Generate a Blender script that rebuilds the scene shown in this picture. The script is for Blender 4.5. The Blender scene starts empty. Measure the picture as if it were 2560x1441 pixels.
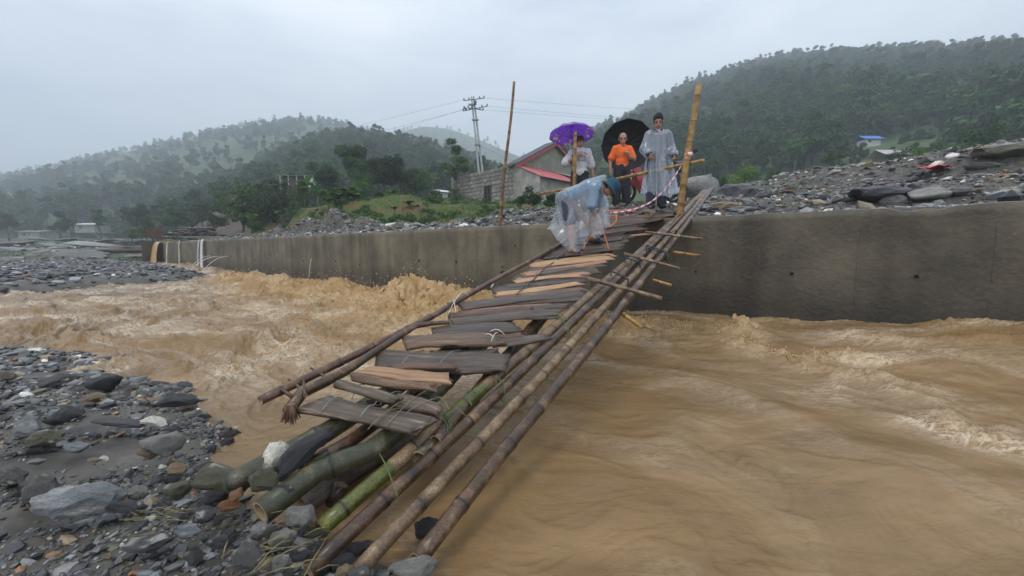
import bpy, bmesh, math, random
import numpy as np
from mathutils import Vector, Matrix, Quaternion
from mathutils import noise as mnoise
rng = np.random.default_rng(7)
random.seed(7)
scene = bpy.context.scene
COL = scene.collection
R = math.radians

# ------------------------------------------------------------------ camera, sky, sun, exposure
EYE = 1.25                      # camera height above mean river level (z = 0)
F = 1000.0                      # focal length in photo pixels (photo is 2560 wide)
PITCH = math.atan(95.5 / F)
cam_d = bpy.data.cameras.new('camera')
cam = bpy.data.objects.new('camera', cam_d)
COL.objects.link(cam)
cam_d.sensor_width = 36.0
cam_d.lens = F / 2560 * 36
cam_d.clip_start = 0.05
cam_d.clip_end = 6000
cam.location = (0, 0, EYE)
cam.rotation_euler = (math.pi / 2 - PITCH, 0, 0)
scene.camera = cam

world = bpy.data.worlds.new('World'); scene.world = world
world.use_nodes = True
wn, wl = world.node_tree.nodes, world.node_tree.links
wn.clear()
w_out = wn.new('ShaderNodeOutputWorld'); w_bg = wn.new('ShaderNodeBackground')
sky = wn.new('ShaderNodeTexSky'); sky.sky_type = 'NISHITA'; sky.sun_disc = False
SUN_EL, SUN_AZ = R(58), R(215)
sky.sun_elevation = SUN_EL; sky.sun_rotation = SUN_AZ
sky.air_density = 1.0; sky.dust_density = 4.0
w_bg.inputs['Strength'].default_value = 0.125
# overcast: the clear sky is mostly hidden behind an even layer of cloud with soft patches
tc = wn.new('ShaderNodeTexCoord')
mp = wn.new('ShaderNodeMapping'); mp.inputs['Scale'].default_value = (1.1, 1.1, 4.0)
nz = wn.new('ShaderNodeTexNoise'); nz.inputs['Scale'].default_value = 1.15; nz.inputs['Detail'].default_value = 5
nz.inputs['Roughness'].default_value = 0.58
rp = wn.new('ShaderNodeValToRGB')
rp.color_ramp.elements[0].position = 0.34; rp.color_ramp.elements[0].color = (4.3, 5.1, 6.4, 1)
rp.color_ramp.elements[1].position = 0.64; rp.color_ramp.elements[1].color = (9.6, 9.9, 10.3, 1)
mx = wn.new('ShaderNodeMixRGB'); mx.inputs['Fac'].default_value = 0.93
wl.new(tc.outputs['Generated'], mp.inputs['Vector']); wl.new(mp.outputs[0], nz.inputs['Vector'])
wl.new(nz.outputs['Fac'], rp.inputs['Fac'])
wl.new(sky.outputs[0], mx.inputs['Color1']); wl.new(rp.outputs[0], mx.inputs['Color2'])
wl.new(mx.outputs[0], w_bg.inputs['Color']); wl.new(w_bg.outputs[0], w_out.inputs['Surface'])

sun_d = bpy.data.lights.new('sun', 'SUN'); sun_d.energy = 1.3; sun_d.angle = R(18); sun_d.color = (1.0, 0.94, 0.86)
sun = bpy.data.objects.new('sun', sun_d); COL.objects.link(sun)
sun.rotation_euler = (math.pi / 2 - SUN_EL, 0, math.pi - SUN_AZ)
sun.location = (0, 0, 60)

scene.view_settings.view_transform = 'Standard'
scene.view_settings.look = 'None'
scene.view_settings.gamma = 1.0
scene.view_settings.use_curve_mapping = False
scene.view_settings.exposure = 0.48
scene.render.engine = 'CYCLES'
cy = scene.cycles
cy.use_denoising = True
cy.max_bounces = 8; cy.diffuse_bounces = 3; cy.glossy_bounces = 3; cy.transmission_bounces = 6
cy.transparent_max_bounces = 16; cy.volume_bounces = 1
cy.sample_clamp_indirect = 6.0

# ------------------------------------------------------------------ helpers
CP, SP = math.cos(PITCH), math.sin(PITCH)
def ray(px, py):
    """direction through a photo pixel, scaled to dY = 1 (world)"""
    u = (px - 1280) / F; v = (720.5 - py) / F
    dy = CP + v * SP
    return np.array([u / dy, 1.0, (-SP + v * CP) / dy])
def at(px, py, Y):
    d = ray(px, py) * Y
    return np.array([d[0], d[1], d[2] + EYE])
def on_z(px, py, z):
    d = ray(px, py)
    return at(px, py, (z - EYE) / d[2])
def wall_y(px, py=600):
    u = ray(px, py)[0]
    return 9.3 / (1 + 0.8 * u)

def tag(o, label=None, cat=None, group=None, kind=None):
    if label: o['label'] = label
    if cat: o['category'] = cat
    if group: o['group'] = group
    if kind: o['kind'] = kind
    return o
def empty(name, loc, label=None, cat=None, group=None, rz=0):
    o = bpy.data.objects.new(name, None); COL.objects.link(o)
    o.location = tuple(loc); o.rotation_euler = (0, 0, rz); o.empty_display_size = .2
    return tag(o, label, cat, group)
def link(name, me, mats=(), parent=None, loc=None):
    o = bpy.data.objects.new(name, me); COL.objects.link(o)
    for m in (mats if isinstance(mats, (list, tuple)) else [mats]):
        if len(me.materials) < len(mats if isinstance(mats, (list, tuple)) else [mats]): me.materials.append(m)
    if loc is not None: o.location = tuple(loc)
    if parent is not None: o.parent = parent
    return o
def np_mesh(name, V, Fc, smooth=True, attrs=None, colors=None):
    """V (n,3); Fc (m,k) array with k = 3 or 4"""
    V = np.asarray(V, dtype=np.float32); Fc = np.asarray(Fc, dtype=np.int32)
    me = bpy.data.meshes.new(name)
    me.vertices.add(len(V)); me.vertices.foreach_set('co', V.ravel())
    m, k = Fc.shape
    me.loops.add(m * k); me.loops.foreach_set('vertex_index', Fc.ravel())
    me.polygons.add(m)
    me.polygons.foreach_set('loop_start', np.arange(0, m * k, k, dtype=np.int32))
    me.polygons.foreach_set('loop_total', np.full(m, k, dtype=np.int32))
    me.polygons.foreach_set('use_smooth', np.full(m, smooth, dtype=bool))
    me.update(calc_edges=True)
    for n, a in (attrs or {}).items():
        at_ = me.attributes.new(n, 'FLOAT', 'POINT'); at_.data.foreach_set('value', np.asarray(a, dtype=np.float32).ravel())
    if colors is not None:
        c = me.color_attributes.new('col', 'FLOAT_COLOR', 'POINT')
        cc = np.ones((len(V), 4), dtype=np.float32); cc[:, :3] = colors
        c.data.foreach_set('color', cc.ravel())
    return me
def py_mesh(name, V, Fs, smooth=False):
    me = bpy.data.meshes.new(name); me.from_pydata([tuple(v) for v in V], [], [tuple(f) for f in Fs])
    me.update()
    if smooth: me.polygons.foreach_set('use_smooth', [True] * len(me.polygons))
    return me

# noise ---------------------------------------------------------------
_P = np.random.default_rng(11).permutation(512).astype(np.int64)
_G = np.random.default_rng(12).normal(size=(512, 2)); _G /= np.linalg.norm(_G, axis=1)[:, None]
def pn(x, y, seed=0):
    x = np.asarray(x, float); y = np.asarray(y, float)
    xi = np.floor(x).astype(np.int64); yi = np.floor(y).astype(np.int64)
    xf = x - xi; yf = y - yi
    u = xf * xf * xf * (xf * (xf * 6 - 15) + 10); v = yf * yf * yf * (yf * (yf * 6 - 15) + 10)
    def g(ix, iy, dx, dy):
        h = _P[(_P[(ix + seed * 37) & 511] + iy) & 511]
        return _G[h, 0] * dx + _G[h, 1] * dy
    a = g(xi, yi, xf, yf); b = g(xi + 1, yi, xf - 1, yf)
    c = g(xi, yi + 1, xf, yf - 1); d = g(xi + 1, yi + 1, xf - 1, yf - 1)
    return ((a + (b - a) * u) + ((c + (d - c) * u) - (a + (b - a) * u)) * v) * 1.5
def fbm(x, y, oct=4, seed=0, gain=.5):
    s = 0; a = 1; f = 1; t = 0
    for i in range(oct):
        s = s + a * pn(x * f + 13.7 * i, y * f - 7.3 * i, seed + i); t += a; a *= gain; f *= 2.03
    return s / t
def ridged(x, y, oct=4, seed=0, gain=.55):
    s = 0; a = 1; f = 1; t = 0
    for i in range(oct):
        s = s + a * (1 - np.abs(pn(x * f + 5.1 * i, y * f + 9.2 * i, seed + i)) * 2.0); t += a; a *= gain; f *= 2.1
    return s / t
def sstep(a, b, x):
    t = np.clip((x - a) / (b - a), 0, 1); return t * t * (3 - 2 * t)
def poly_sdf(poly, X, Y):
    """signed distance to a polygon, positive inside"""
    poly = np.asarray(poly); d = np.full(X.shape, 1e9); ins = np.zeros(X.shape, bool)
    n = len(poly)
    for i in range(n):
        a = poly[i]; b = poly[(i + 1) % n]; e = b - a
        wx = X - a[0]; wy = Y - a[1]
        t = np.clip((wx * e[0] + wy * e[1]) / max(e @ e, 1e-9), 0, 1)
        d = np.minimum(d, (wx - e[0] * t) ** 2 + (wy - e[1] * t) ** 2)
        c = ((a[1] <= Y) & (b[1] > Y)) | ((b[1] <= Y) & (a[1] > Y))
        xc = a[0] + (Y - a[1]) * e[0] / (e[1] if abs(e[1]) > 1e-9 else 1e-9)
        ins ^= c & (X < xc)
    d = np.sqrt(d); return np.where(ins, d, -d)
def line_dist(pts, X, Y):
    pts = np.asarray(pts)[:, :2]; d = np.full(X.shape, 1e9)
    for a, b in zip(pts[:-1], pts[1:]):
        e = b - a; t = np.clip(((X - a[0]) * e[0] + (Y - a[1]) * e[1]) / max(e @ e, 1e-9), 0, 1)
        d = np.minimum(d, (X - a[0] - e[0] * t) ** 2 + (Y - a[1] - e[1] * t) ** 2)
    return np.sqrt(d)
def idw(ctrl, X, Y, p=3.0, eps=.05, default=None):
    ctrl = np.asarray(ctrl, float); num = 0; den = 0
    for c in ctrl:
        w = 1 / ((X - c[0]) ** 2 + (Y - c[1]) ** 2 + eps) ** (p / 2); num = num + w * c[2]; den = den + w
    if default is not None:
        num = num + default[0] * default[1]; den = den + default[1]
    return num / den
def grid_faces(nr, nc, flip=False):
    i = np.arange(nr - 1)[:, None] * nc + np.arange(nc - 1)[None, :]
    f = np.stack([i, i + 1, i + nc + 1, i + nc], -1).reshape(-1, 4)
    return f[:, ::-1] if flip else f

# materials -----------------------------------------------------------
def new_mat(name):
    m = bpy.data.materials.new(name); m.use_nodes = True
    nt = m.node_tree; b = nt.nodes['Principled BSDF']
    return m, nt, b
def mat(name, c1, c2=None, scale=8, rough=.6, bump=0., bscale=None, detail=5, pos=(.35, .65), spec=.5,
        stretch=(1, 1, 1), vcol=0., rand=0., metal=0., c3=None, coat=0., coord='Object'):
    """procedural material: noise between two or three colours, bump, optional vertex colour and per-object variation"""
    m, nt, b = new_mat(name); N, L = nt.nodes, nt.links
    tcn = N.new('ShaderNodeTexCoord'); mpn = N.new('ShaderNodeMapping'); mpn.inputs['Scale'].default_value = stretch
    oi = N.new('ShaderNodeObjectInfo'); cmb = N.new('ShaderNodeVectorMath'); cmb.operation = 'MULTIPLY_ADD'
    cmb.inputs[1].default_value = (37, 51, 23)
    L.new(oi.outputs['Random'], cmb.inputs[0]); L.new(tcn.outputs[coord], cmb.inputs[2]); L.new(cmb.outputs[0], mpn.inputs['Vector'])
    nzn = N.new('ShaderNodeTexNoise'); nzn.inputs['Scale'].default_value = scale; nzn.inputs['Detail'].default_value = detail
    nzn.inputs['Roughness'].default_value = .62
    L.new(mpn.outputs[0], nzn.inputs['Vector'])
    r = N.new('ShaderNodeValToRGB'); e = r.color_ramp.elements
    e[0].position = pos[0]; e[0].color = (*c1, 1); e[1].position = pos[1]; e[1].color = (*(c2 or c1), 1)
    if c3:
        x = e.new(min(.98, pos[1] + .12)); x.color = (*c3, 1)
    L.new(nzn.outputs['Fac'], r.inputs['Fac']); out = r.outputs[0]
    if vcol > 0:
        at_ = N.new('ShaderNodeAttribute'); at_.attribute_name = 'col'
        mm = N.new('ShaderNodeMixRGB'); mm.blend_type = 'MULTIPLY' if vcol >= 1 else 'MIX'
        mm.inputs['Fac'].default_value = 1 if vcol >= 1 else vcol
        L.new(out, mm.inputs['Color1']); L.new(at_.outputs['Color'], mm.inputs['Color2']); out = mm.outputs[0]
    if rand > 0:
        hs = N.new('ShaderNodeHueSaturation'); ma = N.new('ShaderNodeMapRange')
        ma.inputs['To Min'].default_value = 1 - rand; ma.inputs['To Max'].default_value = 1 + rand
        L.new(oi.outputs['Random'], ma.inputs['Value']); L.new(ma.outputs[0], hs.inputs['Value'])
        mh = N.new('ShaderNodeMath'); mh.operation = 'MULTIPLY_ADD'; mh.inputs[1].default_value = .03 * rand / .3; mh.inputs[2].default_value = .5 - .015 * rand / .3
        wh = N.new('ShaderNodeMath'); wh.operation = 'FRACT'; w7 = N.new('ShaderNodeMath'); w7.operation = 'MULTIPLY'; w7.inputs[1].default_value = 7.31
        L.new(oi.outputs['Random'], w7.inputs[0]); L.new(w7.outputs[0], wh.inputs[0]); L.new(wh.outputs[0], mh.inputs[0]); L.new(mh.outputs[0], hs.inputs['Hue'])
        L.new(out, hs.inputs['Color']); out = hs.outputs[0]
    L.new(out, b.inputs['Base Color'])
    b.inputs['Roughness'].default_value = rough; b.inputs['Metallic'].default_value = metal
    b.inputs['Specular IOR Level'].default_value = spec; b.inputs['Coat Weight'].default_value = coat
    b.inputs['Coat Roughness'].default_value = .15
    if bump:
        n2 = N.new('ShaderNodeTexNoise'); n2.inputs['Scale'].default_value = bscale or scale * 4; n2.inputs['Detail'].default_value = 6
        L.new(mpn.outputs[0], n2.inputs['Vector'])
        bn = N.new('ShaderNodeBump'); bn.inputs['Strength'].default_value = bump; bn.inputs['Distance'].default_value = .02
        L.new(n2.outputs['Fac'], bn.inputs['Height']); L.new(bn.outputs[0], b.inputs['Normal'])
    return m

# shape helpers ---------------------------------------------------------
def frame_of(d):
    d = Vector(d).normalized(); up = Vector((0, 0, 1)) if abs(d.z) < .95 else Vector((1, 0, 0))
    a = d.cross(up).normalized(); return a, a.cross(d).normalized(), d
def tube_arrays(pts, radii, seg=10, caps=True, squash=None):
    """tube through pts; returns V, quad faces (caps as centre-fan quads degenerate avoided by tri list)"""
    P = [Vector(p) for p in pts]; n = len(P); V = []; Fq = []
    a0 = None
    for i, p in enumerate(P):
        d = (P[min(i + 1, n - 1)] - P[max(i - 1, 0)])
        if d.length < 1e-9: d = Vector((0, 0, 1))
        if a0 is None: a, b, _ = frame_of(d)
        else:
            d.normalize(); a = (a0 - d * a0.dot(d)).normalized(); b = a.cross(d).normalized()
        a0 = a; r = radii[i] if hasattr(radii, '__len__') else radii
        for k in range(seg):
            t = 2 * math.pi * k / seg; sq = squash or 1
            V.append(p + a * (r * math.cos(t)) + b * (r * math.sin(t) * sq))
    for i in range(n - 1):
        for k in range(seg):
            Fq.append((i * seg + k, i * seg + (k + 1) % seg, (i + 1) * seg + (k + 1) % seg, (i + 1) * seg + k))
    if caps:
        Fq.append(tuple(range(seg))[::-1] if False else tuple(reversed(range(seg))))
        Fq.append(tuple(range((n - 1) * seg, n * seg)))
    return V, Fq
def tube(name, pts, radii, m, parent=None, seg=10, smooth=True, squash=None):
    V, Fq = tube_arrays(pts, radii, seg, True, squash)
    me = py_mesh(name, V, Fq, smooth); return link(name, me, [m], parent)
class MB:
    """collects simple shapes into one mesh"""
    def __init__(s): s.V = []; s.F = []
    def add(s, V, Fs):
        o = len(s.V); s.V += [tuple(v) for v in V]; s.F += [tuple(i + o for i in f) for f in Fs]; return s
    def box(s, c, size, rot=None):
        hx, hy, hz = [q / 2 for q in size]
        V = [Vector((x, y, z)) for x in (-hx, hx) for y in (-hy, hy) for z in (-hz, hz)]
        if rot is not None: V = [rot @ v for v in V]
        V = [v + Vector(c) for v in V]
        return s.add(V, [(0, 1, 3, 2), (4, 6, 7, 5), (0, 4, 5, 1), (2, 3, 7, 6), (0, 2, 6, 4), (1, 5, 7, 3)])
    def tube(s, pts, r, seg=8, squash=None): return s.add(*tube_arrays(pts, r, seg, True, squash))
    def ball(s, c, r, seg=12, rings=8, rot=None):
        rx, ry, rz = r if hasattr(r, '__len__') else (r, r, r); V = []; Fs = []
        for i in range(rings + 1):
            ph = math.pi * i / rings
            for k in range(seg):
                t = 2 * math.pi * k / seg
                v = Vector((rx * math.sin(ph) * math.cos(t), ry * math.sin(ph) * math.sin(t), rz * math.cos(ph)))
                V.append((rot @ v if rot is not None else v) + Vector(c))
        for i in range(rings):
            for k in range(seg): Fs.append((i * seg + k, (i + 1) * seg + k, (i + 1) * seg + (k + 1) % seg, i * seg + (k + 1) % seg))
        return s.add(V, Fs)
    def prism(s, poly, vec):
        """poly: list of 3D points, extruded by vec"""
        n = len(poly); A = [Vector(p) for p in poly]; B = [p + Vector(vec) for p in A]
        return s.add(A + B, [tuple(range(n))[::-1], tuple(range(n, 2 * n))] + [(i, (i + 1) % n, n + (i + 1) % n, n + i) for i in range(n)])
    def build(s, name, m, parent=None, smooth=False, bevel=0):
        me = py_mesh(name, s.V, s.F, smooth)
        o = link(name, me, [m], parent)
        if bevel:
            b = o.modifiers.new('bevel', 'BEVEL'); b.width = bevel; b.segments = 2; b.limit_method = 'ANGLE'
        return o
# ------------------------------------------------------------------ materials of the setting
def ground_mat(name, ca, cb, cc, scale, rough=.85, bump=.4):
    if name == 'turf': return mat(name, ca, cb, scale=scale, rough=rough, bump=bump, bscale=scale * 5, pos=(.32, .50), c3=cc, detail=9)
    m = mat(name, ca, cb, scale=scale, rough=rough, bump=bump, bscale=scale * 5, pos=(.35, .6), c3=cc, coord='Object'); return m
M_silt = ground_mat('silt', (.050, .044, .036), (.10, .090, .073), (.145, .13, .105), 3.0, rough=.6, bump=.5)
M_rubble = ground_mat('rubble_soil', (.050, .045, .038), (.115, .105, .090), (.18, .165, .14), 7.0, rough=.8, bump=.7)
M_turf = ground_mat('turf', (.018, .036, .009), (.070, .098, .020), (.13, .078, .036), 1.0, rough=.95, bump=.5)
M_hill = ground_mat('hill_ground', (.040, .070, .026), (.075, .11, .042), (.11, .14, .06), .06, rough=1, bump=.2)
M_field = ground_mat('hill_meadow', (.040, .066, .026), (.072, .100, .042), (.10, .12, .06), .045, rough=1, bump=.2)
M_earth = ground_mat('bare_earth', (.055, .040, .030), (.10, .075, .056), (.14, .11, .085), .8, rough=.95, bump=.6)

# ------------------------------------------------------------------ hills
def spline(pts, n):
    pts = np.asarray(pts, float); x = pts[:, 0]; t = np.linspace(x[0], x[-1], n)
    return t, [np.interp(t, x, pts[:, k]) for k in range(1, pts.shape[1])]
HILLS = {}
def hill(name, ridge, base, m, nu=160, nv=60, amp=4.0, seed=3, bulge=.02, back=.5, label=None):
    tr, (ry, rd) = spline(ridge, nu); tb, (by, bd) = spline(base, nu)
    rid = np.array([at(a, b, c) for a, b, c in zip(tr, ry, rd)]); bas = np.array([at(a, b, c) for a, b, c in zip(tb, by, bd)])
    V = np.zeros((nv + 12, nu, 3))
    for j in range(nv + 12):
        v = j / (nv - 1) * 1.12 - .12 if j < nv else j / (nv - 1)
        if v <= 1:
            p = bas + (rid - bas) * v; H = (rid - bas)[:, 2]
            p[:, 2] += H * bulge * math.sin(math.pi * max(v, 0))
        else:
            w = (v - 1); p = rid + (rid - bas) * w * 1.5; p[:, 2] = rid[:, 2] - (rid - bas)[:, 2] * (w * back + 2.2 * w * w)
        V[j] = p
    X, Y = V[..., 0], V[..., 1]
    vv = np.clip(np.arange(nv + 12) / (nv - 1), 0, 1)[:, None]
    fade = np.clip(np.sin(np.pi * np.clip(vv, 0, 1)) * 1.6 + .15, 0, 1)
    V[..., 2] += fbm(X / 45, Y / 45, 4, seed) * amp * fade + fbm(X / 9, Y / 9, 3, seed + 5) * amp * .10
    me = np_mesh(name, V.reshape(-1, 3), grid_faces(nv + 12, nu), True)
    o = link(name, me, [m]); tag(o, label, 'hill' if label else None, kind='structure'); HILLS[name] = (V, nv, nu)
    return o
hill('far_left_hill',
     [(-1400, 570, 520), (-500, 490, 520), (-200, 470, 520), (0, 446, 520), (120, 424, 520), (250, 396, 510), (450, 352, 500), (600, 322, 490), (700, 304, 480),
      (790, 303, 480), (850, 312, 480), (920, 336, 480), (1100, 385, 480), (1300, 450, 480)],
     [(-1400, 600, 130), (0, 600, 110), (500, 590, 100), (1300, 570, 110)], M_field, nu=220, nv=80, amp=9, seed=3)
hill('far_middle_hill',
     [(860, 400, 620), (950, 345, 620), (1020, 325, 620), (1060, 317, 620), (1120, 322, 620), (1190, 346, 620), (1260, 376, 620), (1350, 412, 620), (1500, 470, 620)],
     [(860, 520, 400), (1500, 520, 400)], M_field, nu=60, nv=30, amp=5, seed=9)
hill('wooded_middle_hill',
     [(380, 590, 150), (440, 575, 160), (500, 545, 180), (560, 492, 200), (640, 436, 215), (740, 376, 225), (790, 358, 230), (880, 350, 235), (960, 352, 235), (1060, 370, 235),
      (1120, 386, 230), (1200, 420, 225), (1290, 462, 220), (1450, 510, 210)],
     [(380, 590, 75), (600, 580, 62), (900, 560, 60), (1450, 540, 70)], M_hill, nu=140, nv=50, amp=5, seed=17)
hill('right_hill',
     [(1180, 480, 480), (1300, 432, 460), (1400, 380, 440), (1480, 334, 420), (1600, 278, 390), (1700, 230, 370), (1780, 200, 355), (1850, 174, 340), (1950, 150, 325),
      (2080, 140, 310), (2300, 132, 290), (2560, 122, 270), (3100, 100, 240), (4200, 130, 200)],
     [(1180, 520, 90), (1500, 500, 75), (1700, 486, 66), (2100, 460, 56), (2560, 430, 44), (3100, 430, 36), (4200, 450, 30)], M_hill, nu=220, nv=90, amp=7, seed=23)

# ------------------------------------------------------------------ valley floor: one sheet to the foot of the hills
def bank_polys():
    pass
nb = [(-900, 868), (-300, 868), (0, 874), (120, 876), (210, 884), (252, 905), (235, 922), (330, 948), (430, 966), (500, 1002), (518, 1050), (548, 1092), (572, 1128),
      (600, 1172), (640, 1200), (672, 1250), (690, 1300), (780, 1340), (850, 1385), (930, 1420), (1020, 1450)]
near_bar = [tuple(on_z(a, b, 0)[:2]) for a, b in nb] + [(-.15, .55), (.5, .1), (1.2, -1.5), (-1, -5), (-22, -5), (-22, 6)]
fb = [(-700, 742), (0, 738), (150, 728), (300, 712), (420, 706), (512, 692), (470, 677), (420, 668), (350, 661), (300, 655)]
far_bar = [tuple(on_z(a, b, 0)[:2]) for a, b in fb] + [tuple(at(250, 640, 48)[:2]), (-95, 60), (-95, 20)]
near_bar = np.array(near_bar); far_bar = np.array(far_bar)

def bar_height(X, Y):
    wob = fbm(X * 2.2, Y * 2.2, 3, 41) * .10
    d1 = poly_sdf(near_bar, X, Y) + wob * .8
    h1 = np.where(d1 > 0, .17 * (1 - np.exp(-d1 / .55)) + .012 * d1, d1 * .35)
    h1 = h1 + fbm(X * 1.5, Y * 1.5, 4, 31) * .05 * sstep(-.2, .5, d1)
    d2 = poly_sdf(far_bar, X, Y) + fbm(X * .9, Y * .9, 3, 44) * .35
    h2 = np.where(d2 > 0, .34 * (1 - np.exp(-d2 / .5)) + .004 * d2, d2 * .5) + fbm(X * .5, Y * .5, 4, 33) * .14 * sstep(0, 2, d2)
    h = np.maximum(np.clip(h1, -.6, 2), np.clip(h2, -.6, 2))
    return h, d1, d2
def build_bar(name, x0, x1, y0, y1, n1, n2, m):
    X, Y = np.meshgrid(np.linspace(x0, x1, n1), np.linspace(y0, y1, n2)); h, a, b = bar_height(X, Y)
    me = np_mesh(name, np.stack([X, Y, h], -1).reshape(-1, 3), grid_faces(n2, n1), True)
    o = link(name, me, [m]); tag(o, kind='structure'); return o
build_bar('near_gravel_bank', -14, 1.3, -5, 7.5, 420, 340, M_silt)
build_bar('far_gravel_bank', -60, -6, 7.6, 60, 380, 340, M_silt)

# wall line frame: t along the wall (towards the right, nearer), s behind it
WD = np.array([1.0, -0.8]); WD /= np.linalg.norm(WD)
WN = np.array([-WD[1], WD[0]]) * 1.0          # points away from the river (up/behind)
W0 = np.array([0.0, 9.3])
def ts(X, Y): return (X - W0[0]) * WD[0] + (Y - W0[1]) * WD[1], (X - W0[0]) * WN[0] + (Y - W0[1]) * WN[1]
def from_ts(t, s): return W0 + WD * t + WN * s
WTOP = EYE + .55
T_END = ts(*at(392, 605, wall_y(392))[:2])[0]

back_ctrl = []
def bc(px, py, Y): back_ctrl.append(at(px, py, Y))
# crest and slope of the rubble behind the right part of the wall
for px, py, Y in [(1850, 470, 15), (1950, 455, 14), (2050, 440, 12.6), (2150, 422, 11.5), (2330, 404, 10), (2430, 392, 9.6), (2500, 368, 9.2), (2560, 350, 9), (2750, 330, 8.6), (3100, 320, 8),
                  (1850, 505, 9), (2000, 498, 8.2), (2150, 480, 7.6), (2330, 462, 7.0), (2480, 452, 6.8), (2650, 440, 6.4), (1760, 500, 9.2), (1700, 510, 8.8), (1640, 525, 7.6), (1552, 525, 9.3),
                  (1445, 545, 8.2), (1600, 515, 10.5), (1700, 505, 12), (1500, 518, 12), (1400, 520, 13), (1300, 522, 15), (1250, 535, 12), (1330, 535, 10.5),
                  (1100, 552, 13.5), (1180, 545, 14), (1000, 553, 15), (900, 540, 16.5), (830, 521, 18.2), (760, 540, 19.5), (700, 562, 20), (620, 580, 22.5),
                  (560, 590, 25), (480, 592, 30), (420, 596, 34), (1200, 516, 24), (1300, 514, 24), (1400, 515, 25), (1500, 512, 26),
                  (1150, 500, 34), (1290, 506, 30), (1450, 500, 36), (1000, 487, 22), (900, 500, 22), (830, 512, 22.5), (780, 520, 24), (1080, 496, 23), (1110, 516, 21.5),
                  (1800, 490, 30), (2200, 470, 28), (2600, 440, 24), (3000, 430, 22), (700, 560, 35), (560, 578, 45), (1600, 505, 45), (1300, 510, 50), (900, 540, 50)]:
    bc(px, py, Y)
for t in np.linspace(-40, 14, 40):
    p = from_ts(t, .45); back_ctrl.append((p[0], p[1], WTOP + .0))
    if t < -2: p = from_ts(t, 1.3); back_ctrl.append((p[0], p[1], WTOP + .12))
back_ctrl = np.array(back_ctrl)
def back_height(X, Y):
    t, s = ts(X, Y)
    h = idw(back_ctrl, X, Y, p=3.6, eps=.15)
    k = sstep(.2, 1.4, s)
    h = h + (fbm(X * .9, Y * .9, 5, 61) * .16 + fbm(X * .25, Y * .25, 3, 63) * .15) * k
    h = np.where(s < .34, WTOP - .06, h)
    return h
def build_back():
    # adaptive grid in wall coordinates
    t = np.concatenate([np.linspace(-38, -12, 260), np.linspace(-12, 16, 420)[1:]])
    s = np.concatenate([[.1, .2], np.linspace(.3, 8, 190), np.linspace(8, 60, 170)[1:]])
    T, S = np.meshgrid(t, s); X = W0[0] + WD[0] * T + WN[0] * S; Y = W0[1] + WD[1] * T + WN[1] * S
    Z = back_height(X, Y)
    f = grid_faces(len(s), len(t))
    cx = X.reshape(-1)[f].mean(1); cyy = Y.reshape(-1)[f].mean(1)
    u = cx / np.maximum(cyy, .1); px = 1280 + u * F
    tt, ss = ts(cx, cyy)
    # the turf: behind the rubble in the middle and left part
    crest = np.interp(px, [300, 560, 700, 830, 900, 1000, 1100, 1300, 1450, 1600, 1700, 2000, 4000], [35, 27, 21, 19.6, 17.6, 16.2, 15.2, 13.6, 12.5, 12.5, 13, 25, 40])
    isturf = (cyy > crest + fbm(cx * .8, cyy * .8, 3, 71) * 1.2)
    me = np_mesh('bank_ground', np.stack([X, Y, Z], -1).reshape(-1, 3), f, True)
    me.materials.append(M_rubble); me.materials.append(M_turf)
    me.polygons.foreach_set('material_index', isturf.astype(np.int32))
    o = bpy.data.objects.new('bank_ground', me); COL.objects.link(o); tag(o, kind='structure')
build_back()
# the valley floor sheet far left and everywhere below
def build_floor():
    X, Y = np.meshgrid(np.linspace(-700, 700, 180), np.concatenate([np.linspace(-40, 60, 60), np.linspace(60, 800, 120)[1:]]))
    Z = np.full(X.shape, -1.2)
    u = X / np.maximum(Y, 1)
    left = sstep(-.55, -.8, u)
    zl = EYE + .3 + (Y - 40) * .012 + fbm(X * .05, Y * .05, 4, 81) * 1.2
    Z = np.where((Y > 55), -1.2 * (1 - left) + zl * left, Z)
    me = np_mesh('valley_ground', np.stack([X, Y, Z], -1).reshape(-1, 3), grid_faces(*X.shape), True)
    o = link('valley_ground', me, [M_field]); tag(o, kind='structure')
    # green river flat between the far gravel and the foot of the left hill
    X, Y = np.meshgrid(np.linspace(-170, -16, 300), np.linspace(30, 140, 260))
    py = np.interp(Y, [30, 36, 45, 60, 80, 110, 140], [660, 646, 628, 612, 603, 597, 596])
    Z = EYE + (625 - py) / 1000 * Y + fbm(X * .16, Y * .16, 4, 83) * .35
    Z = np.where(Y < 38, Z - (38 - Y) * .02, Z)
    t, s = ts(X, Y)
    Z = np.where((s > -6) & (t > T_END - 7), -1.5, Z)
    me = np_mesh('river_flat', np.stack([X, Y, Z], -1).reshape(-1, 3), grid_faces(*X.shape), True)
    o = link('river_flat', me, [ground_mat('flat_turf', (.045, .048, .040), (.05, .08, .025), (.09, .12, .04), .35, bump=.6)]); tag(o, kind='structure')
    return (X, Y, Z)
FLAT = build_floor()
def flat_height(x, y):
    X, Y, Z = FLAT; i = np.clip(np.searchsorted(Y[:, 0], y), 0, Y.shape[0] - 1); j = np.clip(np.searchsorted(X[0], x), 0, X.shape[1] - 1)
    return Z[i, j]
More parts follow.
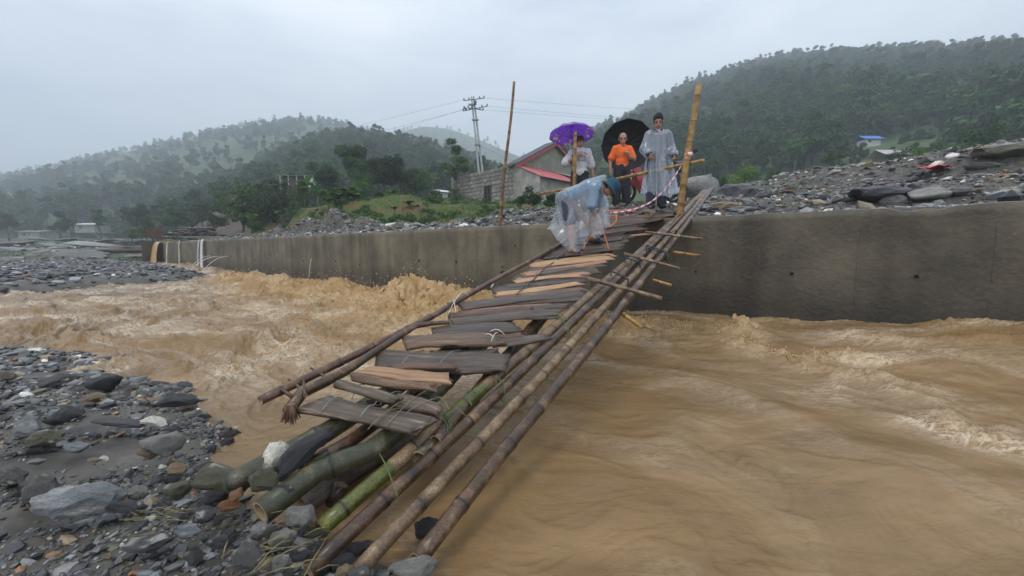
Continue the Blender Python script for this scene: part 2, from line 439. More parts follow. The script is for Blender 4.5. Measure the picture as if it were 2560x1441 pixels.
# ------------------------------------------------------------------ river
def wpts(l): return [tuple(on_z(a, b, 0)) for a, b in l]
wat_ctrl = []
for px, py in [(400, 654), (480, 660), (560, 674), (740, 706), (860, 730), (1000, 752), (1150, 768), (1350, 778), (1560, 782), (1700, 780), (1800, 797), (2000, 803), (2200, 806), (2560, 806), (2900, 808), (3300, 812)]:
    p = at(px, py, wall_y(px, py)); wat_ctrl.append(p)
for px, py in [(560, 1000), (700, 1100), (620, 1180), (800, 1300), (1000, 1400), (1400, 1300), (1800, 1300), (2300, 1300), (2560, 1100), (1300, 1100), (1800, 1080), (250, 890), (0, 868), (-300, 850), (-700, 850), (1000, 950)]:
    q = on_z(px, py, 0); wat_ctrl.append((q[0], q[1], 0)); wat_ctrl.append((q[0] + .1, q[1], 0))
for px, py in [(0, 745), (300, 712), (500, 700), (150, 760), (700, 850)]:
    q = on_z(px, py, 0); wat_ctrl.append((q[0], q[1], 0.0))
wat_ctrl = np.array(wat_ctrl)
rap1 = wpts([(600, 706), (700, 716), (800, 732), (900, 748), (1010, 768), (1110, 790), (1180, 805)])
rap2 = wpts([(1480, 830), (1560, 835), (1640, 835), (1720, 830)])
rap3 = wpts([(1800, 845), (1850, 875), (1910, 905), (1980, 918), (2060, 915)])
rap4 = wpts([(2080, 930), (2180, 985), (2300, 1040), (2430, 1075), (2560, 1085)])
rap5 = wpts([(2150, 890), (2300, 920), (2450, 900), (2560, 890)])
chop = wpts([(-400, 790), (0, 775), (250, 770), (500, 740), (640, 760), (800, 800), (1000, 830)])
chop2 = wpts([(-300, 840), (100, 825), (350, 850), (600, 830), (760, 810), (900, 790), (1050, 810)])
toe = wpts([(340, 655), (430, 660), (520, 675), (640, 695)])
calm = on_z(700, 1040, 0)
def water_fields(X, Y):
    # domain warp: eddies
    wx = X + fbm(X * .42 + 3, Y * .42, 3, 91) * 1.1; wy = Y + fbm(X * .42 + 9, Y * .42, 3, 92) * 1.1
    t, s = ts(wx, wy)
    base = idw(wat_ctrl, X, Y, p=3, eps=.4, default=(0, .02))
    nm = np.clip(.55 + 1.5 * fbm(X * .9, Y * .9, 3, 95), 0, 1.5); nm2 = np.clip(.5 + 2.0 * fbm(X * 2.1, Y * 2.1, 3, 96), 0, 1.6)
    g = lambda l, w: np.exp(-(line_dist(l, X + (wx - X) * .35, Y + (wy - Y) * .35) / w) ** 2)
    r1 = g(rap1, 1.5); r2 = g(rap2, .60) * np.clip(nm + .2, 0, 1.3); r3 = g(rap3, .26) * nm2; r4 = g(rap4, .38) * nm2; r5 = g(rap5, .55) * nm
    ch = np.maximum(g(chop, 2.6), g(chop2, 1.1) * .9); te = g(toe, 1.6)
    edge = np.exp(-(np.clip(-ts(X, Y)[1], 0, 9) / .55) ** 2) * sstep(.4, 2, X)
    left = sstep(.6, -1.2, X + .15 * (Y - 3)) * sstep(2.4, 4.4, Y)
    strong = np.clip(r1 + .70 * r2 + .80 * r3 + .40 * r4 + .35 * r5 + .28 * ch + .25 * te + .25 * edge * nm, 0, 1.2)
    qc = np.exp(-((X - calm[0]) ** 2 + (Y - calm[1]) ** 2) / 1.3)
    mid = np.clip(.75 * left + .05 + .35 * r4 + .35 * r5 + .2 * edge, 0, 1) * (1 - .85 * qc)
    h = base + fbm(t * .45, s * .9, 3, 101) * (.05 + .10 * left) + fbm(t * .8, s * 1.1, 2, 105) * .05
    rd = ridged(t * .8, s * 1.9, 4, 111)
    h = h + (rd - .45) * .15 * mid
    rs = ridged(wx * .9, wy * .9, 5, 121, .6)
    bump_env = .45 + 1.0 * np.clip(fbm(X * .55, Y * .55, 2, 125) + .3, 0, 1.4)
    h = h + strong * (.08 + .36 * r1 * bump_env + rs * .20 - .08)
    h = h + (ridged(wx * 4.2 + fbm(X * 6, Y * 6, 2, 127), wy * 4.2, 5, 131, .72) - .45) * .13 * strong
    # sparse sharp creases in the smoother water
    cr = ridged(t * .55, s * 2.2, 3, 161, .6); h = h + sstep(.62, .9, cr) * .007 * (1 + mid * 3) + (ridged(wx * 1.6, wy * 4.5, 4, 171, .65) - .5) * .010 * (.4 + nm)
    h = h + (ridged(t * 1.7, s * 4.6, 4, 135, .6) - .5) * (.03 * mid + .05 * left)
    dx = fbm(X * 5, Y * 5, 3, 141) * .12 * strong; dy = fbm(X * 5 + 31, Y * 5, 3, 142) * .12 * strong
    pat = np.clip(.28 + 2.6 * fbm(t * .55, s * 1.6, 4, 151), 0, 1.4)
    fo = pat * np.clip(1.0 * ch + .55 * left + .7 * r4 + .55 * r5 + .5 * te + .55 * r1 + .45 * edge + .20, 0, 1) + .75 * r3 + .45 * r2 + .5 * r4 * nm2 + .6 * te * pat
    fo = fo * (1 - .8 * qc)
    return h, dx, dy, np.clip(fo, 0, 1), np.clip(strong, 0, 1)
def build_water():
    na, nd = 1060, 620
    ang = np.tan(np.linspace(R(-57), R(57), na) * 1.0)
    ang = np.linspace(-1.62, 1.62, na)
    # rows: screen-like spacing near, then far
    v = np.linspace(0, 1, nd)
    Yd = np.concatenate([np.linspace(-4, .58, 50), .62 * (60 / .62) ** (v ** .92)]); nd = len(Yd)
    Yg, A = np.meshgrid(Yd, ang, indexing='ij')
    X = A * (np.maximum(Yg, 0) + .9 + .6 * np.clip(1 - Yg, 0, 3)); Y = Yg.copy()
    h, dx, dy, fo, st = water_fields(X, Y)
    t, s = ts(X, Y)
    V = np.stack([X + dx, Y + dy, h], -1).reshape(-1, 3)
    f = grid_faces(nd, na)
    sf = s.reshape(-1)[f].min(1); tf = t.reshape(-1)[f].min(1); yf = Y.reshape(-1)[f].min(1)
    keep = (sf < .12) | ((tf < T_END) & (sf < 1))
    keep &= ~((yf > 34))
    me = np_mesh('river_water', V, f[keep], True, attrs={'foam': fo, 'turb': st})
    m, nt, b = new_mat('muddy_water'); N, L = nt.nodes, nt.links
    tcn = N.new('ShaderNodeTexCoord'); mpn = N.new('ShaderNodeMapping')
    mpn.inputs['Rotation'].default_value = (0, 0, math.atan2(.8, 1)); mpn.inputs['Scale'].default_value = (1, 2.6, 1)
    L.new(tcn.outputs['Object'], mpn.inputs['Vector'])
    def noise(sc, det, dist, rough=.6):
        n = N.new('ShaderNodeTexNoise'); n.inputs['Scale'].default_value = sc; n.inputs['Detail'].default_value = det; n.inputs['Distortion'].default_value = dist
        n.inputs['Roughness'].default_value = rough; L.new(mpn.outputs[0], n.inputs['Vector']); return n.outputs['Fac']
    def math_(op, a, b_=None, c=None, cl=False):
        n = N.new('ShaderNodeMath'); n.operation = op; n.use_clamp = cl
        for i, v in enumerate((a, b_, c)):
            if v is None: continue
            if isinstance(v, (int, float)): n.inputs[i].default_value = v
            else: L.new(v, n.inputs[i])
        return n.outputs[0]
    def filament(sc, dist, w):
        d = math_('ABSOLUTE', math_('SUBTRACT', noise(sc, 6, dist, .62), .5)); r_ = N.new('ShaderNodeMapRange'); r_.inputs['From Min'].default_value = 0; r_.inputs['From Max'].default_value = w
        r_.inputs['To Min'].default_value = 1; r_.inputs['To Max'].default_value = 0; L.new(d, r_.inputs['Value']); return r_.outputs[0]
    fa = N.new('ShaderNodeAttribute'); fa.attribute_name = 'foam'; ta = N.new('ShaderNodeAttribute'); ta.attribute_name = 'turb'
    r1 = N.new('ShaderNodeValToRGB'); e = r1.color_ramp.elements
    e[0].position = .30; e[0].color = (.165, .100, .042, 1); e[1].position = .70; e[1].color = (.290, .184, .088, 1)
    L.new(noise(.6, 7, 1.6), r1.inputs['Fac'])
    fil = math_('MAXIMUM', math_('MAXIMUM', filament(1.6, 1.6, .045), math_('MULTIPLY', filament(4.5, 1.4, .06), .8)), math_('MULTIPLY', filament(9, 1.2, .06), .45))
    clump = N.new('ShaderNodeMapRange'); clump.inputs['From Min'].default_value = .55; clump.inputs['From Max'].default_value = .72; L.new(noise(3.2, 9, 1.2, .7), clump.inputs['Value'])
    mask = math_('MULTIPLY', math_('MAXIMUM', math_('MULTIPLY', fil, .75), clump.outputs[0]), fa.outputs['Fac'], cl=True)
    fc = N.new('ShaderNodeMixRGB'); fc.inputs['Color1'].default_value = (.80, .70, .56, 1); fc.inputs['Color2'].default_value = (.66, .47, .26, 1); L.new(ta.outputs['Fac'], fc.inputs['Fac'])
    mm = N.new('ShaderNodeMixRGB'); L.new(mask, mm.inputs['Fac']); L.new(r1.outputs[0], mm.inputs['Color1']); L.new(fc.outputs[0], mm.inputs['Color2'])
    # churned water is paler and more orange than the calm parts
    m4 = N.new('ShaderNodeMixRGB'); m4.inputs['Color2'].default_value = (.38, .225, .085, 1); L.new(math_('MULTIPLY', ta.outputs['Fac'], .7), m4.inputs['Fac']); L.new(r1.outputs[0], m4.inputs['Color1']); L.new(m4.outputs[0], mm.inputs['Color1'])
    L.new(mm.outputs[0], b.inputs['Base Color'])
    L.new(math_('MULTIPLY_ADD', math_('MAXIMUM', mask, ta.outputs['Fac']), .40, .10), b.inputs['Roughness'])
    b.inputs['IOR'].default_value = 1.33; b.inputs['Specular IOR Level'].default_value = .4
    bn = N.new('ShaderNodeBump'); bn.inputs['Distance'].default_value = .03; L.new(math_('MULTIPLY_ADD', ta.outputs['Fac'], .5, .42), bn.inputs['Strength'])
    L.new(math_('ADD', math_('ADD', noise(2.6, 9, 1.0, .6), math_('MULTIPLY', noise(14, 4, .6), .30)), math_('MULTIPLY', mask, .25)), bn.inputs['Height']); L.new(bn.outputs[0], b.inputs['Normal'])
    o = link('river_water', me, [m]); tag(o, kind='structure'); return m
M_water = build_water()
# riverbed under everything
me = np_mesh('riverbed', [(-60, -6, -.9), (14, -6, -.9), (14, 14, -.9), (-60, 60, -.9)], [[0, 1, 2, 3]])
tag(link('riverbed', me, [M_silt]), kind='structure')
# ------------------------------------------------------------------ concrete river wall
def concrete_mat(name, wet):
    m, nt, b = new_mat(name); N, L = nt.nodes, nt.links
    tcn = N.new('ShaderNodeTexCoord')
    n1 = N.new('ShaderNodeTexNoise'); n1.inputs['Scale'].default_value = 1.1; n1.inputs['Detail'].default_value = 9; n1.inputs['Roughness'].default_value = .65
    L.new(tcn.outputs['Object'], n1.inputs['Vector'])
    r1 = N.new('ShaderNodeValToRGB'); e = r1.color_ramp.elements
    a = [(.085, .070, .045), (.190, .158, .105)] if not wet else [(.044, .035, .022), (.118, .093, .060)]  # second pair is darker: shade on the concrete put into its colour
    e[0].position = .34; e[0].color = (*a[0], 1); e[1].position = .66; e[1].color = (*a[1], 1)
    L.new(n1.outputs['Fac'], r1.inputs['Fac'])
    # vertical run-off stains
    mp2 = N.new('ShaderNodeMapping'); mp2.inputs['Scale'].default_value = (1.3, 1.3, .16); L.new(tcn.outputs['Object'], mp2.inputs['Vector'])
    n2 = N.new('ShaderNodeTexNoise'); n2.inputs['Scale'].default_value = 1.7; n2.inputs['Detail'].default_value = 5; n2.inputs['Distortion'].default_value = .4; L.new(mp2.outputs[0], n2.inputs['Vector'])
    r2 = N.new('ShaderNodeValToRGB'); e = r2.color_ramp.elements; e[0].position = .36; e[0].color = (.52, .48, .42, 1); e[1].position = .60; e[1].color = (1.1, 1.1, 1.1, 1)
    L.new(n2.outputs['Fac'], r2.inputs['Fac'])
    mu = N.new('ShaderNodeMixRGB'); mu.blend_type = 'MULTIPLY'; mu.inputs['Fac'].default_value = .75
    L.new(r1.outputs[0], mu.inputs['Color1']); L.new(r2.outputs[0], mu.inputs['Color2'])
    # rusty film and pale lime specks
    n3 = N.new('ShaderNodeTexNoise'); n3.inputs['Scale'].default_value = 38; n3.inputs['Detail'].default_value = 3; L.new(tcn.outputs['Object'], n3.inputs['Vector'])
    r3 = N.new('ShaderNodeValToRGB'); e = r3.color_ramp.elements; e[0].position = .70; e[0].color = (0, 0, 0, 1); e[1].position = .76; e[1].color = (1, 1, 1, 1)
    L.new(n3.outputs['Fac'], r3.inputs['Fac'])
    m3 = N.new('ShaderNodeMixRGB'); m3.inputs['Color2'].default_value = (.26, .24, .20, 1); L.new(r3.outputs[0], m3.inputs['Fac']); L.new(mu.outputs[0], m3.inputs['Color1'])
    sx = N.new('ShaderNodeSeparateXYZ'); L.new(tcn.outputs['Object'], sx.inputs[0]); wv_ = N.new('ShaderNodeMath'); wv_.operation = 'MULTIPLY_ADD'; wv_.inputs[1].default_value = -.9; L.new(n1.outputs['Fac'], wv_.inputs[0]); L.new(sx.outputs['Z'], wv_.inputs[2])
    wb = N.new('ShaderNodeMapRange'); wb.inputs['From Min'].default_value = -.05; wb.inputs['From Max'].default_value = .30; wb.inputs['To Min'].default_value = .55; wb.inputs['To Max'].default_value = 1; L.new(wv_.outputs[0], wb.inputs['Value'])
    m5 = N.new('ShaderNodeVectorMath'); m5.operation = 'SCALE'; L.new(m3.outputs[0], m5.inputs[0]); L.new(wb.outputs[0], m5.inputs['Scale'])
    # board marks: narrow dark lines left by the formwork every 1.22 m, pitted here and there
    fx = N.new('ShaderNodeMath'); fx.operation = 'MULTIPLY_ADD'; fx.inputs[1].default_value = .82; ns_ = N.new('ShaderNodeMath'); ns_.operation = 'MULTIPLY'; ns_.inputs[1].default_value = .05
    L.new(n1.outputs['Fac'], ns_.inputs[0]); L.new(sx.outputs['X'], fx.inputs[0]); L.new(ns_.outputs[0], fx.inputs[2]); fr_ = N.new('ShaderNodeMath'); fr_.operation = 'FRACT'; L.new(fx.outputs[0], fr_.inputs[0])
    ln = N.new('ShaderNodeMath'); ln.operation = 'LESS_THAN'; ln.inputs[1].default_value = .011; L.new(fr_.outputs[0], ln.inputs[0])
    fz = N.new('ShaderNodeMath'); fz.operation = 'MULTIPLY_ADD'; fz.inputs[1].default_value = 1.0; L.new(sx.outputs['Z'], fz.inputs[0]); L.new(ns_.outputs[0], fz.inputs[2]); fr2 = N.new('ShaderNodeMath'); fr2.operation = 'FRACT'; L.new(fz.outputs[0], fr2.inputs[0])
    ln2 = N.new('ShaderNodeMath'); ln2.operation = 'LESS_THAN'; ln2.inputs[1].default_value = .008; L.new(fr2.outputs[0], ln2.inputs[0]); mxl = N.new('ShaderNodeMath'); mxl.operation = 'MAXIMUM'; L.new(ln.outputs[0], mxl.inputs[0]); L.new(ln2.outputs[0], mxl.inputs[1])
    n6 = N.new('ShaderNodeTexNoise'); n6.inputs['Scale'].default_value = 3.3; n6.inputs['Detail'].default_value = 3; L.new(tcn.outputs['Object'], n6.inputs['Vector']); g6 = N.new('ShaderNodeMapRange'); g6.inputs['From Min'].default_value = .42; g6.inputs['From Max'].default_value = .56; g6.inputs['To Max'].default_value = .6; L.new(n6.outputs['Fac'], g6.inputs['Value'])
    ml6 = N.new('ShaderNodeMath'); ml6.operation = 'MULTIPLY'; L.new(mxl.outputs[0], ml6.inputs[0]); L.new(g6.outputs[0], ml6.inputs[1])
    n7 = N.new('ShaderNodeTexNoise'); n7.inputs['Scale'].default_value = 26; n7.inputs['Detail'].default_value = 2; L.new(tcn.outputs['Object'], n7.inputs['Vector']); g7 = N.new('ShaderNodeMapRange'); g7.inputs['From Min'].default_value = .70; g7.inputs['From Max'].default_value = .74; g7.inputs['To Max'].default_value = .75; L.new(n7.outputs['Fac'], g7.inputs['Value'])
    mx7 = N.new('ShaderNodeMath'); mx7.operation = 'MAXIMUM'; L.new(ml6.outputs[0], mx7.inputs[0]); L.new(g7.outputs[0], mx7.inputs[1])
    m8 = N.new('ShaderNodeMixRGB'); m8.inputs['Color2'].default_value = (.018, .015, .010, 1); L.new(mx7.outputs[0], m8.inputs['Fac']); L.new(m5.outputs[0], m8.inputs['Color1'])
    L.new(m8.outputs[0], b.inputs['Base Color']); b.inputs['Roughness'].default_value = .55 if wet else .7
    bn = N.new('ShaderNodeBump'); bn.inputs['Strength'].default_value = .6; bn.inputs['Distance'].default_value = .02
    n4 = N.new('ShaderNodeTexNoise'); n4.inputs['Scale'].default_value = 14; n4.inputs['Detail'].default_value = 9; L.new(tcn.outputs['Object'], n4.inputs['Vector'])
    L.new(n4.outputs['Fac'], bn.inputs['Height']); L.new(bn.outputs[0], b.inputs['Normal'])
    return m
M_conc = concrete_mat('damp_concrete', False); M_concshade = concrete_mat('shaded_concrete', True)  # lit copy, and a copy with the right stretch's shade painted in
M_cap = mat('concrete_top', (.14, .13, .115), (.25, .235, .21), scale=6, rough=.75, bump=.5)
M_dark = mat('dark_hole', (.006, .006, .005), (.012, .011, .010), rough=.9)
wall_root = empty('river_wall', (*from_ts(0, 0), 0), 'long stained concrete flood wall along the brown river', 'wall')
wall_root.rotation_euler = (0, 0, math.atan2(WD[1], WD[0]))
HOLES = []
def wall_panel(t0, t1, mi):
    """one poured panel, t along the wall; local x = t, y = s"""
    n = max(8, int((t1 - t0) / .07)); g = .001
    xs = np.linspace(t0 + g, t1 - g, n); zs = np.linspace(-.85, WTOP, 26)
    Xg, Zg = np.meshgrid(xs, zs)
    chip = sstep(.62, .8, ridged(Xg * .8, Zg * .0 + .3, 3, 201)) * .03
    front = fbm(Xg * 1.2, Zg * 1.2, 4, 205) * .018 + fbm(Xg * 7, Zg * 7, 2, 207) * .004 - .0
    top = fbm(Xg[-1] * 2.5, Xg[-1] * 0, 4, 209) * .02 + fbm(Xg[-1] * .25, Xg[-1] * 0, 2, 208) * .03
    # broken edge near the right end
    wx = W0[0] + WD[0] * Xg[-1]; wy = W0[1] + WD[1] * Xg[-1]; pxx = 1280 + 1000 * wx / np.maximum(wy, .5)
    brk = sstep(2190, 2240, pxx) * sstep(2380, 2330, pxx)
    top = top - brk * (.05 + np.clip(fbm(Xg[-1] * 5, Xg[-1] * 0 + 4, 3, 211), -.2, 1) * .09)
    Zg = Zg.copy(); Zg[-1] += top; Zg[-2] += top * .5
    V = np.stack([Xg, front, Zg], -1).reshape(-1, 3).tolist(); nr = len(zs)
    F_ = grid_faces(nr, n).tolist()
    # top and back
    b0 = len(V); th = .34
    for i in range(n): V.append((xs[i], .02, Zg[-1, i] + .006))
    for i in range(n): V.append((xs[i], th, Zg[-1, i] + .004))
    for i in range(n): V.append((xs[i], th, -.85))
    last = (nr - 1) * n
    for i in range(n - 1):
        F_.append([last + i, last + i + 1, b0 + i + 1, b0 + i]); F_.append([b0 + i, b0 + i + 1, b0 + n + i + 1, b0 + n + i]); F_.append([b0 + n + i, b0 + n + i + 1, b0 + 2 * n + i + 1, b0 + 2 * n + i])
    nq = (nr - 1) * (n - 1)
    # ends
    for e, rev in ((0, False), (n - 1, True)):
        col = [r * n + e for r in range(nr)] + [b0 + e, b0 + n + e, b0 + 2 * n + e]
        F_.append(col if not rev else col[::-1])
    me = py_mesh('panel', V, F_, True); me.materials.append(mi); me.materials.append(M_cap)
    idx = [0] * nq + [1 if k % 3 < 2 else 0 for k in range((n - 1) * 3)] + [0, 0]
    me.polygons.foreach_set('material_index', idx)
    sm = [True] * nq + [False] * (len(F_) - nq); me.polygons.foreach_set('use_smooth', sm)
    o = bpy.data.objects.new('concrete_panel', me); COL.objects.link(o); o.parent = wall_root
    return o
tj = [T_END]
for px in (560, 900, 1190, 1480, 2700): tj.append(ts(*at(px, 600, wall_y(px))[:2])[0])
tj.append(15)
for i in range(len(tj) - 1): wall_panel(tj[i], tj[i + 1], M_conc if i < 4 else M_concshade)
core = MB(); L0, L1 = T_END + .02, 14.98; core.box(((L0 + L1) / 2, .2, (WTOP - .12 - .85) / 2), (L1 - L0, .16, WTOP - .12 + .85)); core.build('wall_core', M_concshade, wall_root)
# weep holes with a dark recess and a rim
def weep(px, py, r, drip=False):
    Y = wall_y(px, py); p = at(px, py, Y); t, s = ts(p[0], p[1])
    mb = MB(); n = 12; V = []
    for k in range(n): a = 2 * math.pi * k / n; V.append((t + r * math.cos(a), -.028, p[2] + r * math.sin(a)))
    for k in range(n): a = 2 * math.pi * k / n; V.append((t + r * .7 * math.cos(a), -.012, p[2] + r * .7 * math.sin(a)))
    Fs = [(k, (k + 1) % n, n + (k + 1) % n, n + k) for k in range(n)] + [tuple(range(n, 2 * n))]
    mb.add(V, Fs); return mb.build('drain_hole', M_dark, wall_root)
for px, py, r in [(1258, 683, .055), (1257, 668, .02), (640, 650, .03), (670, 648, .03), (760, 652, .03), (840, 653, .03), (900, 662, .03), (1050, 652, .03), (1142, 655, .03), (1290, 615, .02),
                  (1740, 680, .02), (1980, 685, .025), (2290, 692, .025), (580, 641, .035), (548, 640, .035), (527, 640, .035), (1620, 640, .02), (990, 640, .02)]:
    weep(px, py, r)
# short dark wing wall at the far end
wing = MB(); c = from_ts(T_END, .1); d = at(352, 600, 30.5)[:2]
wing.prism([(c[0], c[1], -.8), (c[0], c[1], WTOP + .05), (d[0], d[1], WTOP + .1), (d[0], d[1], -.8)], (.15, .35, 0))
wg = wing.build('wing_wall', M_concshade, None); tag(wg, 'short dark wing wall at the far end of the flood wall, left of the muddy cascade', 'wall')
# ------------------------------------------------------------------ vegetation
def leaf_mat(name, c1, c2, c3, scale=.5, rand=.28):
    m = mat(name, c1, c2, scale=scale, rough=.55, rand=rand, vcol=1, c3=c3, pos=(.35, .6), spec=.3)
    nt = m.node_tree; b = nt.nodes['Principled BSDF']; out = nt.nodes['Material Output']
    src = b.inputs['Base Color'].links[0].from_socket
    tr = nt.nodes.new('ShaderNodeBsdfTranslucent'); mix = nt.nodes.new('ShaderNodeMixShader'); mix.inputs[0].default_value = .3
    nt.links.new(src, tr.inputs['Color']); nt.links.new(b.outputs[0], mix.inputs[1]); nt.links.new(tr.outputs[0], mix.inputs[2]); nt.links.new(mix.outputs[0], out.inputs['Surface'])
    return m
M_leaf = leaf_mat('leaves_dark', (.020, .050, .014), (.038, .084, .020), (.066, .118, .030))
M_leaf2 = leaf_mat('leaves_mid', (.032, .076, .018), (.056, .116, .026), (.09, .155, .038))
M_leafb = leaf_mat('leaves_bright', (.080, .16, .030), (.12, .22, .045), (.17, .28, .07))
M_taro = leaf_mat('broad_leaves', (.060, .135, .026), (.088, .18, .036), (.13, .24, .055))
M_leafs = leaf_mat('leaves_pale', (.06, .10, .035), (.09, .14, .05), (.13, .18, .07))
M_bark = mat('bark', (.05, .042, .034), (.12, .10, .085), scale=9, rough=.9, bump=.6, stretch=(1, 1, .3))

def leaf_cloud(lobes, n, size, r, droop=0., aspect=.55, shell=.55):
    """n leaves over a list of lobes (cx,cy,cz,rx,ry,rz); returns V, F(quads), colors"""
    lob = np.array(lobes); w = (lob[:, 3] * lob[:, 4] * lob[:, 5]) ** .6; w = w / w.sum()
    k = r.choice(len(lob), n, p=w); d = r.normal(size=(n, 3)); d /= np.linalg.norm(d, axis=1)[:, None]
    rad = shell + (1 - shell) * r.random(n) ** .6
    rad *= 1 + .16 * np.sin(d[:, 0] * 7 + k) * np.cos(d[:, 1] * 6 + 2 * k)
    P = lob[k, :3] + d * lob[k, 3:6] * rad[:, None]
    nrm = d * .7 + r.normal(size=(n, 3)) * .55 + np.array([0, 0, .45]); nrm /= np.linalg.norm(nrm, axis=1)[:, None]
    a = np.cross(nrm, r.normal(size=(n, 3))); a /= np.linalg.norm(a, axis=1)[:, None] + 1e-9
    a[:, 2] -= droop; a /= np.linalg.norm(a, axis=1)[:, None]
    b = np.cross(nrm, a); s = size * (.6 + .8 * r.random(n))[:, None]
    V = np.stack([P - a * s, P + b * s * aspect - a * s * .1, P + a * s, P - b * s * aspect - a * s * .1], 1).reshape(-1, 3)
    Fq = np.arange(4 * n).reshape(-1, 4)
    lc = .72 + .5 * r.random(len(lob)); c = lc[k] * (.85 + .3 * r.random(n))
    col = np.stack([c * (1 + .12 * (r.random(n) - .5)), c, c * .95], 1)
    return V, Fq, np.repeat(col, 4, 0)
def lobes_round(r, w, h, z0, nl=9):
    L = []
    for i in range(nl):
        a = r.random() * 6.28; q = r.random() ** .5 * w * .62; z = z0 + (h) * (.15 + .8 * r.random())
        f = 1 - .55 * abs((z - z0) / h - .45)
        s = w * (.30 + .22 * r.random()) * f
        L.append((q * math.cos(a) * f, q * math.sin(a) * f, z, s, s, s * .72))
    return L
def tree_meshes(name, r, kind, n, size):
    """returns (trunk mesh, crown mesh) of a tree about 1 unit = metres"""
    if kind == 'round': H = 7.5; L = lobes_round(r, 3.2, 5.2, 2.0, 11)
    elif kind == 'tall': H = 9; L = lobes_round(r, 2.3, 6.8, 2.4, 11)
    elif kind == 'bushy': H = 4.5; L = lobes_round(r, 3.0, 3.8, .4, 10)
    elif kind == 'sparse':
        H = 8; L = []
        for i in range(12):
            a = r.random() * 6.28; z = 3.6 + 4 * r.random(); q = (.5 + 1.7 * r.random()) * (1.2 - .5 * (z - 3.6) / 4)
            L.append((q * math.cos(a), q * math.sin(a), z, .8, .8, .42))
    V, Fq, C = leaf_cloud(L, n, size, r, shell=.3 if kind == 'sparse' else .5)
    crown = np_mesh(name + '_crown', V, Fq, True, colors=C)
    mb = MB(); z1 = 4.5 if kind != 'bushy' else 1.5
    bend = [(.25 * math.sin(z * .9 + r.random()), .2 * math.cos(z * .7), z) for z in np.linspace(-.6, z1, 6)]
    mb.tube(bend, list(np.linspace(.19, .10, 6)), 7)
    for l in L[:9]:
        s = bend[3 + int(r.integers(0, 3))]
        mb.tube([s, ((s[0] + l[0]) / 2, (s[1] + l[1]) / 2, (s[2] + l[2]) / 2 + .15), (l[0], l[1], l[2])], [.085, .055, .02], 5)
    return py_mesh(name + '_trunk', mb.V, mb.F, True), crown
def joined(name, tm, cm, mb_, ml):
    bm = bmesh.new(); bm.from_mesh(cm); n0 = len(bm.faces); bm.from_mesh(tm); bm.faces.ensure_lookup_table()
    for f in bm.faces[n0:]: f.material_index = 1
    cl = bm.loops.layers.float_color.get('col')
    me = bpy.data.meshes.new(name); bm.to_mesh(me); bm.free(); me.materials.append(ml); me.materials.append(mb_); return me
FAR = []
for i, (k, ml) in enumerate([('round', M_leaf), ('tall', M_leaf), ('bushy', M_leaf2), ('round', M_leaf2), ('tall', M_leaf2), ('round', M_leaf)]):
    r = np.random.default_rng(300 + i); tm, cm = tree_meshes('far_tree', r, k, 620, .40); FAR.append(joined('far_tree', tm, cm, M_bark, ml))
# source collection for the forests that read as one mass
SRC = bpy.data.collections.new('forest_sources')
for i, me in enumerate(FAR):
    o = bpy.data.objects.new('forest_tree', me); SRC.objects.link(o)
def gn_forest(name, pts, scales, rots):
    me = bpy.data.meshes.new(name); me.vertices.add(len(pts)); me.vertices.foreach_set('co', np.asarray(pts, np.float32).ravel())
    a = me.attributes.new('sc', 'FLOAT', 'POINT'); a.data.foreach_set('value', np.asarray(scales, np.float32))
    a = me.attributes.new('rz', 'FLOAT', 'POINT'); a.data.foreach_set('value', np.asarray(rots, np.float32))
    o = bpy.data.objects.new(name, me); COL.objects.link(o)
    ng = bpy.data.node_groups.new(name, 'GeometryNodeTree')
    ng.interface.new_socket('Geometry', in_out='INPUT', socket_type='NodeSocketGeometry'); ng.interface.new_socket('Geometry', in_out='OUTPUT', socket_type='NodeSocketGeometry')
    N, L = ng.nodes, ng.links
    gi = N.new('NodeGroupInput'); go = N.new('NodeGroupOutput'); ip = N.new('GeometryNodeInstanceOnPoints')
    ci = N.new('GeometryNodeCollectionInfo'); ci.inputs['Collection'].default_value = SRC; ci.inputs['Separate Children'].default_value = True; ci.inputs['Reset Children'].default_value = True
    ip.inputs['Pick Instance'].default_value = True
    s = N.new('GeometryNodeInputNamedAttribute'); s.data_type = 'FLOAT'; s.inputs['Name'].default_value = 'sc'
    z = N.new('GeometryNodeInputNamedAttribute'); z.data_type = 'FLOAT'; z.inputs['Name'].default_value = 'rz'
    cx = N.new('ShaderNodeCombineXYZ')
    L.new(gi.outputs[0], ip.inputs['Points']); L.new(ci.outputs[0], ip.inputs['Instance']); L.new(z.outputs[0], cx.inputs['Z'])
    L.new(cx.outputs[0], ip.inputs['Rotation']); L.new(s.outputs[0], ip.inputs['Scale']); L.new(ip.outputs[0], go.inputs[0])
    md = o.modifiers.new('forest', 'NODES'); md.node_group = ng
    tag(o, kind='stuff'); return o
def hill_pts(hname, n, seed, dens=None, vmax=1.04, ridge=0):
    V, nv, nu = HILLS[hname]; r = np.random.default_rng(seed)
    v = r.random(n * 4) * vmax; u = r.random(n * 4)
    jf = (v * .999 + .12) / 1.12 * (nv - 1); uf = u * (nu - 1.001)
    if ridge:
        jf[:ridge] = (nv - 1) * (.985 + .02 * r.random(ridge))
    jf = np.clip(jf, 0, V.shape[0] - 1.01); j = jf.astype(int); i = uf.astype(int); a = (jf - j)[:, None]; b = (uf - i)[:, None]
    P = (V[j, i] * (1 - a) + V[j + 1, i] * a) * (1 - b) + (V[j, i + 1] * (1 - a) + V[j + 1, i + 1] * a) * b
    k = np.ones(len(P), bool)
    if dens is not None:
        k = r.random(len(P)) < dens(P, v); k[:ridge] = True
    P = P[k][:n]; v = v[k][:n]
    inv = np.abs(P[:, 0] / P[:, 1]) < 1.75
    return P[inv], v[inv], r
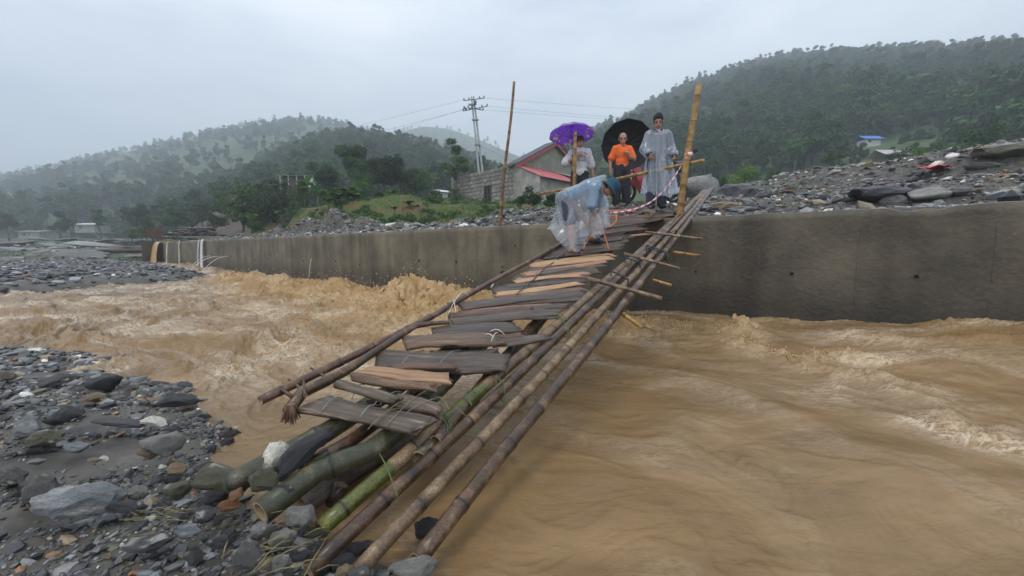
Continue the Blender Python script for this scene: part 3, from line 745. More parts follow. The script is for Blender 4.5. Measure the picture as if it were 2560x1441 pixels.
def zone(px, zs): return next(n for lim, n in zs if px < lim)
def place_forest(hname, n, seed, nind, labels, group, dens=None, smin=.7, smax=1.25, ridge=0, name='hillside_tree'):
    P, v, r = hill_pts(hname, n, seed, dens, ridge=ridge)
    sc = smin + (smax - smin) * r.random(len(P)) ** 1.3; rz = r.random(len(P)) * 6.28
    P = P.copy(); P[:, 2] -= .5
    X_ = 1280 + 1000 * P[:, 0] / P[:, 1]; Y_ = 625 - 1000 * (P[:, 2] - EYE) / P[:, 1]; ok = np.ones(len(P), bool)
    for a0, a1, b0, b1, yh in CLEAR: ok &= ~((X_ > a0) & (X_ < a1) & (Y_ > b0) & (Y_ < b1) & (P[:, 1] < yh))
    P, v, sc, rz = P[ok], v[ok], sc[ok], rz[ok]; X_, Y_ = X_[ok], Y_[ok]
    lowv = (X_ > 2080) & (X_ < 2330) & (Y_ < 540) & (P[:, 1] < 71) & (Y_ > 330); sc = np.where(lowv, sc * .35, sc)
    inview = (np.abs(P[:, 0] / P[:, 1]) < 1.24) & (P[:, 1] < 1000)
    key = np.where(inview, sc / P[:, 1], -1); order = np.argsort(-key); ind = order[:nind]
    isin = np.zeros(len(P), bool); isin[ind] = True
    for q in ind:
        o = bpy.data.objects.new(name, FAR[int(r.integers(0, len(FAR)))]); COL.objects.link(o)
        o.location = P[q]; o.scale = (sc[q],) * 3; o.rotation_euler = (0, 0, rz[q])
        px = 1280 + 1000 * P[q, 0] / P[q, 1]
        tag(o, labels(px, v[q] if q < len(v) else 0), 'tree', group)
    gn_forest(hname + '_woods', P[~isin], sc[~isin], rz[~isin])
CLEAR = [(2140, 2225, 338, 420, 74), (2180, 2300, 380, 450, 50), (0, 120, 560, 640, 97), (160, 250, 560, 640, 100), (690, 800, 440, 500, 60), (455, 660, 490, 600, 64)]
patch = lambda P, s, t0, t1, sd: sstep(t0, t1, fbm(P[:, 0] / s, P[:, 1] / s, 3, sd))
place_forest('right_hill', 9000, 401, 130, lambda px, v: ('tree on the skyline of the right hill ' if v > .9 else 'leafy tree low on the right hill ') + zone(px, [(1500, 'behind the stone house roof'), (1640, 'behind the black umbrella'), (1760, 'behind the thick bamboo post'), (1950, 'above the bright yellow-green bush'), (2120, 'left of the blue roofed hut'), (2300, 'around the blue roofed hut'), (2450, 'right of the grey roofed hut'), (9999, 'behind the rubble heap top')]), 'trees on the foot of the right hill', dens=lambda P, v: np.clip(1 - 1.3 * sstep(.5, .95, v) * patch(P, 35, -.05, .12, 411), .05, 1), ridge=220, smin=.38, smax=1.0)
place_forest('wooded_middle_hill', 4200, 402, 90, lambda px, v: 'leafy tree on the wooded middle hill ' + zone(px, [(560, 'beside the bare earth slope'), (700, 'left of the long shed'), (820, 'above the long shed'), (1050, 'above the dark tree clump'), (1180, 'behind the lone slender tree'), (9999, 'behind the twin poles and house')]), 'trees on the wooded middle hill', ridge=170, smin=.38, smax=.95)
place_forest('far_left_hill', 5200, 403, 60, lambda px, v: 'hazy tree on the far left hill slope ' + zone(px, [(60, 'left of the low pale hut'), (160, 'above the low pale hut'), (300, 'above the small hut'), (450, 'above the far wall end'), (9999, 'beyond the earth slope')]), 'trees on the foot of the left hill',
             dens=lambda P, v: np.clip(.12 + 1.0 * patch(P, 60, -.12, .15, 403) + (v < .18) * .8, 0, 1), ridge=150, smin=.55, smax=1.15)
place_forest('far_middle_hill', 260, 404, 0, None, None, dens=lambda P, v: .3 + .7 * (v < .5), ridge=30)

# nearer trees with their own trunk and crown -------------------------------------------
def near_tree(name, px, py, Y, H, kind, n, size, ml, label, seed, group=None, cat='tree', w=1.0):
    r = np.random.default_rng(seed); tm, cm = tree_meshes(name, r, kind, n, size)
    base = {'round': 7.4, 'tall': 9.2, 'bushy': 4.4, 'sparse': 8.0}[kind]; s = H / base
    p = at(px, py, Y); e = empty(name, p, label, cat, group, rz=r.random() * 6); e.scale = (s * w, s * w, s)
    link('crown', cm, [ml], e); link('trunk', tm, [M_bark], e); return e
NT = [(880, 492, 40, 4.9, 'round', 7500, .17, M_leaf, 'dark rounded tree, tallest of the clump behind the grassy mound', 1.0),
      (960, 494, 38, 3.9, 'round', 6500, .17, M_leaf, 'dark green tree in the middle of the clump behind the grassy mound', 1.15),
      (820, 496, 41, 3.2, 'bushy', 5000, .17, M_leaf, 'low spreading tree at the left edge of the clump by the grassy mound', .9),
      (1030, 494, 38, 3.0, 'bushy', 3600, .14, M_leaf2, 'low bushy tree at the right edge of the clump by the grassy mound', .85),
      (910, 496, 36, 2.4, 'bushy', 3000, .13, M_leaf2, 'mid green bush in front of the tree clump, just above the taro plants', .8),
      (1000, 494, 40, 4.2, 'tall', 3600, .15, M_leaf, 'narrow dark tree standing between the two domes of the tree clump', .9)]
for i, (px, py, Y, H, k, n, sz, ml, lb, w) in enumerate(NT): near_tree('broadleaf_tree', px, py, Y, H, k, n, sz, ml, lb, 500 + i, w=w)
near_tree('slender_tree', 1142, 500, 34, 5.0, 'sparse', 3800, .12, M_leafs, 'lone slender tree with a sparse crown beside the twin utility poles', 520)
for i, (px, py, Y, H, lb, ml) in enumerate([
        (540, 575, 34, 1.6, 'small round dark bush at the foot of the bare earth slope', M_leaf),
        (612, 588, 33, 3.3, 'dense green shrub left of the banana plants on the bank', M_leaf2),
        (655, 572, 34, 3.9, 'tall leafy shrub below the long shed', M_leaf2),
        (705, 556, 33, 3.3, 'spreading green shrub right below the shed front', M_leaf),
        (640, 535, 44, 3.0, 'bush at the left end of the long shed', M_leaf2),
        (760, 530, 30, 1.9, 'low shrub between the banana plants and the mound', M_leaf2),
        (590, 548, 42, 2.0, 'ragged bush beside the top of the earth slope', M_leaf),
        (640, 590, 27, 1.1, 'small shrub just behind the rubble heap on the left bank', M_leaf2),
        (1140, 508, 27, 1.0, 'leafy weeds at the left corner of the stone house wall', M_leaf2),
        (1085, 500, 30, .9, 'small bush in front of the white sheet metal', M_leaf),
        (1335, 520, 17, .85, 'dark leafy bush growing against the house wall, right of the tall thin pole', M_leaf),
        (1300, 520, 19, .6, 'small weed bush at the foot of the house wall', M_leaf2),
        (1380, 522, 17, .7, 'low dark bush just left of the crouching man', M_leaf),
        (1215, 515, 24, .5, 'little weed clump below the house window', M_leaf2),
        (1862, 480, 26, 1.75, 'bright yellow-green bush standing alone behind the rubble', M_leafb),
        (1935, 470, 30, 1.5, 'mid green bush right of the bright yellow-green one', M_leaf2),
        (2080, 450, 30, 1.9, 'leafy bush at the foot of the hill behind the rubble crest', M_leaf2),
        (2240, 440, 28, 1.8, 'bush beside the dark post behind the rubble', M_leaf),
        (2330, 430, 28, 1.9, 'green bush below the grey roofed hut', M_leaf2),
        (2450, 400, 26, 2.2, 'dark bush behind the right end of the rubble crest', M_leaf),
        (1800, 490, 28, 1.3, 'dark bush just behind the big striped boulder', M_leaf),
        (1740, 500, 26, 1.2, 'low bush behind the thick bamboo post', M_leaf),
        (380, 600, 36, 1.7, 'pale green bush by the far end of the flood wall', M_leaf2),
        (330, 602, 42, 1.3, 'bush on the grass left of the far wall end', M_leaf2)]):
    near_tree('bush', px, py, Y, H, 'bushy', 1700, .16 if Y > 25 else .2, ml, lb, 540 + i, cat='bush', w=1.0)

# banana plants and taro ----------------------------------------------------------------
def big_leaf(mb, base, d, length, width, arch, r):
    d = Vector(d).normalized(); side = d.cross(Vector((0, 0, 1))).normalized(); n = 8; prev = None; V = []
    up = .95
    p = Vector(base); dirv = (d * .45 + Vector((0, 0, 1)) * up).normalized()
    for i in range(n + 1):
        t = i / n; w = width * math.sin(math.pi * min(1, t * .93 + .05)) ** .7 * (.9 + .2 * r.random())
        V += [p - side * w + Vector((0, 0, .12 * w)), p.copy(), p + side * w + Vector((0, 0, .12 * w))]
        dirv = (dirv + Vector((d.x * .12, d.y * .12, -arch * (.3 + t))) * .5).normalized(); p = p + dirv * length / n
    Fs = []
    for i in range(n):
        a = i * 3; Fs += [(a, a + 1, a + 4, a + 3), (a + 1, a + 2, a + 5, a + 4)]
    mb.add(V, Fs)
def leafy_plant(name, p, nl, L, W, stem, ml, label, cat, seed, group=None):
    r = random.Random(seed); e = empty(name, p, label, cat, group)
    if stem > 0:
        t = MB(); t.tube([(0, 0, -.2), (.03, 0, stem * .5), (0, .02, stem)], [.12 * stem / 2 + .03, .08 * stem / 2 + .02, .04], 8); t.build('stem', M_bananastem, e, True)
    for i in range(nl):
        mb = MB(); a = 6.28 * i / nl + r.random() * .6
        big_leaf(mb, (0, 0, stem * .9), (math.cos(a), math.sin(a), 0), L * (.75 + .4 * r.random()), W * (.8 + .3 * r.random()), .35 + .4 * r.random(), r)
        c = np.ones((len(mb.V), 3)) * (.8 + .4 * r.random())
        me = py_mesh('leaf', mb.V, mb.F, True); ca = me.color_attributes.new('col', 'FLOAT_COLOR', 'POINT')
        ca.data.foreach_set('color', np.hstack([c, np.ones((len(c), 1))]).astype(np.float32).ravel())
        link('leaf', me, [ml], e)
    return e
M_bananastem = mat('banana_stem', (.08, .10, .03), (.14, .15, .05), scale=12, rough=.6)
for i, (px, py, Y, h, lb) in enumerate([(762, 512, 30, 2.1, 'tall banana plant with ragged upright leaves below the shed'), (795, 520, 28, 1.6, 'shorter banana plant beside the tall one, nearer the mound'),
                                    (902, 497, 30, 1.5, 'banana plant just in front of the dark tree clump'), (630, 578, 29, 1.3, 'small banana plant amid shrubs above the left rubble'),
                                    (2300, 425, 25, 1.3, 'banana plant right of the dark post behind the rubble'), (2370, 420, 25, 1.4, 'banana plant below the grey hut behind the rubble crest'),
                                    (2235, 440, 25, 1.1, 'banana plant left of the dark post behind the rubble')]):
    leafy_plant('banana_plant', at(px, py, Y), 7, 1.3 * h / 2 + .4, .20 * h / 1.8, h * .55, M_taro, lb, 'banana plant', 700 + i)
k = 0
for px, py, Y, s, lb in [(845, 505, 21.5, 1.0, 'large taro clump with heart shaped leaves on the left of the grassy mound'), (868, 500, 22, 1.15, 'tallest taro clump on top of the grassy mound'),
                     (890, 503, 21.5, .9, 'taro clump right of the tallest one on the mound'), (822, 512, 21, .8, 'leafy taro plants on the left slope of the mound'),
                     (955, 497, 22.5, .7, 'low broad leaved plants on the right of the mound top'), (980, 492, 23, .7, 'broad leaved weeds near the right end of the mound top'),
                     (1022, 515, 20, .55, 'single leafy weed on the grassy mound slope'), (986, 525, 18.5, .35, 'tiny leafy weed in the turf above the rubble'), (700, 540, 23, .6, 'broad leaved weeds at the left toe of the mound')]:
    leafy_plant('taro_plant', at(px, py + 3, Y), 12, .80 * s, .26 * s, .20 * s, M_taro, lb, 'taro plant', 740 + k); k += 1

# grass --------------------------------------------------------------------------------
def grass_patch(name, pts, h0, h1, seed, ml, wid=.012):
    r = np.random.default_rng(seed); P = np.asarray(pts); n = len(P); a = r.random(n) * 6.28; h = h0 + (h1 - h0) * r.random(n); w = wid * (1 + r.random(n))
    d = np.stack([np.cos(a), np.sin(a), 0 * a], 1); s = np.stack([-np.sin(a), np.cos(a), 0 * a], 1)
    up = np.zeros((n, 3)); up[:, 2] = 1
    b0 = P - s * w[:, None]; b1 = P + s * w[:, None]; t = P + up * h[:, None] + d * (h * (.2 + .6 * r.random(n)))[:, None]
    m_ = P + up * (h * .55)[:, None] + d * (h * .15)[:, None]
    V = np.stack([b0, b1, m_ + s * w[:, None] * .8, t, m_ - s * w[:, None] * .8], 1).reshape(-1, 3)
    i = np.arange(n)[:, None] * 5; F3 = np.concatenate([i + [[0, 1, 2]], i + [[0, 2, 4]], i + [[4, 2, 3]]], 0)
    c = .7 + .6 * r.random(n); dry = (r.random(n) < .15)[:, None]
    col = np.stack([c, c, c], 1) * np.where(dry, [[2.0, 1.1, .9]], [[1, 1, 1]])
    me = np_mesh(name, V, F3, True, colors=np.repeat(col, 5, 0)); o = link(name, me, [ml]); tag(o, label=None, kind='stuff'); return o
M_grass = leaf_mat('grass_blades', (.045, .085, .020), (.075, .13, .03), (.11, .16, .045), rand=.0)
r = np.random.default_rng(801); n = 90000
X = -13 + 24 * r.random(n); Y = 11 + 26 * r.random(n)
u = X / Y; px = 1280 + u * F; crest = np.interp(px, [300, 560, 700, 830, 900, 1000, 1100, 1300, 1450, 1600, 1700, 2000], [33, 27, 21, 19.6, 17.6, 16.2, 15.2, 13.6, 12.5, 12.5, 13, 25])
kk = (Y > crest + fbm(X * .8, Y * .8, 3, 71) * 1.2) & (fbm(X * .5, Y * .5, 3, 77) > -.22 - .2 * (px > 1100)) & (np.abs(px - 1000) < 760)
X, Y = X[kk], Y[kk]; Z = back_height(X, Y)
grass_patch('bank_grass', np.stack([X, Y, Z - .02], 1), .04, .16, 802, M_grass, .006)
n = 26000; X = -95 + 78 * r.random(n); Y = 34 + 60 * r.random(n); u = 1280 + 1000 * X / Y
kk = (fbm(X * .16, Y * .16, 3, 85) > -.02) & (u > -200) & (u < 420); X, Y = X[kk], Y[kk]; Z = flat_height(X, Y)
kk = Z > 0; grass_patch('river_flat_grass', np.stack([X, Y, Z - .05], 1)[kk], .08, .25, 803, M_grass, .03)

# low leafy undergrowth on the mound, at its foot and below the house
r = np.random.default_rng(830); L = []
for k in range(3000):
    px = r.uniform(520, 1420); Y = r.uniform(12.5, 30); x = ray(px, 520)[0] * Y
    crest = np.interp(px, [300, 560, 700, 830, 900, 1000, 1100, 1300, 1450], [35, 28, 22, 20.4, 18.4, 17.0, 16, 15.4, 14.5])
    if Y < crest or fbm(np.array(x * .45), np.array(Y * .45), 3, 833) < .02 + .14 * (px > 1150): continue
    z = float(back_height(np.array([x]), np.array([Y]))[0]); s = r.uniform(.08, .26) * (1.3 if px < 800 else 1); L.append((x, Y, z + s * .25, s, s, s * .55))
    if len(L) > 900: break
V, Fq, C = leaf_cloud(L, 46000, .045, r, shell=.4)
tag(link('undergrowth', np_mesh('undergrowth', V, Fq, True, colors=C), [M_leaf2]), kind='stuff')
for i, (px, py, Y, H, k, lb) in enumerate([(560, 560, 44, 3.4, 'round', 'rounded tree left of the long shed above the earth slope'), (690, 520, 50, 4.2, 'round', 'broad tree just behind the left end of the long shed'), (800, 505, 48, 4.6, 'round', 'dark tree right behind the long shed'),
        (505, 580, 50, 3.6, 'round', 'dark tree at the left foot of the earth slope'), (440, 590, 52, 4.4, 'round', 'large dark tree behind the slate pile'), (350, 596, 60, 5.0, 'round', 'large dark tree behind the grass left of the wall end'),
        (250, 597, 70, 5.2, 'tall', 'dark tree between the two low huts on the left'), (150, 597, 76, 5.0, 'round', 'dark tree right of the low pale hut'), (1060, 500, 46, 3.4, 'round', 'tree at the right foot of the wooded hill, left of the slender tree'), (20, 597, 80, 5.2, 'round', 'dark tree at the left edge beside the low hut')]):
    near_tree('broadleaf_tree', px, py, Y, H, k, 2600, .2, M_leaf if i % 2 else M_leaf2, lb, 850 + i)
# ------------------------------------------------------------------ stones
M_stone = mat('wet_stone', (.55, .55, .56), (1.25, 1.2, 1.12), scale=9, rough=.30, bump=.7, bscale=24, vcol=1, stretch=(1, 1, 2.6), spec=.5, c3=(1.9, 1.8, 1.65))
M_pebble = mat('pebbles', (.85, .85, .85), (1.15, 1.13, 1.1), scale=60, rough=.36, vcol=1, spec=.5)
SC = {'dark slate': (.032, .032, .035), 'slate': (.066, .067, .072), 'grey': (.115, .113, .108), 'pale grey': (.23, .225, .21), 'tan': (.26, .20, .125), 'olive': (.10, .095, .06),
      'white': (.74, .71, .63), 'rusty': (.26, .125, .055), 'bluish grey': (.22, .235, .25), 'brown': (.10, .07, .048)}
def ico(sub):
    bm = bmesh.new(); bmesh.ops.create_icosphere(bm, subdivisions=sub, radius=1); bm.verts.ensure_lookup_table()
    V = np.array([v.co[:] for v in bm.verts]); Fc = np.array([[v.index for v in f.verts] for f in bm.faces]); bm.free(); return V, Fc
def rock_shape(V, seed, rough=.25, cuts=7):
    r = np.random.default_rng(seed); V = V.copy()
    # planar cuts give flat faces and edges, noise the rest
    for _ in range(cuts):
        n = r.normal(size=3); n /= np.linalg.norm(n); d = .52 + .35 * r.random(); q = V @ n; m = q > d; V[m] -= np.outer((q[m] - d), n) * .92
    o = r.random(3) * 50
    k = np.array([mnoise.fractal(Vector(v * 1.6 + o), 1.0, 2.0, 4) for v in V]); k2 = np.array([mnoise.fractal(Vector(v * 6 + o), .8, 2.0, 3) for v in V]); return V * (1 + rough * k + .05 * k2)[:, None]
I1, I2, I3 = ico(1), ico(2), ico(3)
ROCK0 = [rock_shape(ico(1)[0], 900 + i, .15, 4) for i in range(10)]
ROCK2 = [rock_shape(I3[0], 930 + i, .27, 8 + i % 5) for i in range(14)]
def rotmats(rx, ry, rz):
    cx, sx, cy_, sy, cz, sz = np.cos(rx), np.sin(rx), np.cos(ry), np.sin(ry), np.cos(rz), np.sin(rz)
    M = np.empty((len(rx), 3, 3))
    M[:, 0, 0] = cz * cy_; M[:, 0, 1] = cz * sy * sx - sz * cx; M[:, 0, 2] = cz * sy * cx + sz * sx
    M[:, 1, 0] = sz * cy_; M[:, 1, 1] = sz * sy * sx + cz * cx; M[:, 1, 2] = sz * sy * cx - cz * sx
    M[:, 2, 0] = -sy; M[:, 2, 1] = cy_ * sx; M[:, 2, 2] = cy_ * cx; return M
PAL_N = ['dark slate', 'slate', 'grey', 'pale grey', 'tan', 'olive', 'white', 'rusty', 'bluish grey', 'brown']
def scatter(name, P, size, seed, mix, flat=(.3, .6), tri=None):
    """many small stones as one mesh: P (n,3), size (n,) half lengths, mix = palette weights"""
    r = np.random.default_rng(seed); n = len(P); which = r.integers(0, 10, n)
    S = np.stack([size * (.8 + .5 * r.random(n)), size * (.55 + .35 * r.random(n)), size * (flat[0] + (flat[1] - flat[0]) * r.random(n))], 1)
    M = rotmats(r.normal(size=n) * .25, r.normal(size=n) * .25, r.random(n) * 6.28)
    w = np.array(mix, float); w /= w.sum(); ci = r.choice(len(PAL_N), n, p=w); C = np.array([SC[k] for k in PAL_N])[ci] * (.7 + .6 * r.random(n))[:, None]
    base = I1[1] if tri is None else tri; Vs = []; nv = len(ROCK0[0])
    A = np.stack(ROCK0)[which] * S[:, None, :]
    V = np.einsum('nij,nkj->nki', M, A) + P[:, None, :] + np.stack([0 * size, 0 * size, S[:, 2] * .25], 1)[:, None, :]
    Fc = (base[None] + (np.arange(n) * nv)[:, None, None]).reshape(-1, 3)
    me = np_mesh(name, V.reshape(-1, 3), Fc, False, colors=np.repeat(C, nv, 0)); o = link(name, me, [M_pebble]); tag(o, kind='stuff'); return o
# use the 12-corner solid for pebbles: cheap
b12 = bmesh.new(); bmesh.ops.create_icosphere(b12, subdivisions=1, radius=1); b12.verts.ensure_lookup_table()
V12 = np.array([v.co[:] for v in b12.verts]); F12 = np.array([[v.index for v in f.verts] for f in b12.faces]); b12.free()
I1 = (V12, F12); ROCK0 = [rock_shape(V12, 900 + i, .30, 3) for i in range(10)]
MIXN = [26, 24, 22, 14, 7, 6, 2.4, 2.6, 6, 4]
MIXB = [12, 18, 32, 24, 9, 6, 5, 2, 4, 4]
r = np.random.default_rng(950)
def bar_scatter(name, n, x0, x1, y0, y1, s0, s1, seed, cond, mix=MIXN, p=2.2, flat=(.3, .6)):
    r = np.random.default_rng(seed); X = x0 + (x1 - x0) * r.random(n); Y = y0 + (y1 - y0) * r.random(n)
    h, d1, d2 = bar_height(X, Y); k = cond(X, Y, h, d1, d2, r); X, Y, h = X[k], Y[k], h[k]
    s = s0 + (s1 - s0) * r.random(len(X)) ** p
    return scatter(name, np.stack([X, Y, h], 1), s, seed + 1, mix, flat)
def mudmask(X, Y):
    m = np.zeros(X.shape)
    for px, py, rx in [(300, 1110, .34), (200, 1140, .28), (60, 1170, .22), (250, 1045, .26), (380, 1020, .18), (110, 1020, .2), (40, 940, .25), (60, 1290, .14)]:
        c = on_z(px, py, .15); m = np.maximum(m, np.exp(-(((X - c[0]) / rx) ** 2 + ((Y - c[1]) / (rx * .75)) ** 2)))
    return m + fbm(X * 3, Y * 3, 3, 57) * .35
inn = lambda lo: (lambda X, Y, h, d1, d2, r: (d1 > lo) & (mudmask(X, Y) < .18 + .7 * r.random(len(X)) ** 3) & (np.abs(X) < 1.75 * Y + .6))
bar_scatter('gravel', 44000, -4.2, .9, .3, 3.6, .005, .021, 951, inn(-.03))
bar_scatter('shingle', 3000, -4.2, .9, .3, 3.8, .018, .050, 953, inn(-.08))
bar_scatter('coarse_gravel', 7000, -9, -1.2, 2.6, 6.2, .015, .07, 955, inn(-.1))
bar_scatter('far_gravel', 15000, -42, -8, 8.5, 38, .05, .20, 957, lambda X, Y, h, d1, d2, r: (d2 > -.25) & (d2 < 9) & (r.random(len(X)) < .9) & (np.abs(X) < 1.6 * Y), mix=[34, 26, 16, 8, 2, 4, 1, 1, 7, 3], flat=(.25, .5))
bar_scatter('fine_far_gravel', 16000, -60, -8, 9, 60, .02, .07, 959, lambda X, Y, h, d1, d2, r: (d2 > 0) & (np.abs(X) < 1.6 * Y), mix=[14, 26, 30, 10, 4, 4, 1, 1, 7, 3])
# rubble on the bank behind the wall
def bank_scatter(name, n, t0, t1, s0_, s1_, a, b, seed, p=2.4, dens=None):
    r = np.random.default_rng(seed); T = t0 + (t1 - t0) * r.random(n); S = s0_ + (s1_ - s0_) * r.random(n) ** 1.15
    X = W0[0] + WD[0] * T + WN[0] * S; Y = W0[1] + WD[1] * T + WN[1] * S; k = Y > .5; X, Y, S = X[k], Y[k], S[k]
    px = 1280 + 1000 * X / Y; crest = np.interp(px, [300, 560, 700, 830, 900, 1000, 1100, 1300, 1450, 1600, 1700, 2000, 4000], [34, 27, 21, 19.6, 17.6, 16.2, 15.2, 13.6, 12.5, 13.5, 15, 25, 40])
    k = (Y < crest + 1.0 + 1.4 * r.random(len(X))) & (px > 440) & (px < 3400); X, Y = X[k], Y[k]
    Z = back_height(X, Y); s = a + (b - a) * r.random(len(X)) ** p
    return scatter(name, np.stack([X, Y, Z], 1), s, seed + 1, MIXB, (.3, .65))
bank_scatter('rubble', 24000, -33, 13, .38, 8, .018, .085, 961)
bank_scatter('fine_rubble', 24000, -12, 13, .36, 6, .010, .035, 963)
bank_scatter('coarse_rubble', 5600, -33, 13, .45, 8, .05, .17, 965, 2.8)

# stones that can be told apart ------------------------------------------------------------
ROCKME = {}
def rock_mesh(i, colour, seed):
    key = (i, colour, seed % 3)
    if key not in ROCKME:
        V = ROCK2[i]; r = np.random.default_rng(seed)
        o = r.random(3) * 9; vein = np.array([mnoise.noise(Vector((v[0] * .8 + o[0], v[1] * .8, v[2] * 4 + o[2]))) for v in V])
        C = np.array(SC[colour])[None] * (1 + .35 * vein)[:, None]
        if colour in ('grey', 'slate', 'pale grey', 'bluish grey', 'olive'): C = np.where((vein > .42)[:, None], np.array([[.42, .40, .36]]), C)
        me = np_mesh('stone', V, I3[1], i % 5 == 0, colors=C); me.materials.append(M_stone)
        ROCKME[key] = me
    return ROCKME[key]
LAND = []
def stone(px, py, w, h, colour, label, z=None, Y=None, seed=0, group=None, sink=.25, rot=None, flat=None, tilt=0, name='stone', proto=None):
    """place a stone whose picture is about w x h photo pixels"""
    if Y is None:
        p = on_z(px, py, .17 if z is None else z)
    else: p = at(px, py, Y)
    D = p[1]; a = w / 2 / F * D; r = random.Random(seed * 13 + int(px) + int(py)); bb = h / 2 / F * D
    i = proto if proto is not None else r.randrange(len(ROCK2)); o = bpy.data.objects.new(name, rock_mesh(i, colour, seed)); COL.objects.link(o)
    zz = flat if flat else min(bb * 1.15, a * .8)
    o.scale = (a * 1.12, max(bb * 1.2, a * .55), zz); o.rotation_euler = (R(tilt), r.uniform(-.12, .12), rot if rot is not None else r.uniform(-.35, .35))
    o.location = (p[0], p[1] + bb * .2, p[2] + zz * (.3 - sink)); tag(o, label, 'stone', group); LAND.append((px, py, label, o)); return o
ST = [
 (690, 1136, 88, 84, 'white', 'smooth creamy white quartz rock wedged against the dark slab on the green bamboo', .40),
 (545, 1192, 156, 56, 'olive', 'long flat olive stone at the water edge beside the green bamboo end', .22),
 (656, 1202, 84, 66, 'olive', 'rounded brownish olive rock under the lower end of the dark slab', .28),
 (702, 1226, 66, 30, 'slate', 'small slim slate stone lying against the thick muddy green bamboo', .25),
 (590, 1240, 36, 44, 'rusty', 'small upright orange-brown stone by the bamboo ends', .24),
 (572, 1266, 52, 28, 'rusty', 'flat rust coloured stone just below the upright orange one', .20),
 (185, 1260, 190, 84, 'bluish grey', 'big flat bluish grey striped slab in the gravel, lower left', .22),
 (92, 1232, 90, 70, 'grey', 'rough grey boulder tucked behind the big bluish striped slab', .20),
 (403, 1112, 112, 60, 'pale grey', 'pale rounded boulder with tan underside on the mud beside the water edge', .24),
 (370, 1132, 60, 34, 'tan', 'tan rock fragment under the left side of the pale rounded boulder', .20),
 (160, 1040, 64, 56, 'dark slate', 'blocky near black stone standing on the mud, left side', .24),
 (448, 1004, 104, 30, 'dark slate', 'flat black stone lying on a grey one at the edge of the river', .20),
 (256, 958, 72, 42, 'dark slate', 'pointed black slate tilted up near the far tip of the gravel', .20),
 (128, 950, 86, 30, 'grey', 'smooth oval grey cobble left of the pointed black slate', .18),
 (386, 1056, 68, 20, 'white', 'flat off-white stone on the dark gravel above the pale boulder', .20),
 (242, 994, 44, 20, 'tan', 'small tan stone below the pointed black slate', .18),
 (62, 1072, 92, 48, 'bluish grey', 'rounded blue-grey boulder at the left edge above the mud', .22),
 (108, 1102, 96, 40, 'olive', 'weathered tan-green rock in front of the blue-grey boulder at the left', .20),
 (16, 942, 60, 20, 'brown', 'reddish brown flat boulder at the left picture edge', .2),
 (752, 1298, 90, 58, 'pale grey', 'speckled pale grey angular block between the two green bamboo ends', .18),
 (1040, 1428, 128, 56, 'pale grey', 'large whitish speckled boulder at the lower ends of the dark poles', .10),
 (1066, 1326, 62, 60, 'dark slate', 'round wet black stone standing out of the water beside the rightmost pole', .03),
 (612, 1396, 92, 66, 'grey', 'angular dark grey rock with pale corners near the bottom edge', .20),
 (500, 1292, 70, 30, 'slate', 'flat slate stone in the gravel just left of the thick bamboo ends', .18),
 (440, 1228, 64, 46, 'olive', 'olive-grey stone below the long flat olive stone', .2),
 (443, 1175, 48, 38, 'tan', 'angular brown and white rock left of the long flat olive stone', .2),
 (530, 1243, 46, 40, 'dark slate', 'nearly black round stone in front of the long flat olive stone', .2),
 (300, 1270, 110, 36, 'slate', 'dark blue slate shingle to the right of the big striped slab', .19),
 (370, 1360, 128, 26, 'slate', 'long flat striped slate splinter in the lower gravel', .19),
 (22, 1195, 90, 42, 'grey', 'pointed grey boulder at the left picture edge beside the mud', .2),
 (300, 1058, 130, 14, 'slate', 'long thin slate splinter lying on the mud above the pale boulder', .2),
 (232, 1152, 34, 12, 'tan', 'small cream pebble alone on the mud', .19), (260, 1148, 26, 12, 'white', 'little white pebble alone on the mud', .19),
 (185, 1120, 76, 22, 'bluish grey', 'flat mottled blue-grey stone half sunk in the mud', .19),
 (90, 1155, 46, 12, 'pale grey', 'thin pale flake on the left part of the mud', .19),
 (405, 1168, 20, 12, 'white', 'tiny white round pebble at the right edge of the mud', .19),
 (690, 1415, 56, 40, 'pale grey', 'grey-white rock against the foot of the leftmost dark pole', .16),
 (745, 1385, 60, 30, 'slate', 'slate stone beside the butt of the leftmost dark pole', .15),
 (900, 1375, 78, 34, 'dark slate', 'dark wet stone between the two leftmost dark poles at the water', .08),
 (860, 1405, 90, 24, 'dark slate', 'flat black stone under the second dark pole', .08),
 (860, 1432, 44, 34, 'tan', 'small tan rock in front of the second dark pole', .12),
 (900, 1436, 70, 34, 'grey', 'grey rock at the bottom edge between pole butts', .12),
 (470, 1330, 60, 30, 'bluish grey', 'blue-grey flat stone above the long slate splinter', .19),
 (545, 1360, 60, 42, 'slate', 'blue-black flat stone left of the angular dark grey rock', .19),
 (340, 1235, 50, 36, 'pale grey', 'pale angular stone between the striped slab and the olive-grey stone', .2),
 (640, 1330, 50, 40, 'pale grey', 'streaky grey-white stone left of the speckled angular block', .19),
 (705, 1350, 74, 44, 'pale grey', 'pale angular rock among dry bamboo leaves near the bottom', .17),
 (664, 1412, 40, 36, 'tan', 'yellowish tan rock near the bottom edge left of the pole foot', .18),
 (790, 1335, 60, 28, 'olive', 'greenish wet stone at the cut end of the yellow-green bamboo', .12),
 (510, 1170, 44, 24, 'grey', 'grey stone at the water edge behind the long flat olive stone', .2),
 (530, 1002, 22, 9, 'slate', 'tiny dark stone alone in the brown water', .0)]
for i, (px, py, w, h, c, lb, z) in enumerate(ST): stone(px, py, w, h, c, lb, z=z, seed=i)
bpy.data.objects[LAND[0][3].name].location = tuple(at(690, 1137, 1.80)); LAND[0][3].scale = (.072, .085, .078)
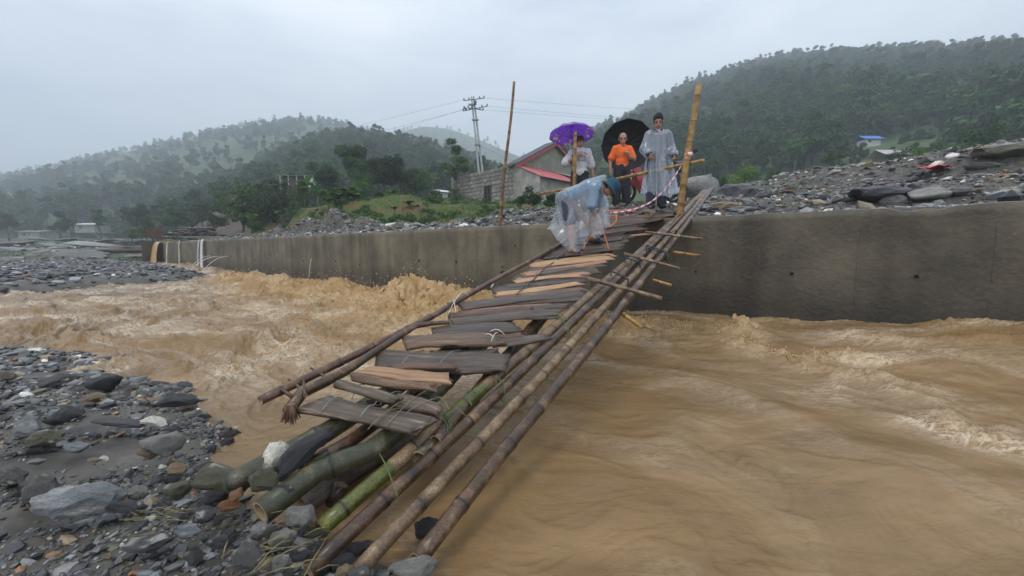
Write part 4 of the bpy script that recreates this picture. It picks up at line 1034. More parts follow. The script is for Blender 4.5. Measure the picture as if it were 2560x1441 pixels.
# the dark slab lying along the bamboo
a = at(688, 1195, 1.62); b = at(812, 1075, 1.86); a[2] += .0; sl = bpy.data.objects.new('stone', rock_mesh(3, 'dark slate', 77)); COL.objects.link(sl)
v = Vector(b) - Vector(a); sl.location = (Vector(a) + Vector(b)) / 2; sl.scale = (v.length / 2 * 1.22, .062, .05)
sl.rotation_euler = v.to_track_quat('X', 'Z').to_euler(); tag(sl, 'long dark slate slab laid on the green bamboo beside the white quartz rock', 'stone')
# boulders on the bank behind the wall
BK = [(1745, 484, 128, 92, 9.2, 'pale grey', 'big white-veined boulder behind the upper ends of the pole bundle'),
 (1830, 495, 100, 62, 8.9, 'slate', 'leaning dark slate block right of the white-veined boulder'),
 (1800, 520, 70, 26, 7.9, 'tan', 'yellowish flat stone under the leaning slate block'),
 (1850, 524, 70, 14, 7.5, 'bluish grey', 'flat bluish stone near the wall top right of the poles'),
 (1760, 528, 60, 16, 7.6, 'dark slate', 'black flat stone beside the wall top behind the poles'),
 (2215, 494, 165, 46, 6.5, 'dark slate', 'long black boulder on the right part of the bank'),
 (2335, 488, 130, 34, 6.6, 'pale grey', 'long rounded whitish boulder right of the black one'),
 (2245, 506, 70, 30, 6.1, 'pale grey', 'small whitish boulder in front of the long black one'),
 (2410, 487, 60, 18, 6.5, 'dark slate', 'dark flat stone right of the whitish boulders'),
 (2450, 478, 36, 18, 6.6, 'tan', 'tan cobble on the rubble near the right edge'),
 (2060, 496, 34, 14, 7.0, 'slate', 'slate cobble in the middle of the right rubble'),
 (2090, 482, 28, 8, 8, 'bluish grey', 'flat bluish cobble above the slate one'),
 (1970, 480, 34, 10, 8.8, 'rusty', 'rust coloured stone on the rubble right of the boulders'),
 (2200, 462, 40, 10, 7.8, 'pale grey', 'pale flat stone above the long black boulder'),
 (2270, 464, 46, 12, 7.5, 'rusty', 'brownish red stone above the long whitish boulder'),
 (2540, 385, 160, 44, 8.2, 'olive', 'mossy brown ledge of rock at the right end of the heap'),
 (2465, 418, 90, 14, 7.9, 'pale grey', 'pale slab below the ledge on the right heap'),
 (2520, 372, 70, 26, 8.8, 'grey', 'grey slab on the crest of the right heap'), (2555, 352, 60, 22, 9.0, 'slate', 'slate slab at the top right end of the heap'),
 (2440, 392, 60, 14, 9.2, 'slate', 'flat slate slab on the crest left of the heap top'), (2470, 378, 50, 20, 9.2, 'bluish grey', 'bluish block on the crest below the heap top'),
 (1945, 461, 20, 8, 12, 'tan', 'small tan stone on the crest of the right rubble'),
 (2110, 437, 24, 7, 11.5, 'grey', 'grey stone on the crest of the right rubble'),
 (890, 537, 32, 15, 17, 'dark slate', 'smooth black boulder right of the left rubble mound'),
 (735, 562, 24, 22, 18.5, 'pale grey', 'upright pale stone on the left rubble slope'),
 (625, 561, 12, 10, 22, 'pale grey', 'round pale stone at the left tip of the rubble'),
 (866, 557, 20, 9, 15.8, 'pale grey', 'pale flat stone below the smooth black boulder'),
 (1030, 543, 16, 13, 15, 'rusty', 'small pointed reddish stone on the rubble crest'),
 (1146, 534, 16, 12, 14, 'grey', 'round grey boulder on the rubble left of the pair by the turf'),
 (1170, 534, 20, 11, 13.8, 'pale grey', 'pale boulder right of the round grey one near the turf'),
 (1005, 551, 28, 8, 14.5, 'dark slate', 'dark flat boulder on the rubble crest right of the mound'),
 (1088, 549, 22, 10, 13.5, 'dark slate', 'black boulder in the middle of the left rubble'), (1115, 547, 16, 9, 13.4, 'dark slate', 'small black boulder beside the middle one'),
 (985, 557, 46, 18, 14, 'white', 'large whitish rock on the left rubble'), (1045, 566, 52, 12, 12.6, 'pale grey', 'long low whitish rock near the wall top'),
 (975, 573, 20, 9, 12.4, 'slate', 'dark stone touching the wall top on the left'), (995, 571, 16, 9, 12.3, 'brown', 'brown stone touching the wall top on the left'),
 (1087, 565, 14, 13, 12.0, 'dark slate', 'black upright stone near the wall top'), (1130, 558, 20, 12, 12, 'tan', 'tan stone above the wall top left of the tall thin pole'),
 (1177, 555, 18, 17, 11.6, 'dark slate', 'large dark stone left of the tall thin pole'), (1200, 551, 14, 12, 11.5, 'tan', 'tan stone just left of the tall thin pole'),
 (1215, 554, 26, 14, 11.2, 'slate', 'slate stone at the foot of the tall thin pole'), (1320, 548, 34, 14, 10, 'grey', 'grey stone between the tall thin pole and the crouching man'),
 (1350, 540, 20, 8, 11, 'dark slate', 'dark stone left of the crouching man'),
 (1590, 525, 26, 10, 8.0, 'grey', 'grey stone between the feet of the two standing men'),
 (1618, 532, 30, 12, 7.3, 'tan', 'yellowish stone under the feet of the man in the clear raincoat'), (1660, 531, 44, 12, 7.25, 'pale grey', 'flat pale stone at the deck end beside the raincoat man'),
 (1690, 540, 30, 10, 7.1, 'olive', 'greenish stone at the foot of the thick bamboo post')]
for i, (px, py, w, h, Y, c, lb) in enumerate(BK):
    p = at(px, py, Y); g = float(back_height(np.array([p[0]]), np.array([p[1]]))[0])
    # slide along the view ray until the stone sits on the bank
    for _ in range(30):
        g = float(back_height(np.array([p[0]]), np.array([p[1]]))[0]); e = p[2] - g
        if abs(e) < .03: break
        Y2 = p[1] + (.25 if e > 0 else -.25) * min(1, abs(e) * 4); p2 = at(px, py, Y2)
        if abs(p2[1] - Y) > 2.5: break
        p = p2
    o = stone(px, py, w, h, c, lb, Y=p[1], seed=200 + i, sink=.15)
    o.location.z = min(o.location.z, g + o.scale.z * .5); o.location.z = max(o.location.z, g - o.scale.z * .2)

# the other countable stones, each labelled by its colour, its neighbour and its rank from it
def more_stones(n, seed, gen, group, where):
    r = random.Random(seed); placed = []
    for k in range(n):
        P, sz, colour = gen(r)
        if P is None: continue
        o = bpy.data.objects.new('stone', rock_mesh(r.randrange(len(ROCK2)), colour, r.randrange(3))); COL.objects.link(o)
        fl = r.uniform(.35, .7); o.scale = (sz, sz * r.uniform(.55, .85), sz * fl); o.rotation_euler = (r.uniform(-.25, .25), r.uniform(-.25, .25), r.uniform(0, 6.28))
        o.location = (P[0], P[1], P[2] + sz * fl * .2); placed.append((o, colour))
    cnt = {}
    anchors = [(l[3].location.copy(), l[2]) for l in LAND]
    todo = []
    for o, c in placed:
        a, lb = min(anchors, key=lambda q: (q[0] - o.location).length); todo.append(((a - o.location).length, o, c, lb))
    todo.sort(key=lambda q: q[0])
    for d, o, c, lb in todo:
        key = (c, lb); cnt[key] = cnt.get(key, 0) + 1
        short = ' '.join(lb.split()[:9]); od = ['nearest', 'second nearest', 'third nearest', 'fourth nearest', 'fifth nearest', 'sixth nearest', 'seventh nearest', 'eighth nearest', 'ninth nearest', 'tenth nearest', 'farther', 'farther']
        while short.split()[-1] in ('the', 'a', 'of', 'and', 'with', 'in', 'on', 'at', 'by', 'beside', 'against', 'above', 'under', 'near', 'behind', 'below', 'left', 'right', 'between', 'just', 'big', 'dark', 'its', 'green', 'two', 'long', 'black', 'tall', 'thin', 'white', 'flat', 'wall', 'tan', 'picture', 'bluish', 'olive', 'standing', 'touching', 'lower', 'upper', 'pale', 'blue-grey', 'far', 'water', 'pointed', 'out', 'brown'): short = ' '.join(short.split()[:-1])
        tag(o, f"{c} stone {od[min(cnt[key], 12) - 1]} to the {short}", 'stone', group)
def gen_near(r):
    for _ in range(60):
        x = r.uniform(-3.6, .1); y = r.uniform(.9, 4.2) if r.random() < .75 else r.uniform(3, 6)
        if abs(x) > 1.35 * y + .1: continue
        h, d1, _ = bar_height(np.array([x]), np.array([y]))
        if d1[0] < -.04 or (mudmask(np.array([x]), np.array([y]))[0] > .45 and r.random() < .9): continue
        sz = r.uniform(.018, .036) * (1 + .45 * max(0, y - 1.2)) * (1.5 if r.random() < .2 else 1)
        if d1[0] < .25 and r.random() < .5: sz *= 1.25
        c = r.choices(PAL_N, MIXN)[0]; return (x, y, h[0]), sz, c
    return None, 0, ''
more_stones(165, 970, gen_near, 'loose stones on the near gravel', '')
def gen_bank(r):
    for _ in range(60):
        px = r.uniform(560, 2560); t, s = ts(*at(px, 600, wall_y(px))[:2]); s = r.uniform(.5, 5.5); X, Y = from_ts(t + r.uniform(-1, 3), s)
        if px < 1500 and s > 3.2: continue
        z = float(back_height(np.array([X]), np.array([Y]))[0]); return (X, Y, z), r.uniform(.06, .15) * (1.4 if r.random() < .2 else 1) * max(.7, Y / 11), r.choices(PAL_N, MIXB)[0]
more_stones(38, 971, gen_bank, 'loose stones on the bank behind the wall', '')
# rock slabs on the far river flat
SLAB = [(40, 655, 130, 26, 34), (105, 648, 90, 34, 34), (190, 640, 140, 30, 37), (300, 628, 150, 22, 42), (60, 628, 150, 14, 46), (230, 612, 120, 14, 52), (140, 616, 110, 10, 52), (330, 604, 80, 10, 58),
        (20, 612, 100, 12, 56), (270, 601, 90, 8, 62), (80, 662, 60, 14, 31), (350, 640, 70, 10, 38), (170, 600, 60, 7, 66), (90, 598, 50, 6, 68)]
for i, (px, py, w, h, Y) in enumerate(SLAB):
    nm = ['lowest', 'round pale', 'long layered', 'long dark', 'thin grey', 'stepped', 'low narrow', 'small crest', 'left edge', 'farthest left', 'smooth light', 'right end', 'small distant', 'tiny distant'][i]
    o = stone(px, py, w, h, ['pale grey', 'olive', 'grey', 'brown', 'grey'][i % 5], f"{nm} weathered rock slab on the river flat far left", Y=Y, seed=400 + i, sink=.3, rot=.1 * (i % 3), name='rock_slab')
    o['category'] = 'rock'
# dry stone pile of stacked slates at the far end of the wall
pile = empty('slate_pile', at(480, 588, 29), 'low stacked pile of dark flat slates on the grass by the far wall end', 'stone pile')
r = random.Random(31)
for lay in range(5):
    for k in range(17 - lay * 2):
        px = 420 + lay * 9 + k * 8.3 + r.uniform(-2, 2); p = at(px, 588 - lay * 4.2 + r.uniform(-.8, .8), 29 + r.uniform(-.3, .6)); c = r.choice(['dark slate', 'slate', 'brown', 'grey'])
        o = bpy.data.objects.new('slate', rock_mesh(r.randrange(len(ROCK2)), c, r.randrange(3))); COL.objects.link(o); o.parent = pile
        o.location = Vector(p) - pile.location; o.scale = (r.uniform(.16, .30), r.uniform(.15, .25), r.uniform(.05, .09)); o.rotation_euler = (r.uniform(-.2, .2), r.uniform(-.3, .3), r.uniform(-.5, .5))

# rough broken rock over the far river flat
r = np.random.default_rng(995); n = 2600; X = -75 + 58 * r.random(n); Y = 32 + 42 * r.random(n); u = 1280 + 1000 * X / Y; k = (u > -150) & (u < 365) & (fbm(X * .12, Y * .12, 3, 88) > -.15); X, Y = X[k], Y[k]
Z = flat_height(X, Y); k = Z > .3; scatter('flat_rocks', np.stack([X, Y, Z], 1)[k], (.12 + .6 * r.random(k.sum()) ** 3), 996, [10, 20, 34, 22, 6, 10, 1, 0, 3, 6], (.2, .45))
# ------------------------------------------------------------------ bamboo and plank footbridge
DK = [(0.5, -1.20), (2, -.87), (3, -.66), (4, -.42), (5.4, -.08), (6.4, .25), (7.4, .62), (9, 1.2)]
def deck_z(Y): return EYE + float(np.interp(Y, [a for a, b in DK], [b for a, b in DK]))
def on_surf(px, py, fn, lo=.6, hi=11):
    d = ray(px, py)
    f = lambda Y: d[2] * Y + EYE - fn(Y)
    ys = np.linspace(lo, hi, 400); v = [f(y) for y in ys]
    best = None
    for i in range(len(ys) - 1):
        if v[i] * v[i + 1] <= 0:
            best = ys[i] + (ys[i + 1] - ys[i]) * v[i] / (v[i] - v[i + 1] + 1e-12); break
    if best is None: best = ys[int(np.argmin(np.abs(v)))]
    return Vector(at(px, py, best))
def deck_pt(px, py): return on_surf(px, py, deck_z)
def pole_z(Y): return EYE - 1.10 + .31 * (Y - 1.58)
def pole_pt(px, py): return on_surf(px, py, pole_z, .8, 11)

def bamboo_mat(name, c1, c2, c3, rough=.45, under=None, scale=7):
    m, nt, b = new_mat(name); N, L = nt.nodes, nt.links
    tcn = N.new('ShaderNodeTexCoord'); oi = N.new('ShaderNodeObjectInfo')
    ad = N.new('ShaderNodeVectorMath'); ad.operation = 'MULTIPLY_ADD'; ad.inputs[1].default_value = (11, 7, 5); L.new(oi.outputs['Random'], ad.inputs[0]); L.new(tcn.outputs['Object'], ad.inputs[2])
    n1 = N.new('ShaderNodeTexNoise'); n1.inputs['Scale'].default_value = scale; n1.inputs['Detail'].default_value = 9; n1.inputs['Roughness'].default_value = .72; L.new(ad.outputs[0], n1.inputs['Vector'])
    r1 = N.new('ShaderNodeValToRGB'); e = r1.color_ramp.elements; e[0].position = .36; e[0].color = (*c1, 1); e[1].position = .53; e[1].color = (*c2, 1); x = e.new(.68); x.color = (*c3, 1)
    L.new(n1.outputs['Fac'], r1.inputs['Fac'])
    n2 = N.new('ShaderNodeTexNoise'); n2.inputs['Scale'].default_value = 120; n2.inputs['Detail'].default_value = 4; L.new(ad.outputs[0], n2.inputs['Vector'])
    r2 = N.new('ShaderNodeValToRGB'); e = r2.color_ramp.elements; e[0].position = .42; e[0].color = (.55, .52, .5, 1); e[1].position = .58; e[1].color = (1.15, 1.15, 1.15, 1); L.new(n2.outputs['Fac'], r2.inputs['Fac'])
    mu = N.new('ShaderNodeMixRGB'); mu.blend_type = 'MULTIPLY'; mu.inputs['Fac'].default_value = .7; L.new(r1.outputs[0], mu.inputs['Color1']); L.new(r2.outputs[0], mu.inputs['Color2'])
    na = N.new('ShaderNodeAttribute'); na.attribute_name = 'node'; mm = N.new('ShaderNodeMixRGB'); mm.inputs['Color2'].default_value = (c1[0] * .5, c1[1] * .5, c1[2] * .5, 1)
    L.new(na.outputs['Fac'], mm.inputs['Fac']); L.new(mu.outputs[0], mm.inputs['Color1']); out = mm.outputs[0]
    L.new(out, b.inputs['Base Color']); b.inputs['Roughness'].default_value = rough; b.inputs['Coat Weight'].default_value = .12; b.inputs['Coat Roughness'].default_value = .2
    bn = N.new('ShaderNodeBump'); bn.inputs['Strength'].default_value = .35; bn.inputs['Distance'].default_value = .006; L.new(n1.outputs['Fac'], bn.inputs['Height']); L.new(bn.outputs[0], b.inputs['Normal'])
    return m
M_bdry = bamboo_mat('weathered_bamboo', (.055, .032, .017), (.19, .12, .062), (.38, .27, .15))
M_bdry2 = bamboo_mat('grey_bamboo', (.055, .045, .038), (.15, .12, .095), (.27, .23, .19))
M_bdark = bamboo_mat('dark_bamboo', (.022, .012, .007), (.085, .045, .022), (.30, .18, .09), rough=.35)
M_bgreen = bamboo_mat('green_bamboo', (.045, .034, .014), (.105, .115, .016), (.20, .19, .045), rough=.3, scale=5)
M_bmoss = bamboo_mat('muddy_green_bamboo', (.014, .022, .008), (.060, .056, .028), (.19, .15, .085), rough=.45, scale=6)
M_byel = bamboo_mat('yellow_bamboo', (.13, .06, .016), (.36, .20, .035), (.52, .33, .08), rough=.35, scale=7)
M_bred = bamboo_mat('reddish_bamboo', (.045, .020, .014), (.12, .055, .030), (.26, .15, .075), rough=.35)
M_cut = mat('cut_bamboo', (.22, .15, .08), (.34, .25, .14), scale=30, rough=.8)
def bamboo(name, pts, r0, r1, m, parent=None, spacing=.32, seed=0, seg=14, nodes=True, hollow=True, wob=.006, slant=0):
    """pole with swollen, grooved nodes and hollow cut ends"""
    P = [Vector(p) for p in pts]; L = [0]
    for a, b in zip(P[:-1], P[1:]): L.append(L[-1] + (b - a).length)
    T = L[-1]; r = random.Random(seed); rings = []; t = 0
    nd = []; q = r.uniform(.05, spacing)
    while q < T - .02: nd.append(q); q += spacing * r.uniform(.8, 1.2)
    S = sorted(set([round(x, 4) for x in list(np.linspace(0, T, max(3, int(T / .12)))) + ([n + d for n in nd for d in (-.022, -.009, -.003, .003, .010, .024)] if nodes else []) if 0 <= x <= T]))
    pts2, rad, nm = [], [], []
    ph = r.random() * 6
    for s in S:
        k = 0
        while k < len(L) - 2 and s > L[k + 1]: k += 1
        p = P[k].lerp(P[k + 1], (s - L[k]) / max(L[k + 1] - L[k], 1e-6)); f = s / T; rr = r0 + (r1 - r0) * f
        w = Vector((math.sin(s * 2.1 + ph), math.cos(s * 1.7 + ph), math.sin(s * 2.6 + ph * 2))) * wob
        d = min([abs(s - n) for n in nd], default=1); bump = (1 + .11 * math.exp(-(d - .009) ** 2 / .00006) - .05 * (d < .002)) if nodes else 1 + .05 * math.sin(s * 9 + ph)
        pts2.append(p + w); rad.append(rr * bump); nm.append(1.0 if d < .0035 else (.25 if d < .012 else 0))
    if not nodes: nm = [0] * len(S)
    V, Fq = tube_arrays(pts2, rad, seg, False); n = len(S); attr = [x for x in nm for _ in range(seg)]; mi = [0] * len(Fq)
    for end in (0, n - 1):
        base = end * seg; c = pts2[end]; d = (pts2[1] - pts2[0]).normalized() if end == 0 else (pts2[-2] - pts2[-1]).normalized()
        o = len(V)
        for k in range(seg): V.append(c + (V[base + k] - c) * .74)
        for k in range(seg): V.append(c + (V[base + k] - c) * .70 + d * .05)
        attr += [0] * (2 * seg)
        for k in range(seg):
            k2 = (k + 1) % seg; A, B, C_, D_ = base + k, base + k2, o + k2, o + k
            Fq.append((A, B, C_, D_) if end else (A, D_, C_, B)); mi.append(1)
            A, B, C_, D_ = o + k, o + k2, o + seg + k2, o + seg + k; Fq.append((A, B, C_, D_) if end else (A, D_, C_, B)); mi.append(1)
        Fq.append(tuple(range(o + seg, o + 2 * seg)) if end else tuple(reversed(range(o + seg, o + 2 * seg)))); mi.append(2)
    me = py_mesh(name, V, Fq, True); a_ = me.attributes.new('node', 'FLOAT', 'POINT'); a_.data.foreach_set('value', np.array(attr, np.float32))
    for q in (m, M_cut, M_dark): me.materials.append(q)
    me.polygons.foreach_set('material_index', mi)
    o = bpy.data.objects.new(name, me); COL.objects.link(o)
    if parent is not None: o.parent = parent
    return o
def ctr(e, v): return Vector(v) - e.location

BR = empty('foot_bridge', (0, 0, 0), 'makeshift footbridge of split planks on bamboo leading up to the wall top', 'footbridge')
PB = empty('pole_bundle', (0, 0, 0), 'four long lashed bamboo poles lying along the right side of the plank deck', 'pole bundle')

# wood -------------------------------------------------------------------------------------
def wood_mat(name, c1, c2, c3=None, rough=.45, scale=5, coat=.15):
    m = mat(name, c1, c2, scale=scale, rough=rough, bump=.55, bscale=18, stretch=(1, 1, 1), rand=.22, c3=c3, pos=(.34, .6), coat=coat); return m
M_wgrey = wood_mat('wet_grey_wood', (.030, .020, .013), (.112, .076, .050), (.30, .22, .15))
M_wdark = wood_mat('wet_dark_wood', (.024, .014, .008), (.085, .050, .030), (.25, .17, .11), rough=.34, coat=.3)
M_wbrown = wood_mat('brown_wood', (.045, .022, .012), (.160, .085, .045), (.33, .20, .115))
M_wtan = wood_mat('fresh_tan_wood', (.30, .17, .075), (.50, .32, .165), (.58, .40, .23), rough=.6, coat=0)
M_wpink = wood_mat('fresh_pink_wood', (.24, .12, .07), (.38, .20, .115), (.46, .28, .17), rough=.55, coat=0)
def plank(A, B, width, thick, m, seed, log=False, ends=.35, lift=0., tw=0., name='plank', label=None):
    """irregular hewn plank from A to B (world), width across, built on its own frame"""
    r = random.Random(seed); A = Vector(A); B = Vector(B); d = B - A; Lh = d.length; d.normalize()
    slope = Vector((0, 1, .27)).normalized(); w = (slope - d * slope.dot(d)).normalized(); up = d.cross(w).normalized()
    if up.z < 0: up = -up
    q = Quaternion(d, tw); w = q @ w; up = q @ up
    n = max(8, int(Lh / .05)); seg = 10; V = []; ph = [r.random() * 10 for _ in range(4)]
    bow = r.uniform(-.015, .015); bowz = r.uniform(-.012, .012)
    e0, e1 = r.uniform(-.4, .4) * width, r.uniform(-.4, .4) * width
    taper0, taper1 = r.uniform(.72, 1), r.uniform(.72, 1)
    for i in range(n + 1):
        t = i / n; hw = width / 2 * (taper0 + (taper1 - taper0) * t) * (1 + .08 * math.sin(t * 7 + ph[0]) + .05 * math.sin(t * 17 + ph[1]) + .13 * mnoise.noise(Vector((t * Lh * 9, seed * 1.7, 0))))
        th = thick * (1 + .12 * math.sin(t * 9 + ph[2]))
        c = A + d * Lh * t + w * (bow * math.sin(math.pi * t)) + up * (lift + bowz * math.sin(math.pi * t))
        en = math.exp(-t * 14) + math.exp(-(1 - t) * 14)
        for k in range(seg):
            a = 2 * math.pi * k / seg + .31; ca, sa = math.cos(a), math.sin(a)
            if log: x, z = ca, sa * (1 if sa > 0 else .5)
            else: x = math.copysign(abs(ca) ** .35, ca); z = math.copysign(abs(sa) ** .55, sa)
            j = mnoise.noise(Vector((t * 9 + ph[3], x * 1.3, z + seed * .37)))
            sh = (e0 * x * max(0, 1 - t * 6) - e1 * x * max(0, 1 - (1 - t) * 6)) * .8
            V.append(c + w * (hw * x * (1 + .07 * j)) + up * (th / 2 * z * (1 + .3 * j)) + d * (sh + (j * .05 + .02 * mnoise.noise(Vector((x * 5, z * 4, seed)))) * min(1, en)))
    Fs = [(i * seg + k, i * seg + (k + 1) % seg, (i + 1) * seg + (k + 1) % seg, (i + 1) * seg + k) for i in range(n) for k in range(seg)]
    o0 = len(V); V.append(sum((V[k] for k in range(seg)), Vector()) / seg - d * .008); V.append(sum((V[n * seg + k] for k in range(seg)), Vector()) / seg + d * .008)
    Fs += [(o0, (k + 1) % seg, k) for k in range(seg)] + [(o0 + 1, n * seg + k, n * seg + (k + 1) % seg) for k in range(seg)]
    # local frame so that the wood grain runs along the plank
    M = Matrix((d, w, up)).transposed().to_4x4(); M.translation = (A + B) / 2; Mi = M.inverted()
    me = py_mesh(name, [Mi @ v for v in V], Fs, False); me.materials.append(m)
    me.polygons.foreach_set('use_smooth', [True] * (n * seg) + [False] * (2 * seg))
    for p in me.polygons: pass
    o = bpy.data.objects.new(name, me); COL.objects.link(o); o.matrix_world = M; o.parent = BR
    if label: o['label'] = label
    return o
for m_ in (M_wgrey, M_wdark, M_wbrown, M_wtan, M_wpink):      # grain stretched along local x
    for nd_ in m_.node_tree.nodes:
        if nd_.type == 'MAPPING': nd_.inputs['Scale'].default_value = (.7, 9, 9)
PL = [  # left end, right end, apparent width px, thickness m, material, log?
 ((785, 1020), (1056, 1074), 46, .035, 'g', 0, 'broad rotten grey plank, nearest of the deck'),
 ((850, 984), (996, 1026), 30, .06, 'g', 1, None), ((990, 1012), (1108, 1040), 40, .05, 'g', 0, 'short grey plank with a splintered brown end'),
 ((882, 964), (1090, 992), 30, .06, 'b', 1, 'split round log with yellow-brown bark'), ((908, 942), (1120, 966), 32, .022, 't', 0, 'freshly split tan board with a pointed end'),
 ((975, 935), (1142, 932), 18, .03, 'b', 0, None), ((942, 905), (1268, 915), 58, .035, 'g', 0, 'wide wavy-edged grey plank tied with two wires'),
 ((1010, 872), (1245, 862), 38, .035, 'b', 0, None), ((1230, 866), (1362, 848), 22, .02, 'g', 0, None),
 ((1085, 845), (1292, 829), 30, .03, 'g', 0, None), ((1108, 826), (1284, 815), 13, .03, 'b', 1, None), ((1128, 818), (1402, 790), 26, .04, 'g', 1, None),
 ((1122, 799), (1350, 778), 22, .05, 'b', 1, None), ((1330, 783), (1420, 774), 16, .03, 'g', 1, None), ((1150, 784), (1382, 766), 9, .018, 'p', 0, None),
 ((1148, 776), (1462, 742), 17, .03, 'd', 0, None), ((1245, 757), (1402, 735), 11, .02, 'p', 0, None), ((1243, 744), (1448, 716), 12, .02, 't', 0, None),
 ((1232, 732), (1472, 694), 26, .03, 'd', 0, None), ((1292, 713), (1448, 697), 8, .02, 't', 0, None), ((1282, 704), (1492, 678), 15, .025, 'd', 0, None),
 ((1312, 694), (1512, 660), 11, .02, 'p', 0, None), ((1316, 684), (1500, 664), 12, .03, 'd', 1, None), ((1320, 672), (1524, 651), 12, .03, 't', 1, None), ((1334, 660), (1530, 640), 8, .02, 't', 0, None),
 ((1348, 652), (1542, 626), 14, .03, 'd', 0, None), ((1368, 632), (1554, 612), 12, .03, 'd', 0, None), ((1392, 620), (1560, 602), 10, .025, 'g', 0, None),
 ((1440, 606), (1620, 588), 9, .02, 'p', 0, 'long freshly cut pinkish board jutting out on the right'), ((1430, 598), (1602, 577), 13, .03, 'd', 0, None),
 ((1440, 588), (1590, 570), 10, .03, 'g', 0, None), ((1490, 578), (1642, 556), 16, .05, 'g', 1, None), ((1500, 566), (1655, 549), 9, .03, 'b', 0, None), ((1515, 549), (1692, 541), 22, .03, 'b', 0, 'wide brown board at the top of the deck')]
MM = {'g': M_wgrey, 'd': M_wdark, 'b': M_wbrown, 't': M_wtan, 'p': M_wpink}
for i, (a, b, w, th, m, lg, lb) in enumerate(PL):
    A, B = deck_pt(*a), deck_pt(*b); c = ((a[0] + b[0]) / 2, (a[1] + b[1]) / 2)
    th = th * (.65 if i > 8 else .9); w = max(w * .55, w - th / A.y * 1000 * .45)
    wm = (deck_pt(c[0], c[1] - w / 2) - deck_pt(c[0], c[1] + w / 2)).length
    wm = max(.03, min(.24, wm * (1.0 if i > 5 else 1.0)))
    plank(A, B, wm, th, MM[m], 1000 + i, bool(lg), lift=.01 + (.018 if i % 2 else 0) + (.03 if i == 4 else 0) + th / 2, tw=random.Random(i).uniform(-.10, .14), label=lb)

# long bearers under the planks
def along(pts, dz, fn=deck_pt): return [fn(*p) - Vector((0, 0, dz)) for p in pts]
bamboo('bamboo_pole', [Vector(on_z(560, 1235, .16)), Vector(at(600, 1200, 1.70)), *along([(820, 1045), (1000, 935), (1180, 812), (1330, 690), (1440, 600), (1500, 548)], .075)], .052, .045, M_bmoss, BR, seed=1, wob=.003)['label'] = 'green bamboo bearer partly under the stones'
g1 = [Vector(on_z(650, 1285, .20)), Vector(at(790, 1180, 1.72)), *along([(940, 1082), (1080, 955), (1230, 810), (1360, 690), (1470, 600), (1540, 548)], .085)]
bamboo('bamboo_pole', g1, .052, .045, M_bmoss, BR, seed=2, wob=.003)['label'] = 'thick muddy green bamboo bearer with a flattened butt'
bamboo('bamboo_pole', [Vector(at(760, 1175, 1.72)), *along([(880, 1060), (1050, 935), (1200, 812), (1345, 690), (1500, 560)], .09)], .034, .034, M_bdark, BR, seed=3)
bamboo('bamboo_pole', along([(1085, 1060), (1200, 930), (1310, 815), (1420, 700), (1530, 610), (1610, 548)], .09), .036, .036, M_bdark, BR, seed=4)
bamboo('bamboo_pole', along([(1050, 1085), (1160, 965), (1290, 835), (1400, 715), (1500, 620), (1590, 550)], .13), .045, .045, M_bmoss, BR, seed=5)
# washed log in the water below the deck
lg = bamboo('drift_log', [Vector(on_z(745, 1262, .06)), Vector(on_z(900, 1150, .10)), Vector(on_z(1070, 1045, .14))], .055, .10, M_bdry2, None, seed=6, nodes=False)
tag(lg, 'grey drift log lying in the shallow water under the deck', 'log')
tag(bamboo('bamboo_offcut', [Vector(on_z(828, 1268, .0)), Vector(on_z(850, 1215, .09))], .036, .036, M_bdark, None, seed=7), 'dark bamboo stump end poking from the water left of the yellow-green pole', 'bamboo')
# left hand rail: long reddish pole and the dark twisted branch beside it
def rail_pt(px, py): return deck_pt(px, py) + Vector((0, 0, .06))
bamboo('bamboo_rail', [rail_pt(650, 1032), rail_pt(860, 925), rail_pt(1085, 806), rail_pt(1170, 755), rail_pt(1400, 622), rail_pt(1495, 548)], .026, .024, M_bred, BR, seed=8, wob=.004)['label'] = 'reddish bamboo edge pole on the left of the deck'
bamboo('branch', [rail_pt(722, 1040) - Vector((0, 0, .03)), rail_pt(760, 1002), rail_pt(850, 960), rail_pt(950, 893), rail_pt(1040, 835), rail_pt(1085, 830), rail_pt(1122, 828)], .034, .018, M_bdark, BR, seed=9, nodes=False, wob=.010)['label'] = 'dark twisted branch tied under the edge pole'
mb = MB(); e0 = rail_pt(728, 1040)
for k in range(26):
    a = random.uniform(-.03, .03); b_ = random.uniform(-.03, .03); mb.tube([e0 + Vector((a * .5, b_ * .5, .0)), e0 + Vector((a, b_, -.05)), e0 + Vector((a * 1.4, b_ * 1.4, -.075 - .03 * random.random()))], [.008, .006, .002], 4)
mb.build('frayed_end', M_bred, BR)
for (x, y), (x2, y2) in [((780, 951), (830, 975)), ((726, 982), (765, 1005)), ((757, 985), (762, 1018)), ((700, 1010), (730, 1022))]:
    bamboo('twig', [rail_pt(x, y) + Vector((0, 0, .02)), rail_pt(x2, y2)], .007, .011, M_bdark, BR, nodes=False, seed=x)

